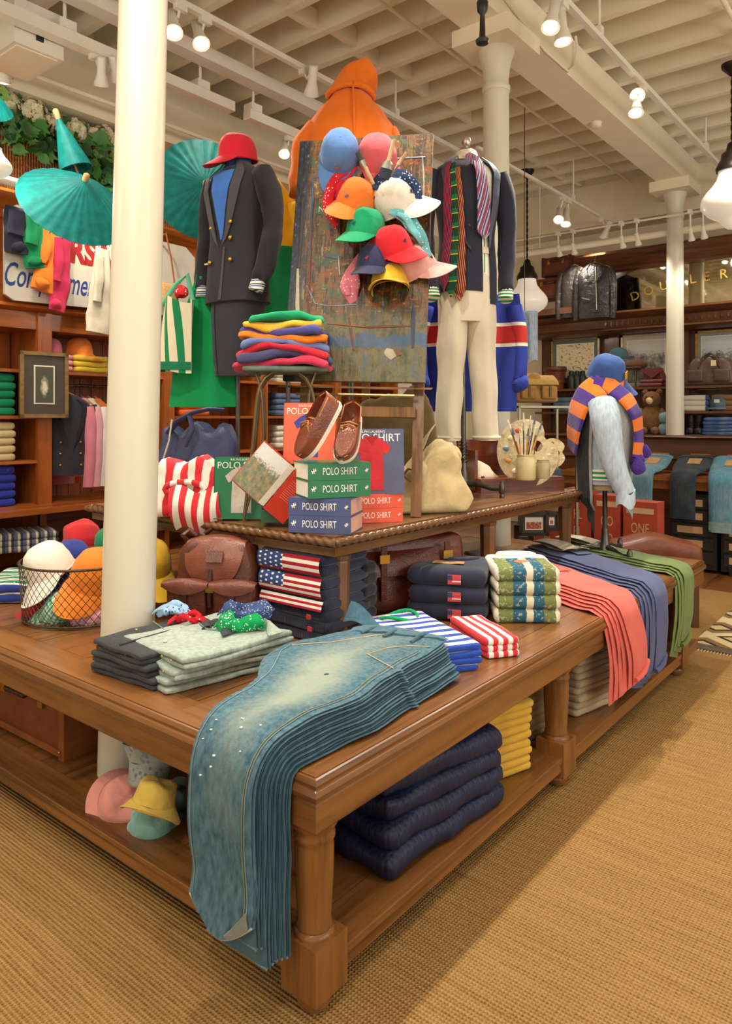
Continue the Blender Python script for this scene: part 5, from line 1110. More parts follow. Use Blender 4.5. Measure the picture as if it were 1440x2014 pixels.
MB().tube([(-.11, -.14, .47), (-.12, -.16, .36), (-.15, -.165, .26)], .005, 6).build('cord', plain('#b9b4a4'), t); MB().box((-.16, -.168, .215), (.055, .006, .07)).build('hang_tag', leather('#4a5570'), t)
MB().tube([(-.02, -.14, .5), (.0, -.15, .42), (-.04, -.15, .33)], .015, 6, squash=.4).build('strap', NB, t)
# ---------------------------------------------------------------- painted board, easel
TL, TR, BL_, BR_ = PD(590, 278, 3.95), PD(852, 262, 3.80), PD(556, 748, 3.70), PD(836, 752, 3.55)
def bd_(u, v, off=0.0):
    p = BL_.lerp(BR_, u).lerp(TL.lerp(TR, u), v); n = (BR_-BL_).cross(TL-BL_).normalized(); return p+n*off
NB_ = (BR_-BL_).cross(TL-BL_).normalized()
def board_m():
    t = NT('painted_board'); co = t.coord('UV'); u = t.sep(co); n = t.noise(t.coord('UV', (1, 1.6, 1)), 5, 5, .65); n2 = t.noise(t.coord('UV', (14, 3, 1)), 3, 4, .65); n3 = t.noise(co, 34, 4, .7)
    col = t.ramp(t.math('ADD', t.math('MULTIPLY', n, .6), t.math('MULTIPLY', t.noise(t.coord('UV', (3, 30, 1)), 3, 4, .7), .4)), [(.3, lin('#2e1f12')), (.45, lin('#5a3f22')), (.58, lin('#7d5a33')), (.72, lin('#3a2919'))])
    # worn layers of paint: (colour, stretch, scale, threshold, amount)
    for k, (c, st_, sc, th, am) in enumerate((('#2a1b0f', (9, 1.6, 1), 2.2, .58, .8), ('#3d5a3c', (2, 5, 1), 2.6, .64, .7), ('#2f4668', (12, 2.2, 1), 2.0, .67, .7), ('#8a4422', (3, 9, 1), 2.7, .63, .75), ('#b3a27a', (16, 4, 1), 1.9, .69, .6), ('#a98a35', (5, 12, 1), 2.4, .69, .7), ('#b9b49c', (5, 26, 1), 2.2, .72, .5), ('#17181a', (22, 9, 1), 1.6, .66, .7))):
        cc = t.coord('UV', st_); ad = t.n('ShaderNodeVectorMath', operation='ADD'); t.l(cc, ad.inputs[0]); ad.inputs[1].default_value = (k*7.3, k*3.1, 0); f = t.noise(ad.outputs[0], sc, 5, .68)
        col = t.mix(t.ramp(f, [(th-.075, (0, 0, 0, 1)), (th-.05, (am, am, am, 1))]), col, lin(c))
    nn = t.noise(co, 9, 5, .75); land = t.ramp(nn, [(.3, lin('#26312c')), (.43, lin('#4a5238')), (.52, lin('#6f6a45')), (.6, lin('#4a5a66')), (.72, lin('#8a7a52'))])
    yv = t.math('ADD', u[1], t.math('MULTIPLY', t.math('SUBTRACT', n, .5), .12)); col = t.mix(t.ramp(yv, [(.22, (.8, .8, .8, 1)), (.30, (0, 0, 0, 1))]), col, land)
    col = t.mix(t.math('MULTIPLY', t.math('LESS_THAN', t.math('ABSOLUTE', t.math('SUBTRACT', yv, .155)), .022), .7), col, lin('#36587f'))
    col = t.mix(t.ramp(t.math('ADD', u[0], t.math('MULTIPLY', t.math('SUBTRACT', n2, .5), .1)), [(.07, (1, 1, 1, 1)), (.12, (0, 0, 0, 1))]), col, t.ramp(n3, [(.4, lin('#1e2126')), (.62, lin('#343b48')), (.72, lin('#a9a492'))]))
    t.bump(t.math('ADD', n3, n2), .004, .6); return t.fin(col, .42, spec=.4)
pb = thing('painted_board', 'big paint splattered wooden board on the easel', 'board', bd_(.5, 0)); off0 = -bd_(.5, 0)
MB().sheet(lambda u, v: bd_(u, v, 0)+off0, 6, 10, .028).build('panel', board_m(), pb, uv=True, smooth=False)
def stroke(pts, w, col, name='paint_stroke'):
    P = [bd_(u, v, .002)+off0 for u, v in pts]; S = [(P[min(i+1, len(P)-1)]-P[max(i-1, 0)]).cross(NB_).normalized() for i in range(len(P))]; ribbon(MB(), P, S, [w*(.7+.5*abs(math.sin(i*1.7))) for i in range(len(P))], .003, 5).build(name, plain(col, .5, var=.2, sc=30), pb)
for pts, w, col in (([(.16, .70), (.3, .695), (.42, .69)], .075, '#2f6038'), ([(.2, .84), (.26, .845), (.34, .83)], .007, '#75808c'), ([(.6, .885), (.75, .9), (.95, .9)], .008, '#8695a5'), ([(.93, .9), (.945, .8), (.95, .72)], .007, '#a9a79c'), ([(.12, .85), (.13, .7), (.14, .5)], .009, '#2f4f70'), ([(.055, .45), (.07, .3), (.10, .16)], .018, '#a89f88'), ([(.13, .38), (.2, .305), (.3, .295), (.5, .30)], .006, '#7f8c98'), ([(.3, .225), (.6, .21), (.9, .215)], .009, '#7a4228'), ([(.45, .25), (.47, .2), (.5, .12)], .01, '#75382a'), ([(.9, .3), (.905, .22), (.91, .13)], .016, '#333c5a'), ([(.14, .6), (.145, .45), (.15, .3), (.2, .12)], .008, '#6a3226'), ([(.72, .12), (.75, .11), (.78, .09)], .04, '#a99d84'), ([(.8, .13), (.82, .1)], .022, '#74493a'), ([(.05, .75), (.06, .6), (.06, .45)], .018, '#23262c'), ([(.35, .5), (.36, .46), (.37, .42)], .007, '#aeaa9e'), ([(.25, .5), (.32, .495), (.38, .49)], .018, '#45585e'), ([(.6, .38), (.64, .35), (.68, .33)], .014, '#5a3026'), ([(.85, .6), (.855, .45), (.86, .35)], .007, '#8a763a'), ([(.34, .66), (.35, .6), (.36, .56)], .008, '#7a3128')): stroke(pts, w, col)
tx = text('painted_lettering', 'N SHOE', .045, plain('#d5d9c9', .6), pb, bd_(.29, .695, .0045)+off0, (0, 0, 0), 1, .0003)
bx = (BR_-BL_).normalized(); by = NB_.cross(bx); tx.rotation_euler = Matrix((bx, by, NB_)).transposed().to_euler()
ea = thing('easel', 'paint stained wooden easel holding the board', 'easel', (0, 0, 0)); WE = wood('#8a6238', '#4a3018', 2)
def beam(a, b, w, d, par, m, name): 
    a, b = V(a), V(b); ax = (b-a).normalized(); s = bx; n = s.cross(ax).normalized(); MB().loft([[p+s*x*w/2+n*y*d/2 for x, y in ((-1, -1), (1, -1), (1, 1), (-1, 1))] for p in (a, b)]).build(name, m, par, smooth=False)
f1, f2 = bd_(.12, 0, -.03), bd_(.93, 0, -.03)
for f_, nm in ((f1, .12), (f2, .93)):
    g = f_.copy()-NB_*.0; g = V((f_.x+.04*FW.x*-1, f_.y-.04*FW.y, ZU)); beam(g, bd_(nm, .95, -.055), .05, .035, ea, WE, 'upright')
beam(bd_(-.02, -.018, -.03), bd_(1.02, -.018, -.03), .035, .07, ea, WE, 'ledge'); MB().tube([bd_(.1, -.05, -.01), bd_(.93, -.05, -.01)], .008, 6).build('brass_rail', plain('#9a8a5a', .4, .6), ea)
beam(bd_(.12, -.19, -.05), bd_(.93, -.19, -.05), .0, .0, ea, WE, 'x') if False else None
a_, b_ = f1.lerp(V((f1.x, f1.y, ZU)), .22), f2.lerp(V((f2.x, f2.y, ZU)), .22)
MB().loft([[p+V((0, 0, 1))*z+NB_*y for z, y in ((-.025, -.012), (.025, -.012), (.025, .012), (-.025, .012))] for p in (a_, b_)]).build('crossbar', WE, ea, smooth=False)
bk_ = bd_(.5, .8, -.08); beam(V((bk_.x+FW.x*.55, bk_.y+FW.y*.55, ZU)), bk_, .045, .03, ea, WE, 'back_leg')
# caps on the board
def bcap2(u, v, off, rot, col, lab, logo='#1e2a52', sc=.95, **k): sc *= 1.12; return cap(EYE+_ray(u, v)*(dep(bd_(.5, .6))-off), rot, cloth(col, .1, fold=10) if isinstance(col, str) else col, lab, logo, sc, grp='caps pinned on the board', **k)
bcap2(668, 312, .02, face(0, 66, 8), '#5d86c2', 'blue cap pinned at the top of the board, seen from above', '#c2554a', 1.0)
bcap2(744, 322, .02, face(10, 50, -8), '#d9626a', 'rose red cap pinned at the top of the board', None, .98)
bcap2(698, 410, .05, face(-24, 22, 18), '#e8772a', 'orange cap pinned on the board', '#4a6a9a', 1.0)
bcap2(784, 412, .03, face(38, 26, -34), '#e6dfd0', 'white cap pinned on the board', '#17181c', 1.12)
bcap2(718, 466, .09, face(-34, 10, 6), '#149a68', 'green cap pinned on the board', '#23487a', .95)
bcap2(776, 502, .1, face(32, 16, -20), '#d8232e', 'bright red cap pinned on the board', '#1e2a52', .98)
bcap2(826, 540, .06, face(44, 14, -30), '#eeb3ae', 'pale pink cap pinned on the board', '#17181c', .98)
bcap2(736, 535, .1, face(-22, 2, 2), '#2c3050', 'navy cap pinned on the board', '#c2303a', .9)
bcap2(768, 574, .12, face(-16, -20, -4), '#e0b02c', 'yellow cap pinned lowest on the board, open underneath', '#3a6ab0', .95, under=cloth('#6a4a12'))
def hung(name, lab, pts, w, mat, grp, seed=0, th=.008, off=.04):
    t = thing(name, lab, 'bandana', bd_(.5, .5)); o = -bd_(.5, .5); t['group'] = grp
    P = smoothp(seg([EYE+_ray(u, v)*(dep(bd_(.5, .5))-off-k*.0) for k, (u, v) in enumerate(pts)], 16), 1); S = [((P[min(i+1, 15)]-P[max(i-1, 0)]).cross(NB_)).normalized() for i in range(16)]; W_ = wl(w, 16)
    ribbon(MB(), [p+o for p in P], S, W_, th, 10, .02, seed, 12).build('cloth_fold', mat, t, ang=80); ribbon(MB(), [p+o+NB_*.014+S[i]*W_[i]*.15 for i, p in enumerate(P[2:13])], S[2:13], [x*.5 for x in W_[2:13]], th, 8, .02, seed+3, 14).build('cloth_fold', mat, t, ang=80)
    return t
RB = speckle('#cf2230', '#f0d9d4', 70, .25)
hung('bandana', 'red paisley bandana pinned left of the orange cap', [(700, 330), (660, 358), (652, 400), (658, 450)], [(0, .03), (.3, .1), (.7, .12), (1, .01)], RB, 'bandanas pinned on the board', 1)
hung('bandana', 'pink paisley bandana hanging under the navy cap', [(735, 478), (700, 520), (688, 565), (697, 612)], [(0, .04), (.4, .07), (.65, .11), (1, .005)], speckle('#d9788a', '#f4dfdf', 80, .3), 'bandanas pinned on the board', 2)
hung('bandana', 'navy paisley bandana wrapped round the white cap', [(722, 392), (748, 352), (788, 342), (818, 368), (822, 414)], [(0, .05), (.5, .09), (1, .03)], speckle('#27395f', '#cfd3d6', 70, .3), 'bandanas pinned on the board', 3, off=.1)
hung('bandana', 'aqua paisley bandana trailing beside the red cap', [(766, 418), (800, 428), (828, 465), (846, 505)], [(0, .03), (.4, .08), (1, .02)], speckle('#6fb6bd', '#d3e6e4', 75, .28), 'bandanas pinned on the board', 4, off=.12)
def brush(a, b, D, lab, w, hc):
    t = thing('paint_brush', lab, 'paint brush', PD(*a, D), 0, 'paint brushes'); A = V((0, 0, 0)); B = PD(*b, D)-PD(*a, D); d = B.normalized()
    MB().tube([A, A.lerp(B, .55)], [.008, .011], 8).build('handle', wood('#c9a878', '#8a6a42', 2), t); s = d.cross(FW).normalized()
    ribbon(MB(), [A.lerp(B, k) for k in (.53, .62, .74)], [s]*3, [.022, w, w], .016, 6).build('ferrule', plain('#8f8b80', .4, .7), t); ribbon(MB(), [A.lerp(B, k) for k in (.74, .9, 1)], [s]*3, [w, w*1.02, w*.9], .014, 6).build('bristles', plain(hc, .9), t)
brush((735, 362), (704, 300), 3.56, 'flat brush with dark bristles stuck between the caps', .03, '#3a3a30'); brush((775, 275), (755, 352), 3.5, 'wide paint brush standing between the rose and white caps', .055, '#2c3140'); brush((800, 300), (768, 345), 3.52, 'slim wooden brush leaning right of the rose cap', .012, '#8a7a52')
# ================================================================ STOOL WITH TEES
SD = 3.55; sp0_ = PD(562, 722, SD); SEAT = sp0_.z
st2 = thing('wire_stool', 'green painted stool with bent wire legs holding folded tees', 'stool', (sp0_.x, sp0_.y, ZU), YAW+.1); sh_ = SEAT-ZU
MB().rbox((0, 0, sh_-.016), (.40, .3, .03), .012, (8, 8, 3)).build('seat', plain('#5f7263', .5, var=.35, sc=14), st2)
for sx in (-1, 1):
    for sy in (-1, 1):
        pts = [V((sx*.06, sy*.1, sh_-.03)), V((sx*.10, sy*.11, sh_-.05)), V((sx*.13, sy*.12, sh_-.12)), V((sx*.15, sy*.13, sh_*.5)), V((sx*.19, sy*.16, .008))]; MB().tube(smoothp(seg(pts, 16), 1), .0075, 8).build('leg', plain('#6b5a3e', .4, .6, var=.2), st2)
        pts = [V((sx*.14, sy*.1, sh_-.03)), V((sx*.11, sy*.12, sh_-.12)), V((sx*.10, sy*.125, sh_*.5)), V((sx*.185, sy*.158, .03))]; MB().tube(smoothp(seg(pts, 14), 1), .006, 8).build('brace', plain('#6b5a3e', .4, .6, var=.2), st2)
tc = ['#d23a5a', '#45476b', '#c9293a', '#6f83bb', '#e97c1f', '#4a4a8e', '#e3b33c', '#149a66']; tn = ['raspberry', 'slate', 'red', 'periwinkle', 'orange', 'purple blue', 'yellow', 'green']
for i, (c, nme) in enumerate(zip(tc, tn)):
    t = folded('folded_tee', cloth(c, .12), nme+' folded tee in the colourful pile on the stool', 'tee', (sp0_.x, sp0_.y, SEAT+.002+.028*i), YAW+(-.06, .08, -.03, .1, .02, -.08, .05, .15)[i], .46-.014*i, .34, .032, 1, 300+i, 'colourful tees on the stool', amp=.02, n=(18, 12))
    for v in t.children[0].data.vertices: v.co.z += -.055*max(0, abs(v.co.x)-.16)/.07*.35+.012*math.sin(v.co.x*14+i)
t_ = t; MB().sheet(lambda u, v: V((-.05+.16*u, -.05+.12*v, .034+.04*v*math.sin(u*PI)+.008*math.sin(u*12))), 10, 6, .005).build('collar_fold', cloth(tc[-1], .12), t_)
# ================================================================ DRESSED MANNEQUINS
def jacket_sleeve(t, pts, r0, r1, mat, name='sleeve', n=18, wr=.006, seed=0):
    P = smoothp(seg(pts, n), 2); m = MB().tube(P, wl([(0, r0), (.15, r0*1.05), (.55, r0*.86), (.6, r0*.9), (1, r1)], n), 16, squash=.92)
    m.v = [p+V((nz(p, 14, seed), nz(p, 14, seed+2), nz(p, 14, seed+4)))*wr for p in m.v]; m.build(name, mat, t, ang=85); return P
BLZ = cloth('#2b2a31', .16, fold=5); LAP = cloth('#46434b', .1, .6, fold=5)
WD_ = 4.15; wp = PD(468, 900, WD_); wz = lambda v: 1.6-(v-820)*WD_/FPX
wo = thing('blazer_mannequin', 'mannequin in dark double breasted blazer, blue shirt and dark skirt', 'mannequin', (wp.x, wp.y, ZU), YAW-.62)
h = lambda v: wz(v)-ZU
RW = [(h(600), .20, .14, 0), (h(540), .185, .135, 0), (h(470), .16, .125, 0), (h(420), .17, .13, -.005), (h(385), .185, .13, -.01), (h(352), .185, .115, 0), (h(338), .13, .085, .01), (h(328), .075, .07, .015), (h(318), .062, .065, .01)]
fW = surf_fn(RW, 2.5)
stand(wo, (0, 0, 0), 0, h(590), 3, .013, .2, rot0=.4)
body_loft(fW, h(598), h(322), 22, 44, .004, 1).build('blazer_body', BLZ, wo, ang=80)
patch(fW, lambda u, v: (lerp(-.42, .42, u)*max(.04, (v*.97+.03)), lerp(h(480), h(330), v)), 10, 14, .003, .003).build('shirt_front', cloth('#3f74c8', .12, fold=14), wo)
MB().lathe([(.075, h(340)), (.07, h(325)), (.068, h(312)), (.075, h(308)), (.05, h(306))], 24, (0, .005, 0)).build('shirt_collar', cloth('#2f57a8', .15), wo)
for s in (-1, 1):
    patch(fW, lambda u, v: (s*(lerp(.04, .50, v**.8)+lerp(0, .40, u)*math.sin(min(1, v*1.15)*PI*.55)**.7*.9), lerp(h(492), h(322), v)), 8, 16, .012, .005).build('lapel', LAP, wo)
    P = jacket_sleeve(wo, [V((s*.175, .0, h(350))), V((s*.225, .01, h(378))), V((s*.262, .02, h(440))), V((s*.255, -.01, h(505))), V((s*.22, -.055, h(565)))], .07, .05, BLZ, seed=s, wr=.011)
    MB().tube([P[-1]+V((0, 0, .015)), P[-1]+V((-s*.012, -.02, -.05))], [.041, .04], 14).build('striped_cuff', stripes((('#f0ede4', .45), ('#2f57a8', .2), ('#f0ede4', .15), ('#1d3a30', .2)), .03, 2, rot=0), wo)
for v, th in ((450, .38), (480, .36), (522, .36), (455, -.36), (522, -.34)):
    MB().ball(fW(th, h(v), .014), .014, 10, (1, .6, 1)).build('gold_button', BRASS, wo)
patch(fW, lambda u, v: (lerp(-.02, .035, u)+.1*v, lerp(h(596), h(495), v)), 3, 12, .006, .004).build('front_edge', LAP, wo)
MB().box(fW(-.55, h(522), .008), (.05, .006, .008)).build('pocket_tab', plain('#d8d4c8'), wo)
RS = [(h(742), .135, .11, 0), (h(680), .15, .12, 0), (h(620), .165, .125, 0), (h(590), .16, .12, 0)]; body_loft(surf_fn(RS, 2.3), h(740), h(592), 10, 36, .006, 5).build('skirt', cloth('#34333c', .12, fold=4), wo)
patch(surf_fn(RS, 2.3), lambda u, v: (-.35+.03*u, lerp(h(738), h(596), v)), 2, 8, .004, .003).build('skirt_pleat', cloth('#28272f'), wo)
cap((wp.x, wp.y, wz(318)), face(-52, 6, -2), cloth('#d21f33', .12), 'red cap on the blazer mannequin', None, 1.12, grp='caps on mannequins')
# totes on her arm
GT = cloth('#12a35e', .14, fold=6); tp = PD(400, 900, WD_+.08)
t = thing('canvas_tote', 'big bright green tote hanging from the blazer mannequin', 'tote bag', (tp.x, tp.y, 0), YAW-.1); zz = lambda v: 1.6-(v-820)*(WD_+.08)/FPX
def tote(u, v):   # v 0 bottom .. 1 strap
    z = lerp(zz(800), zz(545), v); w = lerp(.205, .15, min(1, v/.65)) if v < .65 else lerp(.15, .035, ((v-.65)/.35)**.7); cx = lerp(.0, -.01, v); return V((cx+(u-.5)*2*w, -.05*math.sin(u*PI)*(1-v*.6)+.008*math.sin(u*9+v*6), z))
MB().sheet(tote, 18, 20, .006).build('front_panel', GT, t, ang=80); MB().sheet(lambda u, v: tote(1-u, v)+V((0, .05*math.sin(u*PI)*2*(1-v)+.03, 0)), 14, 16, .006).build('back_panel', GT, t, ang=80)
MB().tube([tote(.15, .7), tote(.3, .9)+V((0, -.01, .03)), V((-.03, 0, zz(535)))], .012, 8, squash=.4).build('strap', GT, t)
ST3 = stripes((('#1d8a55', .4), ('#ece2c4', .6)), .045, 0, rot=.35)
tp = PD(342, 700, WD_-.0); t = thing('striped_tote', 'green and cream striped tote beside the thick column', 'tote bag', (tp.x, tp.y, 0), YAW-.5); zs_ = lambda v: 1.6-(v-820)*(WD_-.05)/FPX
MB().sheet(lambda u, v: V((lerp(-.17, .13, u)*lerp(1, .55, v)+.06*v, -.09*math.sin(u*PI), lerp(zs_(728), zs_(590), v)+.02*math.sin(u*5))), 14, 12, .006).build('front_panel', ST3, t, ang=80)
MB().sheet(lambda u, v: V((lerp(.13, -.17, u)*lerp(1, .55, v)+.06*v, .09*math.sin(u*PI), lerp(zs_(728), zs_(590), v))), 14, 12, .006).build('back_panel', ST3, t, ang=80)
MB().tube([V((-.03, -.06, zs_(600))), V((.04, -.03, zs_(560))), V((.1, .0, zs_(540))), V((.12, .02, zs_(590)))], .014, 8).build('rope_handle', cloth('#6fbf9a'), t); MB().sheet(lambda u, v: V((lerp(-.17, .13, u), -.095*math.sin(u*PI)-.004, lerp(zs_(728), zs_(712), v))), 12, 2, .004).build('base_trim', cloth('#1d7a55'), t)
# ---------------------------------------------------------------- man
MD = 4.55; mp = PD(918, 900, MD); mz = lambda v: 1.6-(v-820)*MD/FPX; g = lambda v: mz(v)-ZU; NVB = cloth('#2a2d3c', .14, fold=5); SHC = cloth('#e6dfcb', .08, fold=5)
mo = thing('suit_mannequin', 'headless mannequin in navy blazer, ties and white trousers on an iron stand', 'mannequin', (mp.x, mp.y, ZU), YAW+.12)
stand(mo, (-.02, 0, 0), 0, g(600), 4, .015, .26, rot0=-.75, spring=False)
MB().tube([V((-.02+.024*math.cos(k*.7), .024*math.sin(k*.7), lerp(.2, g(868), k/60))) for k in range(61)], .005, 5).build('spring', STEEL, mo)
RM = [(g(605), .185, .125, 0), (g(540), .185, .125, 0), (g(470), .17, .12, 0), (g(400), .195, .13, -.01), (g(350), .21, .125, 0), (g(330), .18, .105, .01), (g(318), .11, .085, .015), (g(306), .068, .068, .01), (g(298), .06, .06, .01)]
fM = surf_fn(RM, 2.5)
patch(fM, lambda u, v: (lerp(-PI+.02, .3, u), lerp(g(602-25*math.sin(u*2)), g(320), v)), 30, 22, .0, .006).build('blazer_body', NVB, mo, ang=80)
patch(fM, lambda u, v: (lerp(.62+.0*v, PI-.02, u), lerp(g(602), g(322), v)), 20, 22, .0, .006).build('blazer_body', NVB, mo, ang=80)
body_loft(fM, g(560), g(304), 16, 36, 0, 2, True, -.012).build('shirt', stripes((('#efe9d8', .62), ('#2f8f5a', .14), ('#efe9d8', .24)), .05, 0), mo)
MB().lathe([(.072, g(318)), (.07, g(304)), (.064, g(299)), (.05, g(300))], 24, (0, .008, 0)).build('shirt_collar', SHC, mo)
MB().lathe([(.06, g(300)), (.055, g(296)), (.02, g(294)), (.012, g(290)), (.02, g(286)), (.03, g(278)), (.026, g(271)), (.008, g(268))], 20, (0, .01, 0)).build('finial', plain('#b9b4a8', .25, .9), mo)
for s, a0, a1 in ((-1, .02, .62), (1, .62, 1.0)):
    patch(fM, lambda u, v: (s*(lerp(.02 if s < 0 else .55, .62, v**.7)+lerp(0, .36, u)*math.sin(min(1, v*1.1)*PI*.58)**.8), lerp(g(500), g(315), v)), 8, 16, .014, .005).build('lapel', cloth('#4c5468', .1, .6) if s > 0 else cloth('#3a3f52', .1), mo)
def tie_m(cols, per, rot): return stripes(cols, per, 1, rot=rot, out='UV')
def tie(th0, th1, v0, v1, w, mat, off, name='necktie', bend=0):
    P = [fM(lerp(th0, th1, k/13), lerp(g(v0), g(v1), k/13), off) for k in range(14)]; S = []
    for i, p in enumerate(P):
        T = (P[min(i+1, 13)]-P[max(i-1, 0)]).normalized(); S.append(V((p.x, p.y, 0)).normalized().cross(T).normalized())
    m = ribbon(MB(), P, S, wl([(0, w*.45), (.2, w*.7), (.9, w), (.94, w*.9), (1, .008)], 14), .006, 6); o = m.build(name, mat, mo, uv=True)
tie(-.66, -.92, 330, 580, .08, tie_m((('#23264a', .62), ('#c22a35', .38)), .085, .5), .022)
tie(-.50, -.62, 335, 592, .085, tie_m((('#12402c', .5), ('#0f6a43', .3), ('#e0c23a', .06), ('#12402c', .14)), .1, .0), .03)
tie(-.36, -.32, 345, 600, .075, tie_m((('#1c2140', .45), ('#d8702a', .2), ('#e6c23a', .1), ('#b3272f', .25)), .1, -.6), .026)
PT = tie_m((('#c2394f', .2), ('#e9e3d6', .06), ('#2f4390', .2), ('#7f97c9', .14), ('#e9e3d6', .08), ('#c2394f', .12), ('#2f7a5a', .08), ('#3a4a8f', .12)), .22, .45)
tie(.12, .34, 318, 480, .11, PT, .02); tie(-.1, .12, 312, 330, .07, PT, .024, 'tie_knot')
for s in (-1, 1):
    P = jacket_sleeve(mo, [V((s*.2, .0, g(342))), V((s*.245, .005, g(380))), V((s*.265, .02, g(450))), V((s*.255, -.0, g(515))), V((s*.235, -.05, g(578)))], .068, .05, NVB, seed=s+5); MB().tube([P[-1]+V((0, 0, .01)), P[-1]+V((-s*.01, -.02, -.045))], [.047, .046], 14).build('striped_cuff', stripes((('#efe9d8', .5), ('#2f8f5a', .5)), .02, 2), mo)
for v in (455, 495): MB().ball(fM(-.05, g(v), .012), .01, 8, (1, .5, 1)).build('horn_button', plain('#3a2a20', .3), mo)
# trousers
TRM = cloth('#ddd3bd', .1, fold=4)
body_loft(surf_fn([(g(640), .178, .11, 0), (g(590), .18, .12, 0), (g(500), .158, .112, 0), (g(488), .152, .108, 0)], 2.4), g(635), g(488), 12, 32, .005, 3).build('trouser_seat', TRM, mo)
for s in (-1, 1):
    rr = []
    for k in range(22):
        t_ = k/21; z = lerp(g(592), g(866), t_); cx = s*lerp(.082, .125, t_); a = lerp(.096, .078, min(1, t_*1.6)); b = lerp(.11, .085, min(1, t_*1.4)); ring = []
        for j in range(24):
            an = 2*PI*j/24; cr = .012*math.exp(-((an-PI*1.5 if an > PI else an+PI*.5)/.25)**2); p = V((cx+(a)*math.cos(an), (b+cr)*math.sin(an)+.0, z)); ring.append(p+V((nz(p, 6, s+3), nz(p, 6, s+5), 0))*.012)
        rr.append(ring)
    MB().loft(rr).build('trouser_leg', TRM, mo, ang=80); MB().tube([V((s*.125+.078*math.cos(a), .085*math.sin(a), g(864)+.012)) for a in [2*PI*k/24 for k in range(25)]], .012, 6).build('turn_up', TRM, mo)
patch(fM, lambda u, v: (lerp(-.2, .75, u), lerp(g(505), g(492), v)), 10, 3, -.004, .004).build('waistband', TRM, mo)
# cream cloth behind the hems
slump('folded_canvas', 'off white cloth heaped under the white trousers', 'cloth', PD(895, 905, 4.95).xy.to_3d()+V((0, 0, ZU)), YAW, .6, .3, .2, cloth('#d8cdb4', .1), 15, 0, ((-.3, .8), (.2, 1)), .03)
# ---------------------------------------------------------------- striped rugby jersey hung behind him
RJ = thing('rugby_jersey', 'blue jersey with red and white chest band hung behind the trousers', 'jersey', PD(925, 700, 5.02), YAW)
def rj_m():
    t = NT('rugby_stripes'); z = t.sep(t.coord())[2]; f = t.math('ADD', t.math('DIVIDE', z, 1.0), .5); return t.fin(t.ramp(f, [(0, lin('#2b3fa0')), (.56, lin('#efe9dc')), (.585, lin('#c8312f')), (.70, lin('#efe9dc')), (.725, lin('#2b3fa0'))], True), .9)
RJM = rj_m(); MB().sheet(lambda u, v: V(((u-.5)*.66*(1+.06*math.sin(v*5)), .03*math.sin(u*17+v*2), .42-.80*v)), 26, 12, .01).build('body', RJM, RJ, ang=80)
for s in (-1, 1):
    P = jacket_sleeve(RJ, [V((s*.3, 0, .34)), V((s*.34, 0, .15)), V((s*.345, -.01, 0)), V((s*.335, -.02, -.16))], .055, .05, RJM, seed=s); MB().ball(P[-1]+V((0, -.01, -.03)), .06, 12, amp=.3, seed=s).build('bunched_cuff', cloth('#2b3fa0', .3, fold=30), RJ)
MB().box((.12, .01, -.43), (.03, .02, .14)).build('green_lace', cloth('#12a35e'), RJ, smooth=False)
gj = thing('green_jacket', 'green garment hung behind the blazer mannequin', 'garment', PD(565, 560, 4.9), YAW); MB().sheet(lambda u, v: V(((u-.5)*.42, .03*math.sin(u*11), .25-.75*v)), 16, 8, .02).build('body', cloth('#0f8f55', .2), gj, ang=80); MB().tube([(0, .05, ZU-gj.location.z), (0, .05, .2)], .015, 8).build('stand_pole', STEEL, gj); MB().lathe([(.13, ZU-gj.location.z), (.13, ZU-gj.location.z+.015), (.02, ZU-gj.location.z+.03)], 18, (0, .05, 0)).build('stand_base', STEEL, gj); jacket_sleeve(gj, [V((-.2, 0, .2)), V((-.22, 0, 0)), V((-.2, 0, -.25))], .05, .045, cloth('#0f8f55', .2))
yj = thing('yellow_raincoat', 'yellow hooded raincoat glimpsed behind the blazer mannequin', 'raincoat', PD(528, 400, 5.0), YAW)
MB().sheet(lambda u, v: V(((u-.5)*(.12+.3*min(1, v*3)), .03*math.sin(u*9), .18-.6*v)), 14, 10, .02).build('body', cloth('#e0ab1e', .15), yj, ang=80); MB().ball((-.02, 0, .18), .06, 12, (1, .8, 1.2), .2, 1).build('hood', cloth('#e0ab1e', .15), yj); jacket_sleeve(yj, [V((.18, 0, .0)), V((.22, 0, -.2)), V((.21, 0, -.45))], .05, .045, cloth('#e0ab1e', .15))
# ---------------------------------------------------------------- orange anorak above the board
AD = 4.35; ap = PD(690, 300, AD); OR = cloth('#e8731a', .16, fold=7); k_ = AD/FPX
an = thing('orange_anorak', 'bright orange hooded anorak seen from behind above the board', 'anorak', ap, YAW+.15)
RA = [(-.55, .30, .16, 0), (-.2, .31, .16, 0), (.0, .30, .155, 0), (.13, .265, .14, 0), (.24, .19, .12, 0), (.31, .12, .1, 0), (.36, .1, .09, 0)]; fA = surf_fn(RA, 2.3)
m = MB(); n = 48
m.loft([[fA(2*PI*j/n, lerp(-.55, .34, i/20))*1.0+V((0, 0, 0))+(V((math.sin(2*PI*j/n), -math.cos(2*PI*j/n), 0))*(.014*math.sin(2*PI*j/n*9+i*.2)*(1-i/24))) for j in range(n)] for i in range(21)]); m.build('body', OR, an, ang=85)
for s in (-1, 1): jacket_sleeve(an, [V((s*.2, 0, .12)), V((s*.265, 0, .04)), V((s*.30, .0, -.1)), V((s*.315, -.02, -.2)), V((s*.325, -.03, -.27))], .075, .045, OR, wr=.018, seed=s+2)
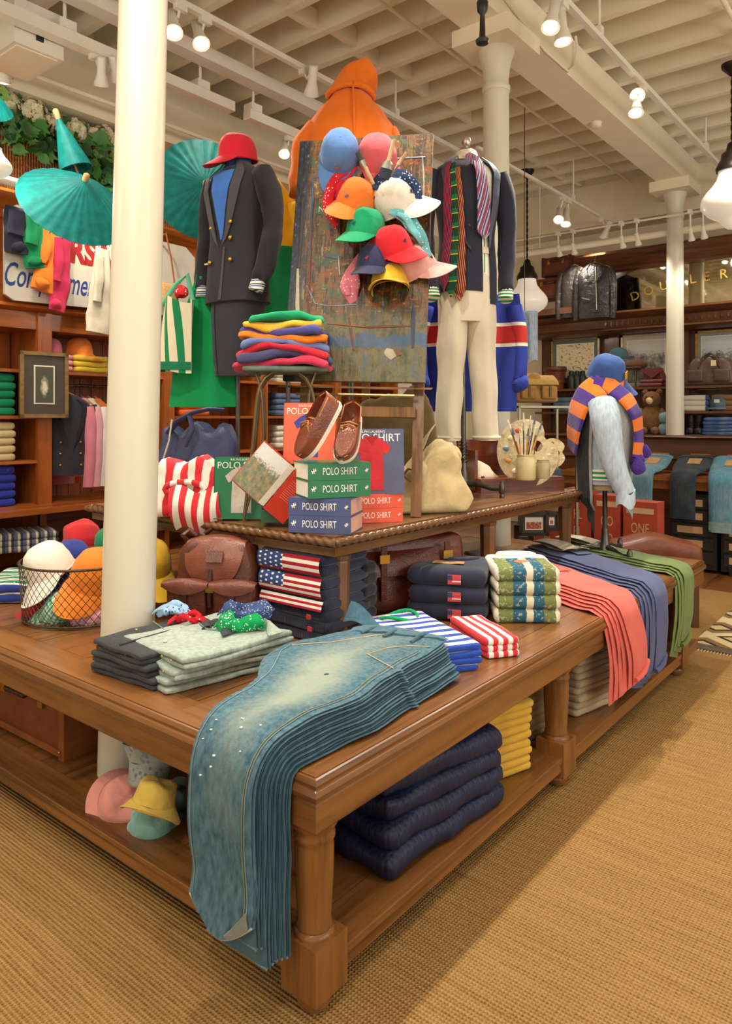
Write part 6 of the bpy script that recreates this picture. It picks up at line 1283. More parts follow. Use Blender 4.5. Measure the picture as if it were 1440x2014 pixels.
hd = MB(); hd.rbox((.01, 0, .42), (.26, .2, .19), .075, (18, 12, 12), .024, 10, 3, lambda p: V((p.x*(1.15-.45*(p.z+.1)/.2)+.25*(p.z+.1), p.y, p.z*1.0+.035*math.exp(-((p.x-.04)/.07)**2)))); hd.build('hood', OR, an, ang=85)
MB().tube([V((.135*math.sin(a), -.105*math.cos(a)-.0, .345+.015*math.cos(2*a))) for a in [2*PI*k/24 for k in range(25)]], .018, 8).build('hood_seam', OR, an); MB().tube([(.0, -.1, .36), (0, -.15, .2), (.0, -.158, -.1)], .006, 6).build('back_pleat', OR, an)
MB().lathe([(.02, ZU-ap.z), (.02, -.5)], 10).build('pole', STEEL, an); MB().lathe([(.16, ZU-ap.z), (.16, ZU-ap.z+.015), (.03, ZU-ap.z+.03)], 20).build('base', STEEL, an)
# ---------------------------------------------------------------- paint box, palettes, jars
RW_ = wood('#7c3a1e', '#4a1e0e', 0, rough=.35); pbp = Pz(1040, 965, ZU); 
t = thing('paint_box', 'open red brown wooden paint box with brass clasp', 'box', (-2.34, 4.44, ZU), 1.02)
MB().box((0, 0, .045), (.62, .38, .09)).build('tray', RW_, t, smooth=False); MB().box((0, .17, .2), (.58, .025, .26), (-.08, 0, 0)).build('lid', RW_, t, smooth=False); MB().box((.02, -.184, .05), (.05, .01, .035)).build('clasp', BRASS, t, smooth=False); MB().box((-.31, .02, .14), (.02, .3, .26)).build('side_flap', RW_, t, smooth=False)
for k in range(2): MB().box((-.12, .155, .12+.1*k), (.3, .012, .008)).build('lid_rail', RW_, t, smooth=False)
PALM = NT('palette_wood'); co_ = PALM.coord(); n_ = PALM.noise(co_, 14, 4, .7); n2_ = PALM.noise(co_, 40, 3); PAL = PALM.fin(PALM.mix(PALM.ramp(n2_, [(.62, (0, 0, 0, 1)), (.68, (1, 1, 1, 1))]), PALM.ramp(n_, [(.35, lin('#a08a5c')), (.55, lin('#cdbb92')), (.7, lin('#b9a67c'))]), lin('#e6e0d0')), .5)
def palette(c, rot, s, lab):
    t = thing('artist_palette', lab, 'palette', c, rot, 'artist palettes'); m = MB(); N = 40; out = []; hole = V((.28, 0, .18))
    for k in range(N):
        a = 2*PI*k/N; r = 1-.3*math.exp(-((a-.55)/.28)**2)+.05*math.cos(2*a); out.append(V((math.cos(a)*r*.82, 0, math.sin(a)*r)))
    ho = [hole+V((math.cos(2*PI*k/N)*.13, 0, math.sin(2*PI*k/N)*.16)) for k in range(N)]
    rings = [[(p+V((0, y, 0)))*s for p in q_] for q_, y in ((ho, -.02), (out, -.02), (out, .02), (ho, .02), (ho, -.02))]; m.loft(rings, False).build('board', PAL, t, ang=30)
    for k, c2 in enumerate(('#b5432f', '#d8cf9a', '#5a6f95', '#c98a3a', '#efe9dc', '#7a8a5a')): MB().ball(V((math.cos(2+k*.5)*.6, -.03, math.sin(2+k*.5)*.68))*s, .07*s, 8, (1.3, .3, 1), .4, k).build('paint_dab', plain(c2, .4), t)
palette(PD(1038, 890, 4.83), (math.radians(-12), 0, YAW), .235, 'big paint stained palette standing in the paint box'); palette(PD(1085, 892, 4.86), (math.radians(-15), .5, YAW-.3), .11, 'small pale palette beside the jars')
def jar(u, v, D, r, h_, col, lab):
    p = PD(u, v, D); p.z = ZU+.091; t = thing('stoneware_jar', lab, 'jar', p, 0, 'jars in the paint box'); MB().lathe([(r*.9, 0), (r, .01), (r, h_*.8), (r*.86, h_*.9), (r*.84, h_), (r*.72, h_), (r*.7, h_*.3)], 24).build('body', plain(col, .35, var=.12), t); MB().tube([V((r*.86*math.cos(a), r*.86*math.sin(a), h_)) for a in [2*PI*k/20 for k in range(21)]], .004, 6).build('lip', plain(col, .35, var=.12), t); return t
j1 = jar(1034, 930, 4.6, .063, .155, '#cfc08e', 'cream stoneware jar holding paint brushes'); j2 = jar(1068, 925, 4.68, .045, .12, '#b3a27c', 'smaller painted jar beside the brush jar')
rng = random.Random(4); bs = sorted([(V((rng.uniform(-.03, .03), rng.uniform(-.03, .03), .02)), V((rng.uniform(-.11, .11), rng.uniform(-.05, .05), rng.uniform(.30, .42)))) for k in range(11)], key=lambda q: q[1].dot(RT))
for k, (b, e) in enumerate(bs):
    t = thing('paint_brush', '%s brush counted from the left in the cream jar, with %s handle' % (('first', 'second', 'third', 'fourth', 'fifth', 'sixth', 'seventh', 'eighth', 'ninth', 'tenth', 'eleventh')[k], ('ochre', 'red brown', 'sandy', 'slate blue')[k % 4]), 'paint brush', j1.location, 0, 'brushes in the jar')
    MB().tube([b, b.lerp(e, .72)], [.003, .005], 6).build('handle', plain(('#b5793c', '#8a4a2c', '#d0a25c', '#3a4a6a')[k % 4], .4), t); MB().tube([b.lerp(e, .72), b.lerp(e, .85)], .006, 6).build('ferrule', plain('#a9a69a', .3, .8), t); MB().tube([b.lerp(e, .85), e], [.008, .003], 6).build('bristles', plain(('#d8d2c0', '#5b6a80', '#c9bfa5')[k % 3], .9), t)
# ================================================================ LEFT WALL GOODS
TEAL = NT('paper_teal'); _co = TEAL.coord(); _n = TEAL.noise(_co, 18, 4); TEALM = TEAL.fin(TEAL.ramp(_n, [(.3, lin('#04706f')), (.7, lin('#0a918d'))]), .6, spec=.3); BAMB = plain('#c9a673', .6)
def parasol(c, axis, R_, h_, lab, D=5.0, n=30, inside=False):
    A = (RT*axis[0]+FW*axis[1]+V((0, 0, axis[2]))).normalized(); t = thing('paper_parasol', lab, 'parasol', c, A.to_track_quat('Z', 'X').to_euler(), 'teal paper parasols')
    def f(u, v):
        a = 2*PI*u; r = R_*v; ple = .008*R_/.34*(abs(((u*n) % 1)-.5)*2-.5)*v; return V(((r)*math.cos(a), (r)*math.sin(a), -h_*v**1.15+ple))
    MB().sheet(f, n*4, 8, .002).build('canopy', TEALM, t, ang=25)
    rb = None
    for k in range(n):
        a = 2*PI*k/n
        if rb is None: rb = MB().tube([V((R_*.03, 0, -.012)), V((R_*.5, 0, -h_*.45-.008)), V((R_*1.015, 0, -h_-.006))], .0025, 5).build('rib', plain('#0a5f5e', .6), t); o = rb
        else: o = rb.copy(); COL.objects.link(o)
        o.rotation_euler = (0, 0, a)
    MB().lathe([(.016, -.03), (.02, .0), (.02, .03), (.01, .04)], 12).build('finial', BAMB, t); MB().tube([(0, 0, -.02), (0, 0, -.45)], .008, 8).build('shaft', BAMB, t)
    return t
parasol(PD(168, 352, 4.55), (.52, -.62, .60), .355, .22, 'open teal parasol hung left of the thick column')
parasol(PD(404, 362, 4.95), (.34, -.94, .02), .345, .12, 'open teal parasol behind the blazer mannequin')
parasol(PD(112, 226, 4.8), (-.3, -.1, .93), .105, .36, 'half closed teal parasol hanging in the flower garland')
parasol(PD(-25, 168, 4.7), (.3, -.5, .6), .16, .16, 'teal parasol edge at the top corner of the picture')
# garland
ga = thing('flower_garland', 'ivy and cream hydrangea garland along the wicker panel', 'garland', (-5.55, 3.0, 3.9)); rng = random.Random(7)
lf = None; LEAFM = [plain(c, .5, var=.25, sc=30) for c in ('#2c5a26', '#3f7a30', '#6f9a3c', '#1f4420')]
def leaf_mesh(m):
    pts = [(0, 0), (.3, .1), (.55, .02), (.5, .3), (.9, .35), (.5, .6), (.45, .85), (0, 1.1), (-.45, .85), (-.5, .6), (-.9, .35), (-.5, .3), (-.55, .02), (-.3, .1)]
    b = MB(); b.add([V((x*.055, y*.055, .012*(abs(x)))) for x, y in pts]+[V((0, .5*.055, -.004))], [(i, (i+1) % 14, 14) for i in range(14)]); return b.build('leaf', m, ga)
lms = [leaf_mesh(m) for m in LEAFM]
for i in range(280):
    o = lms[i % 4] if i < 4 else lms[i % 4].copy()
    if i >= 4: COL.objects.link(o)
    if rng.random() < .72: u = rng.uniform(-8, 228); v = 205+.58*u+rng.gauss(12, 26)
    else: u = rng.uniform(0, 228); v = 235+.50*u+abs(rng.gauss(0, 36))
    p = Px(u, v, -5.62+rng.uniform(-.06, .12))-ga.location; o.location = p; o.rotation_euler = (rng.uniform(.6, 2.2), rng.uniform(-.6, .6), PI/2+rng.uniform(-1, 1)); o.scale = (rng.uniform(1.1, 2.1),)*3
HY = cloth('#e6dcb8', .14, fold=40); 
for u, v, r in ((18, 205, .09), (60, 222, .13), (100, 245, .09), (150, 258, .11), (185, 268, .08), (205, 275, .12), (230, 285, .09), (30, 240, .06)):
    m = MB(); c = Px(u, v, -5.6)-ga.location
    for k in range(60):
        d = V((rng.gauss(0, 1), rng.gauss(0, 1), rng.gauss(0, 1))).normalized(); p = c+d*r*rng.uniform(.8, 1); s = d.orthogonal().normalized(); q = d.cross(s); w = .026
        for a in (0, PI/2): e1 = s*math.cos(a)+q*math.sin(a); e2 = d.cross(e1); m.add([p-e1*w-e2*w*.45, p+e1*w-e2*w*.45+d*.006, p+e1*w+e2*w*.45+d*.006, p-e1*w+e2*w*.45], [(0, 1, 2, 3)])
    m.ball(c, r*.8, 10).build('blossom', HY, ga, ang=180)['kind'] = 'stuff'
# painted sign
sg = thing('painted_sign', 'old white board sign with red and blue painted lettering', 'sign', (-5.44, 0, 0)); SGW = plain('#cfcabb', .6, var=.14, sc=3.0)
MB().loft([[V((x, y, z)) for y, z in ((2.53, 2.5), (2.6, 2.46), (4.2, 2.5), (4.25, 2.56), (4.25, 3.05), (4.15, 3.13), (2.62, 3.17), (2.53, 3.12))] for x in (0, .025)]).build('board', SGW, sg, smooth=False)
pl = Px(166, 498, -5.41); text('red_lettering', 'RSA', .27, plain('#a8242a', .5, var=.15), sg, (.027, pl.y+.06, pl.z), (PI/2, 0, PI/2), .8, .0006, bold=.012)
pl = Px(98, 560, -5.41); text('blue_lettering', 'Compartment', .25, plain('#2a4688', .5, var=.15), sg, (.027, pl.y+.03, pl.z+.03), (PI/2, 0, PI/2), .54, .0006, shear=.35, bold=.002)
# sweaters draped over the sign
def hang_knit(pts, w, col, lab, x=-5.36, th=.05, cuff=True):
    P = smoothp(seg([Px(u, v, x) for u, v in pts], 16), 1); o = P[0].copy(); t = thing('hanging_sweater', lab, 'sweater', o, 0, 'sweaters draped on the sign'); M_ = cloth(col, .18, fold=9)
    ribbon(MB(), [p-o for p in P], [V((0, 1, 0))]*16, wl(w, 16), th, 10, .022, pts[0][0]*.1, 9).build('body', M_, t, ang=80)
    if cuff: MB().ball(P[-1]-o+V((.035, -.02, .05)), .05, 12, (.6, 1, .8), .5, pts[0][0]).build('rolled_cuff', M_, t)
    P2 = [p-o+V((.03, -.04, .02)) for p in P[2:11]]; ribbon(MB(), P2, [V((0, 1, 0))]*9, [wl(w, 16)[5]*.5]*9, th*.8, 8, .02, 3, 9).build('sleeve', M_, t, ang=80); return t
hang_knit([(42, 412), (40, 450), (36, 500)], [(0, .24), (.6, .25), (1, .2)], '#2b2c40', 'navy sweater draped on the sign corner')
hang_knit([(68, 412), (72, 460), (66, 500), (70, 528)], [(0, .16), (.5, .2), (1, .14)], '#0f8a55', 'green sweater draped on the sign', -5.34)
hang_knit([(95, 430), (98, 480), (92, 530), (82, 572)], [(0, .15), (.5, .16), (1, .19)], '#e8842c', 'orange sweater draped on the sign', -5.35)
hang_knit([(122, 455), (122, 500), (120, 560), (110, 612)], [(0, .12), (.4, .15), (.8, .14), (1, .12)], '#cb2f58', 'raspberry pink sweater draped on the sign', -5.34)
_cs = hang_knit([(202, 490), (200, 550), (196, 610), (192, 655)], [(0, .12), (.5, .2), (1, .22)], '#e3dac4', 'cream fringed sweater hanging behind the thick column', -5.3, .04, False); MB().tube([(0, 0, -.01), (-.31, 0, .0)], .008, 6).build('peg', BRASS, _cs)
hb = thing('hanging_straw_bag', 'straw bag on a long leather strap behind the striped tote', 'bag', Px(330, 580, -5.3)); MB().rbox((0, 0, 0), (.1, .2, .2), .05, (8, 8, 8), .006, 9).build('body', plain('#c39a62', .7, var=.2, sc=60), hb); MB().tube([(.05, .04, .06), (.05, .0, .3), (.03, -.04, .52)], .007, 6).build('strap', leather('#a3562c'), hb); MB().tube([(.03, -.04, .52), (-.31, -.04, .53)], .008, 6).build('peg', BRASS, hb); MB().ball((.09, .07, .03), .06, 12, amp=.4).build('red_rosette', speckle('#c92a30', '#efdcd2', 40), hb)
# ---------------------------------------------------------------- shelf stacks
def shelf_stack(col, nm, y, z, cnt, w=.38, hh=.06, cat='knit', dep_=.36, x=FX-.2, name='folded_knit'):
    for i in range(cnt):
        def prt(t): MB().ball((w*.3, -dep_/2-.002, hh*.55), .006, 6).build('logo', RLOGO, t)
        folded(name, cloth(col, .12), ('lowest', 'second', 'third', 'fourth', 'topmost')[i if i < cnt-1 else 4]+' %s %s of its shelf stack' % (nm, cat), cat, (x, y, z+.001+hh*i), PI/2, w, dep_, hh, 1, int(y*90)+i, '%s %ss on the shelf' % (nm, cat), prt if nm == 'royal blue' and i == cnt-1 else None, amp=.004, n=(8, 6))
for yy, sfx in ((2.49, ''), (2.06, ' far left')):
    if sfx: continue
    shelf_stack('#0a8a5a', 'emerald green', yy, 1.61, 5, hh=.063); shelf_stack('#d8c492', 'cream', yy, 1.27, 5, hh=.058); shelf_stack('#2a3aa8', 'royal blue', yy, .93, 5, hh=.06)
shelf_stack('#e7c63f', 'sunny yellow', 3.28, 1.96, 3, .30, .045, x=FX-.17); shelf_stack('#e890a4', 'rose pink', 3.02, 1.96, 3, .2, .045, x=FX-.17)
cap((FX-.18, 3.02, 2.10), (0, 0, PI/2-.5), cloth('#e88aa6'), 'pink cap on the shelf above the hanging blazer', None, 1.0, grp='caps on the shelf'); cap((FX-.17, 3.26, 2.10), (0, 0, PI/2+.4), cloth('#ea8636'), 'orange cap on the shelf above the hanging blazer', None, 1.15, grp='caps on the shelf'); cap((FX-.18, 3.52, 1.965), (0, 0, PI/2+.2), cloth('#efe6da'), 'white cap at the column end of the shelf', None, 1.1, grp='caps on the shelf')
shelf_stack('#dd6a22', 'orange', 4.35, 1.61, 3, .36, .06); shelf_stack('#b3273c', 'crimson', 4.35, 1.27, 3, .36, .06); shelf_stack('#6f7f96', 'grey blue', 4.35, 1.96, 3, .36, .06)
for k, (c, n2) in enumerate((('#c9c0a5', 'oatmeal'), ('#5b6f8f', 'steel blue'), ('#e6dfd0', 'ivory'))): shelf_stack(c, n2, 5.6, 1.61-.34*(k-1), 4, .4, .06)
STW = stripes((('#6b6f80', .4), ('#d9d2bd', .3), ('#3d4560', .3)), .06, 0)
for i in range(3): folded('striped_towel', STW, ('lowest', 'middle', 'topmost')[i]+' grey and navy striped towel in the open cubby', 'towel', (-5.42, 2.64, .621+.045*i), PI/2-.3, .5, .36, .045, 1, 400+i, 'striped towels', amp=.005)
folded('folded_shirt', stripes((('#c8bfa2', .6), ('#7f7a64', .4)), .05, 0), 'beige striped shirt at the picture edge in the cubby', 'shirt', (-5.4, 2.22, .621), PI/2, .3, .36, .1, 2, 410)
# framed photograph on the cabinet post
def framed(lab, c, rot, w, h, fc, inner, mat_w=.05, tilt=0, nm='framed_picture', mat_c='#4a4138'):
    t = thing(nm, lab, 'picture', c, rot, 'framed pictures'); F_ = plain(fc, .35, .3, var=.25, sc=30); b = .028
    for k, (x, z, dx, dz) in enumerate(((0, h/2-b/2, w, b), (0, -h/2+b/2, w, b), (-w/2+b/2, 0, b, h), (w/2-b/2, 0, b, h))): MB().box((x, 0, z), (dx, .03, dz)).build('frame_bar', F_, t, smooth=False)
    MB().box((0, .004, 0), (w-b, .01, h-b)).build('mount', plain(mat_c, .5, var=.1), t, smooth=False)
    MB().box((0, -.003, .0), (w-2*b-2*mat_w, .004, h-2*b-2*mat_w)).build('print_border', plain('#e6e0d0', .6), t, smooth=False)
    MB().sheet(lambda u, v: V(((u-.5)*(w-2*b-2*mat_w-.02), -.0062, (v-.5)*(h-2*b-2*mat_w-.02))), 1, 1, .001).build('print', inner, t, uv=True, smooth=False); return t
def portrait_m():
    t = NT('sepia_portrait'); u = t.sep(t.coord('UV')); d = t.math('ADD', t.math('POWER', t.math('MULTIPLY', t.math('SUBTRACT', u[0], .5), 3.2), 2), t.math('POWER', t.math('MULTIPLY', t.math('SUBTRACT', u[1], .45), 2.6), 2)); n = t.noise(t.coord('UV'), 9, 4); f = t.math('ADD', d, t.math('MULTIPLY', t.math('SUBTRACT', n, .5), .8)); return t.fin(t.ramp(f, [(.05, lin('#d8d2bc')), (.35, lin('#8f8a70')), (.6, lin('#4d4a38'))]), .4)
pc = Px(87, 757, -5.40); framed('small dark framed portrait photograph on the cabinet post', pc, (0, 0, PI/2-.12), .36, .50, '#8a6a3c', portrait_m(), .075)
# ---------------------------------------------------------------- hanging clothes
put('clothes_rail', MB().tube([(FX-.2, 2.93, 1.86), (FX-.2, 3.96, 1.86)], .012, 10), STEEL, 'steel clothes rail in the second cabinet bay', 'rail')
def hanging(c, rot, col, lab, w=.42, L=.72, dp=.12, grp='clothes on the rail', extra=None, sl=.6, name='hanging_jacket', cat='jacket', hz=.0, lap=False, mat=None):
    t = thing(name, lab, cat, c, rot, grp); M_ = mat or cloth(col, .15, fold=6)
    R_ = [(-L, w*.5, dp*.5, 0), (-L*.6, w*.46, dp*.5, 0), (-.16, w*.5, dp*.5, 0), (-.06, w*.46, dp*.42, 0), (-.01, w*.2, dp*.34, 0), (.02, w*.13, dp*.34, 0)]; f = surf_fn(R_, 2.4); body_loft(f, -L, .015, 12, 28, .01, len(lab)).build('body', M_, t, ang=80)
    for s in (-1, 1): jacket_sleeve(t, [V((s*w*.43, 0, -.07)), V((s*w*.52, 0, -.2)), V((s*w*.55, -.01, -.42)), V((s*w*.53, -.03, -.1-sl))], .05, .04, M_, seed=s, n=12)
    MB().tube([(-w*.42, 0, -.05), (-.03, 0, .015), (0, 0, .03), (.03, 0, .015), (w*.42, 0, -.05)], .008, 6).build('hanger', plain('#b98a52', .5), t); MB().tube([(0, 0, .03), (0, 0, .075), (.018, 0, .1), (.0, 0, .118), (-.016, 0, .105)], .003, 6).build('hanger_hook', STEEL, t)
    if extra: extra(t, f)
    return t
def db_extra(t, f):
    for s in (-1, 1): patch(f, lambda u, v: (s*(.05+.42*v+.28*u*math.sin(v*PI*.6)), lerp(-.42, -.02, v)), 6, 10, .01, .004).build('lapel', cloth('#26262e'), t)
    for z in (-.36, -.45, -.54):
        for th in (-.35, .35): MB().ball(f(th, z, .01), .011, 8, (1, .6, 1)).build('gold_button', BRASS, t)
bz = Px(137, 765, FX-.12); hanging((bz.x+.1, bz.y-.06, 1.76), PI/2-.35, '#33323c', 'dark double breasted blazer hung facing out on the rail', .38, .62, .14, extra=db_extra)
for k, (y, c, nm) in enumerate(((3.20, '#e0879a', 'pink shirt hung on the rail next to the blazer'), (3.26, '#e7aab4', 'pale pink shirt hung on the rail'), (3.32, '#efe2dc', 'white pink trimmed shirt hung on the rail'), (3.38, '#e4702a', 'orange jacket hung on the rail by the column'))): hanging((FX-.13, y, 1.74), .1, c, nm, .40, .62, .09, name='hanging_shirt', cat='shirt')
# ================================================================ BACK WALL GOODS
def BP(u, v, y=9.62): return Py(u, v, y)
SH1, SH2, SH3 = 1.98, 1.67, 1.38
BL = leather('#1d1917', .42, .4, .4)
def zip_extra(t, f):
    MB().tube([f(.15, -.6, .008), f(.12, -.3, .01), f(.1, -.05, .012)], .005, 6).build('zip', plain('#b9b4a8', .3, .8), t)
    for s in (-1, 1): patch(f, lambda u, v: (s*(.06+.4*v+.3*u*math.sin(v*PI*.6)), lerp(-.26, -.0, v)), 6, 8, .012, .005).build('lapel', BL, t)
    MB().box(f(-.4, -.45, .012), (.1, .006, .012), (0, .3, 0)).build('pocket_zip', plain('#b9b4a8', .3, .8), t)
p = BP(1130, 525, 9.4); hanging((p.x, 9.4, p.z), .25, '', 'worn brown black leather jacket on a wooden hanger', .38, .68, .14, 'leather jackets', None, .6, 'leather_jacket', mat=leather('#2e2722', .45, .5, .4))
p = BP(1170, 520, 9.28); hanging((p.x, 9.28, p.z), .15, '', 'black leather motorcycle jacket hung over the mirror frame', .44, .70, .16, 'leather jackets', zip_extra, .62, 'leather_jacket', mat=BL)
suitcase('reddish wooden case topmost above the shelves', BP(1103, 545, 9.6), 0, .42, .3, .26, '#5f2a1a', '#4a1f12'); suitcase('reddish wooden case beneath the topmost one', BP(1092, 590, 9.55), 0, .5, .34, .28, '#6a2f1c', '#4a1f12')
for k in range(2): bpy.context.view_layer.update()
pt = thing('case_ledge', 'dark ledge carrying the reddish cases', 'ledge', (0, 0, 0)); q = BP(1092, 612, 9.55); MB().span((q.x-.42, 9.3, 2.98), (q.x+.35, 9.85, q.z+.0)).build('block', BZ, pt, smooth=False)
# pictures
SK = NT('sketch'); _c2 = SK.coord('UV'); _n2 = SK.noise(_c2, 12, 5, .7); SKM = SK.fin(SK.ramp(_n2, [(.38, lin('#5a4a36')), (.46, lin('#d9c9a2')), (.8, lin('#e4d7b4'))]), .6)
BWP = photo_m('#c9c6bf', '#8a8780', '#3a3836', '#b3aea4'); CIR = photo_m('#b9c4c6', '#7a8a86', '#5a3f35', '#d8d2c4')
def wallpic(u0, v0, u1, v1, fc, inner, lab, mw, y=9.86, mc='#4a4138'):
    a, b = BP(u0, v0, y), BP(u1, v1, y); framed(lab, (a+b)/2, 0, abs(b.x-a.x), abs(a.z-b.z), fc, inner, mw, mat_c=mc)
wallpic(1085, 668, 1180, 752, '#9a8a6a', SKM, 'sketch in a pale frame behind the bust', .05, mc='#5a6258'); wallpic(1222, 660, 1322, 765, '#b5ab98', BWP, 'black and white crowd photograph in a silver frame', .05, mc='#b9b0a0'); wallpic(1368, 652, 1475, 765, '#a8863a', CIR, 'circus tent photograph in a gold frame', .04, mc='#8a8a80')
# leather bucket, black flasks, hat on stand, folded purse, duffel
def on(u, z, y=9.68): p = BP(u, 760, y); return V((p.x, y, z))
t = thing('leather_bucket', 'brown leather fire bucket on the bag shelf', 'bucket', on(1092, SH1)); MB().lathe([(.11, 0), (.12, .02), (.15, .3), (.155, .32), (.14, .32), (.13, .1)], 24).build('body', leather('#6e3620', .4), t); MB().lathe([(.152, .25), (.16, .26), (.162, .3), (.155, .31)], 24).build('rim_band', leather('#5a2a18'), t); MB().tube([(0, -.15, .2), (.0, -.17, .15), (0, -.14, .06)], .012, 6).build('strap', leather('#4a2213'), t)
for k in range(3): t = thing('field_flask', 'black cylindrical flask, %s of three beside the leather bucket' % ('first', 'second', 'third')[k], 'flask', on(1124+11*k, SH1, 9.7+.03*k), 0, 'black flasks'); MB().lathe([(.05, 0), (.052, .02), (.052, .17), (.04, .19), (.03, .22)], 16).build('body', BLACKM, t); MB().lathe([(.034, .21), (.034, .25), (.01, .26)], 14).build('cap', BLACKM, t)
t = thing('brown_flat_cap', 'brown tweed flat cap on a wire hat stand', 'hat', on(1250, SH1)); MB().lathe([(.06, 0), (.06, .012), (.012, .02), (.01, .24)], 14).build('hat_stand', STEEL, t); MB().ball((0, -.01, .30), .15, 16, (1.1, 1, .5), .1, 2).build('crown', cloth('#6b4a36', .25, fold=30), t); MB().sheet(lambda u, v: V(((u-.5)*.22, -.13-.05*v*math.sin(u*PI), .26-.01*v)), 8, 3, .006).build('peak', cloth('#6b4a36', .25, fold=30), t)
t = thing('blue_beanie', 'dark teal knit cap above the bust cap on the shelf', 'hat', on(1217, SH1, 9.75)); MB().lathe([(.07, 0), (.07, .012), (.012, .02), (.01, .3)], 14).build('hat_stand', STEEL, t); MB().ball((0, 0, .42), .13, 16, (1, 1, 1), .08, 2).build('crown', knit('#3c5a66', 0, .02), t); MB().tube([V((.125*math.cos(a), .125*math.sin(a), .36)) for a in [2*PI*k/20 for k in range(21)]], .022, 8).build('turn_up', knit('#3c5a66', 0, .02), t)
t = slump('leather_purse', 'oxblood leather purse folded on the bag shelf', 'bag', on(1287, SH1), .0, .3, .16, .26, leather('#6a3030', .4), 21, 0, ((-.2, 1), (.2, 1)), .02); MB().sheet(lambda u, v: V(((u-.5)*.28, -.09, .24-.13*v*(1-abs(2*u-1)*.8))), 10, 6, .008).build('flap', leather('#7a3a38', .4), t)
for i in range(2): folded('folded_leather', leather('#6e3434', .45), ('lower', 'upper')[i]+' oxblood pouch under the folded purse', 'pouch', on(1287, SH1+.001+.045*i, 9.6)+V((0, -.09, 0)), 0, .3, .12, .045, 1, 430+i, 'oxblood pouches', amp=.003)
t = slump('brown_duffel', 'brown leather duffel with tag on the bag shelf', 'bag', on(1400, SH1), 0, .56, .28, .36, leather('#5d4a3e', .45), 22, 0, ((-.3, .95), (0, 1), (.3, .95)), .02)
for s in (-1, 1): MB().tube(smoothp([V((-.12, s*.09-.05, .22)), V((-.1, s*.05-.06, .36)), V((0, s*.04-.06, .43)), V((.1, s*.05-.06, .36)), V((.12, s*.09-.05, .22))], 1), .011, 8).build('handle', leather('#4a3328'), t); MB().rbox((s*.15, -.155, .12), (.18, .04, .15), .018, (6, 4, 6)).build('pocket', leather('#54443a', .45), t)
MB().box((.06, -.16, .27), (.06, .006, .07)).build('hang_tag', plain('#d8c9a5', .7), t)
# shelf two
for s, (u, c, nm, n) in enumerate(((1372, stripes((('#d9d5c4', .62), ('#3c4f7a', .18), ('#d9d5c4', .2)), .3, 0, off=.2), 'pale towel with a blue stripe', 3), (1432, cloth('#8a6a48'), 'brown wool blanket', 3), (1118, denim('#4d6078', .3), 'grey denim shirt', 3), (1155, denim('#43566e', .3), 'slate denim shirt', 3))):
    for i in range(n): folded('folded_textile', c, ('lowest', 'middle', 'topmost')[i]+' %s on the second back shelf' % nm, 'textile', on(u, SH2+.001+.065*i, 9.66), 0, .34, .3, .065, 1, 440+5*s+i, nm+'s', amp=.004, n=(8, 6))
t = thing('driver_cap', 'denim blue cap with pale patch on the second back shelf', 'cap', on(1415, SH2+.0, 9.6)); MB().ball((0, 0, .1), .12, 16, (1, 1, .95), .05).build('crown', denim('#56697c', .3), t); MB().sheet(lambda u, v: V(((u-.5)*.2, -.1-.06*v*math.sin(u*PI), .04-.02*v)), 8, 3, .006).build('visor', denim('#4a5c6e', .3), t); MB().box((.0, -.118, .12), (.06, .008, .04)).build('patch', plain('#d8d2c4'), t)
t = thing('plush_bear', 'brown teddy bear in corduroy on the lower back shelf', 'toy', on(1283, SH3, 9.45)); FURB = cloth('#7a5434', .3, fold=60)
MB().ball((0, 0, .2), .13, 14, (1.1, .8, 1.4), .06).build('body', cloth('#86603a', .25, fold=30), t); MB().ball((0, -.02, .44), .11, 14, (1.05, .9, .95), .05).build('head', FURB, t); MB().ball((0, -.11, .42), .045, 10).build('muzzle', cloth('#d8b98a'), t)
for s in (-1, 1): MB().ball((s*.085, 0, .53), .04, 10, (1, .5, 1)).build('ear', FURB, t); MB().ball((s*.13, -.03, .25), .05, 10, (.8, .8, 1.7)).build('arm', cloth('#86603a', .25, fold=30), t); MB().ball((s*.07, -.12, .05), .055, 10, (.9, 1.5, .9)).build('leg', FURB, t); MB().ball((s*.035, -.115, .47), .01, 6).build('eye', BLACKM, t)
folded('folded_blanket', stripes((('#8fb3b8', .3), ('#d8906a', .15), ('#e6dfcc', .2), ('#b5544a', .15), ('#8fb3b8', .2)), .12, 0), 'bright striped blanket leaning beside the teddy bear', 'blanket', on(1310, SH3, 9.5), PI/2, .3, .14, .28, 2, 460)
for i in range(5): folded('folded_jeans', denim('#3f5f93', .4), ('lowest', 'second', 'third', 'fourth', 'topmost')[i]+' blue jeans of the stack on the lower back shelf', 'jeans', on(1422, SH3+.001+.042*i, 9.55), .05*i, .42, .34, .042, 1, 470+i, 'folded jeans on the back shelf', amp=.006, n=(9, 7))
for k in range(2): t = thing('black_boot', 'black leather boot, %s of the pair by the folded jeans' % ('first', 'second')[k], 'boot', on(1358+16*k, SH3, 9.5), .2, 'black boots'); MB().rbox((0, -.04, .05), (.09, .24, .09), .035, (6, 10, 5)).build('foot', BL, t); MB().lathe([(.05, .06), (.05, .14), (.055, .24), (.045, .24)], 16, (0, .05, 0)).build('shaft', BL, t); MB().box((0, -.04, .006), (.095, .25, .014)).build('sole', BLACKM, t, smooth=False)
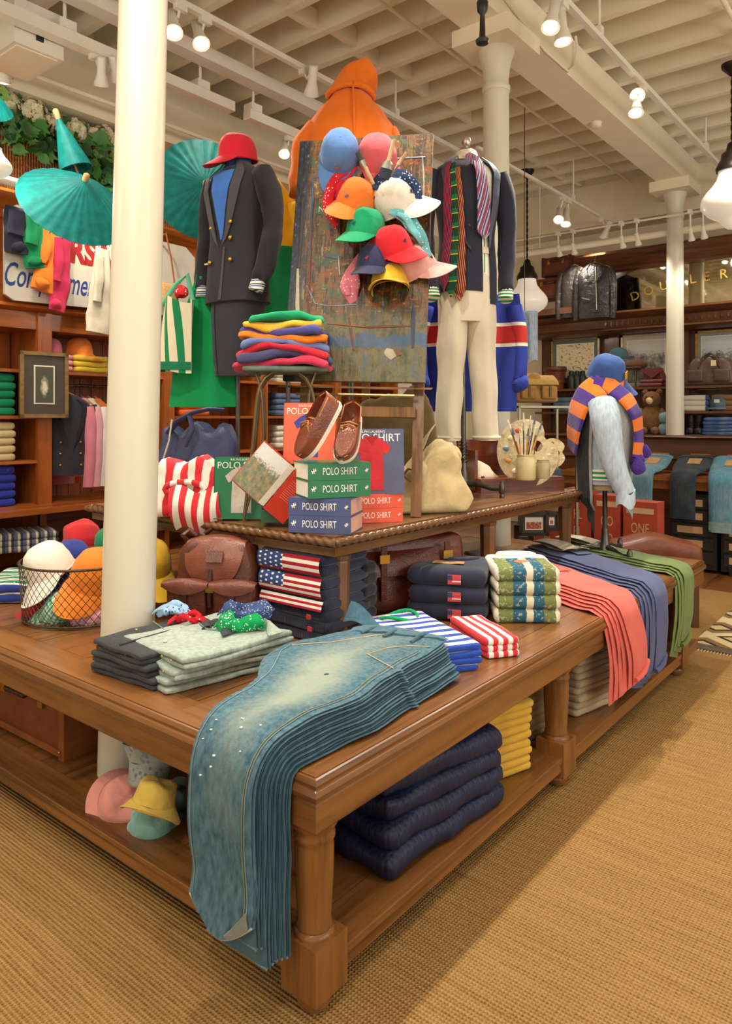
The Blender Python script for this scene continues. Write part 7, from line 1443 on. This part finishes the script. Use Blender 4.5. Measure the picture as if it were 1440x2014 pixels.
# ---------------------------------------------------------------- jeans on the denim table
TAN = leather('#c79a62', .5)
def dj(u, col, lab, hemz, w=.33, fade=.4):
    p = Py(u, 940, 8.0); t = thing('jeans', lab, 'jeans', (0, 0, 0), 0, 'jeans on the denim table'); D_ = denim(col, fade); P, S = drape_path((p.x-.02, 8.55), (p.x, 8.0), (0, -1), .03, .035, hemz, 0, zt=.985, n=24, zw=.14)
    ribbon(MB(), P, S, wl([(0, w*1.15), (.25, w*1.1), (.5, w*.8), (1, w*.74)], 24), .05, 10, .008, u, 8).build('leg_panel', D_, t, ang=80); ribbon(MB(), P[-3:], S[-3:], [w*.75]*3, .055, 8).build('hem', cloth('#8fa8ad' if fade > .2 else col), t)
    n_ = (S[3].cross(P[4]-P[3])).normalized(); n_ = n_ if n_.z > 0 else -n_
    MB().sheet(lambda a, b: P[2].lerp(P[5], b)+S[2]*((a-.35)*.13)+n_*.032, 3, 3, .003).build('leather_patch', TAN, t); ribbon(MB(), P[:2], S[:2], [w*1.16]*2, .06, 8).build('waistband', D_, t); MB().sheet(lambda a, b: P[0]+S[0]*((a-.3)*.2)+V((0, .01, .03+.012*b)), 3, 2, .003).build('orange_lining', cloth('#c96a32'), t); return t
dj(1262, '#5f8597', 'light blue jeans at the bust side of the denim table', .36); dj(1345, '#2b3440', 'dark indigo jeans in the middle of the denim table', .55, fade=.1); dj(1422, '#5c90a8', 'bright blue jeans at the picture edge on the denim table', .44); dj(1185, '#3f5f70', 'blue jeans behind the bust on the denim table', .6)
# boxes and books under
OB = plain('#a8432a', .6, var=.15); OL = plain('#cfa882', .6)
for k, (x, z, w, hh, tx_) in enumerate(((-2.78, 0, .25, .92, 'RL'), (-2.50, 0, .24, .88, 'CO'), (-2.2, 0, .3, .84, 'ONE'), (-3.08, 0, .26, .8, 'RL'))):
    t = thing('lettered_box', 'orange red lettered box standing under the denim jeans, marked '+tx_+(' near the table leg' if k == 3 else ''), 'box', (x, 6.75, z), 0, 'orange lettered boxes'); MB().box((0, 0, hh/2), (w, .2, hh)).build('carton', OB, t, smooth=False); text('printed_letters', tx_, .13, OL, t, (0, -.102, hh-.24), (PI/2, 0, 0), .6, .0005); text('printed_letters', tx_, .13, OL, t, (0, -.102, hh-.40), (PI/2, 0, 0), .6, .0005); MB().box((0, -.101, hh-.08), (w*.8, .003, .05)).build('print_band', OL, t, smooth=False)
# tan bag on a glass case behind the man
cs = thing('glass_case', 'low glass display case with metal edges behind the paint box', 'display case', PD(1060, 900, 6.85).xy.to_3d(), YAW+.2)
for x in (-.28, .28):
    for y in (-.2, .2): MB().box((x, y, .85), (.02, .02, 1.7)).build('metal_edge', plain('#8f8a74', .35, .7), cs, smooth=False)
for z in (.9, 1.69): MB().box((0, 0, z), (.58, .42, .02)).build('metal_shelf', plain('#8f8a74', .35, .7), cs, smooth=False)
def glass_m():
    t = NT('clear_glass'); t.b.inputs['Transmission Weight'].default_value = 1.0; t.b.inputs['IOR'].default_value = 1.02; n = t.noise(t.coord(), 3, 1); return t.fin(t.ramp(n, [(.4, lin('#f2f5f2')), (.6, lin('#fafcfa'))]), .02)
MB().box((0, -.205, 1.3), (.54, .004, .76)).build('glass_pane', glass_m(), cs, smooth=False)
for k, (x, z, c) in enumerate(((-.15, .92, '#d8cdb4'), (0, .92, '#b5443a'), (.15, .92, '#3f4f5f'))): MB().rbox((x, 0, z+.1), (.12, .16, .2), .02, (4, 4, 4)).build('boxed_ware', plain(c, .5), cs)
t = slump('tan_canvas_bag', 'tan canvas field bag with buckled pockets on the glass case', 'bag', PD(1048, 792, 6.8), YAW+.2, .40, .24, .28, cloth('#b88f50', .18, fold=12), 25, 0, ((-.3, .8), (-.05, 1.0), (.3, .8)), .02)
for s in (-1, 1): MB().rbox((s*.1, -.135, .09), (.15, .04, .12), .016, (6, 4, 6)).build('pocket', cloth('#a87f44', .18), t); MB().box((s*.1, -.16, .1), (.02, .006, .1)).build('strap', leather('#6a4522'), t)
MB().sheet(lambda u, v: V(((u-.5)*.38, -.02-.12*math.sin(v*PI/2), .25-.09*v)), 10, 6, .006).build('flap', cloth('#c29a5a', .18), t)
t = thing('hanging_denim_shirt', 'pale chambray shirt hanging below the pendant lamp', 'shirt', PD(1032, 670, 7.4), YAW); MB().sheet(lambda u, v: V(((u-.5)*.26, .02*math.sin(u*14), .3-.52*v+.03*math.sin(u*9)*v)), 16, 8, .01).build('body', denim('#a9bcd2', .4), t, ang=80); MB().tube([(0.02, -.02, .28), (.03, -.02, .0), (.02, -.02, -.18)], .006, 6).build('placket', denim('#7f93ac', .3), t); MB().tube([(0, 0, .3), (0, 0, 4.74-t.location.z)], .004, 6).build('hanging_wire', STEEL, t)
# little framed prints and stacked goods seen under the raised table
_ps = thing('print_stand', 'dark little stand holding the small red toned prints', 'stand', PD(1052, 1060, 6.05).xy.to_3d(), YAW); MB().box((0, .06, .26), (.5, .2, .52)).build('box', WD, _ps, smooth=False); MB().box((0, .06, .53), (.54, .26, .02)).build('top', WD, _ps, smooth=False)
for k, (u, v, w, hh) in enumerate(((1050, 1030, .24, .2), (1085, 1025, .14, .16), (1030, 1050, .16, .14))): framed('small red toned print leaning below the raised table, '+('largest', 'brightest', 'lowest')[k]+' of three', PD(u, v, 6.0+.05*k), (0, 0, YAW), w, hh, '#3a2f28', photo_m('#e0d8c8', '#b5443a', '#2c3038', '#d8b98a'), .02)
for i in range(4): put('white_carton', MB().rbox((0, 0, 0), (.28, .2, .055), .006, (3, 3, 3)), plain('#dcd3bf', .6), ('lowest', 'second', 'third', 'topmost')[i]+' pale carton of the stack under the raised table', 'carton', 'pale cartons', (-2.85, 4.0, ZT+.03+.057*i), YAW)
slump('dark_knit', 'dark navy knit heaped under the raised table by the satchel', 'sweater', (-2.62, 3.3, ZT), .4, .4, .3, .3, knit('#171b2b', 0, .01), 27, 0, ((-.2, .9), (.2, 1)), .03)
# ---------------------------------------------------------------- kilim rug
def kilim():
    t = NT('kilim'); x, y, z = t.sep(t.coord()); fx = t.math('FRACT', t.math('DIVIDE', t.math('ADD', x, 20), .62)); fy = t.math('FRACT', t.math('DIVIDE', t.math('ADD', y, 20), .5)); tri = t.math('ADD', t.math('ABSOLUTE', t.math('SUBTRACT', fx, .5)), t.math('ABSOLUTE', t.math('SUBTRACT', fy, .5)))
    st_ = t.math('DIVIDE', t.math('FLOOR', t.math('MULTIPLY', tri, 14)), 14); n = t.noise(t.coord(), 60, 2)
    c = t.ramp(st_, [(0, lin('#a8623a')), (.16, lin('#c9b184')), (.34, lin('#2b2925')), (.42, lin('#d6c49a')), (.62, lin('#8a6a44')), (.74, lin('#2b2925')), (.8, lin('#c9b184'))], True); t.bump(n, .003, .5); return t.fin(t.mix(t.math('MULTIPLY', n, .25), c, lin('#7a6244')), .95, spec=.1)
rg = thing('kilim_rug', 'cream and black patterned kilim rug beyond the low table', 'rug', (0, 0, 0)); MB().span((-1.45, 5.5, .0005), (1.2, 7.15, .008)).build('weave', kilim(), rg, smooth=False); m = MB()
MB().span((-1.45, 5.38, .0005), (1.2, 5.5, .0085)).build('end_band', cloth('#5a4630', .2), rg, smooth=False)
for k in range(130): x = -1.44+k*.0203; m.tube([(x, 5.385, .004), (x+.004, 5.33, .003)], .003, 4)
m.build('fringe', cloth('#cdbb92'), rg)
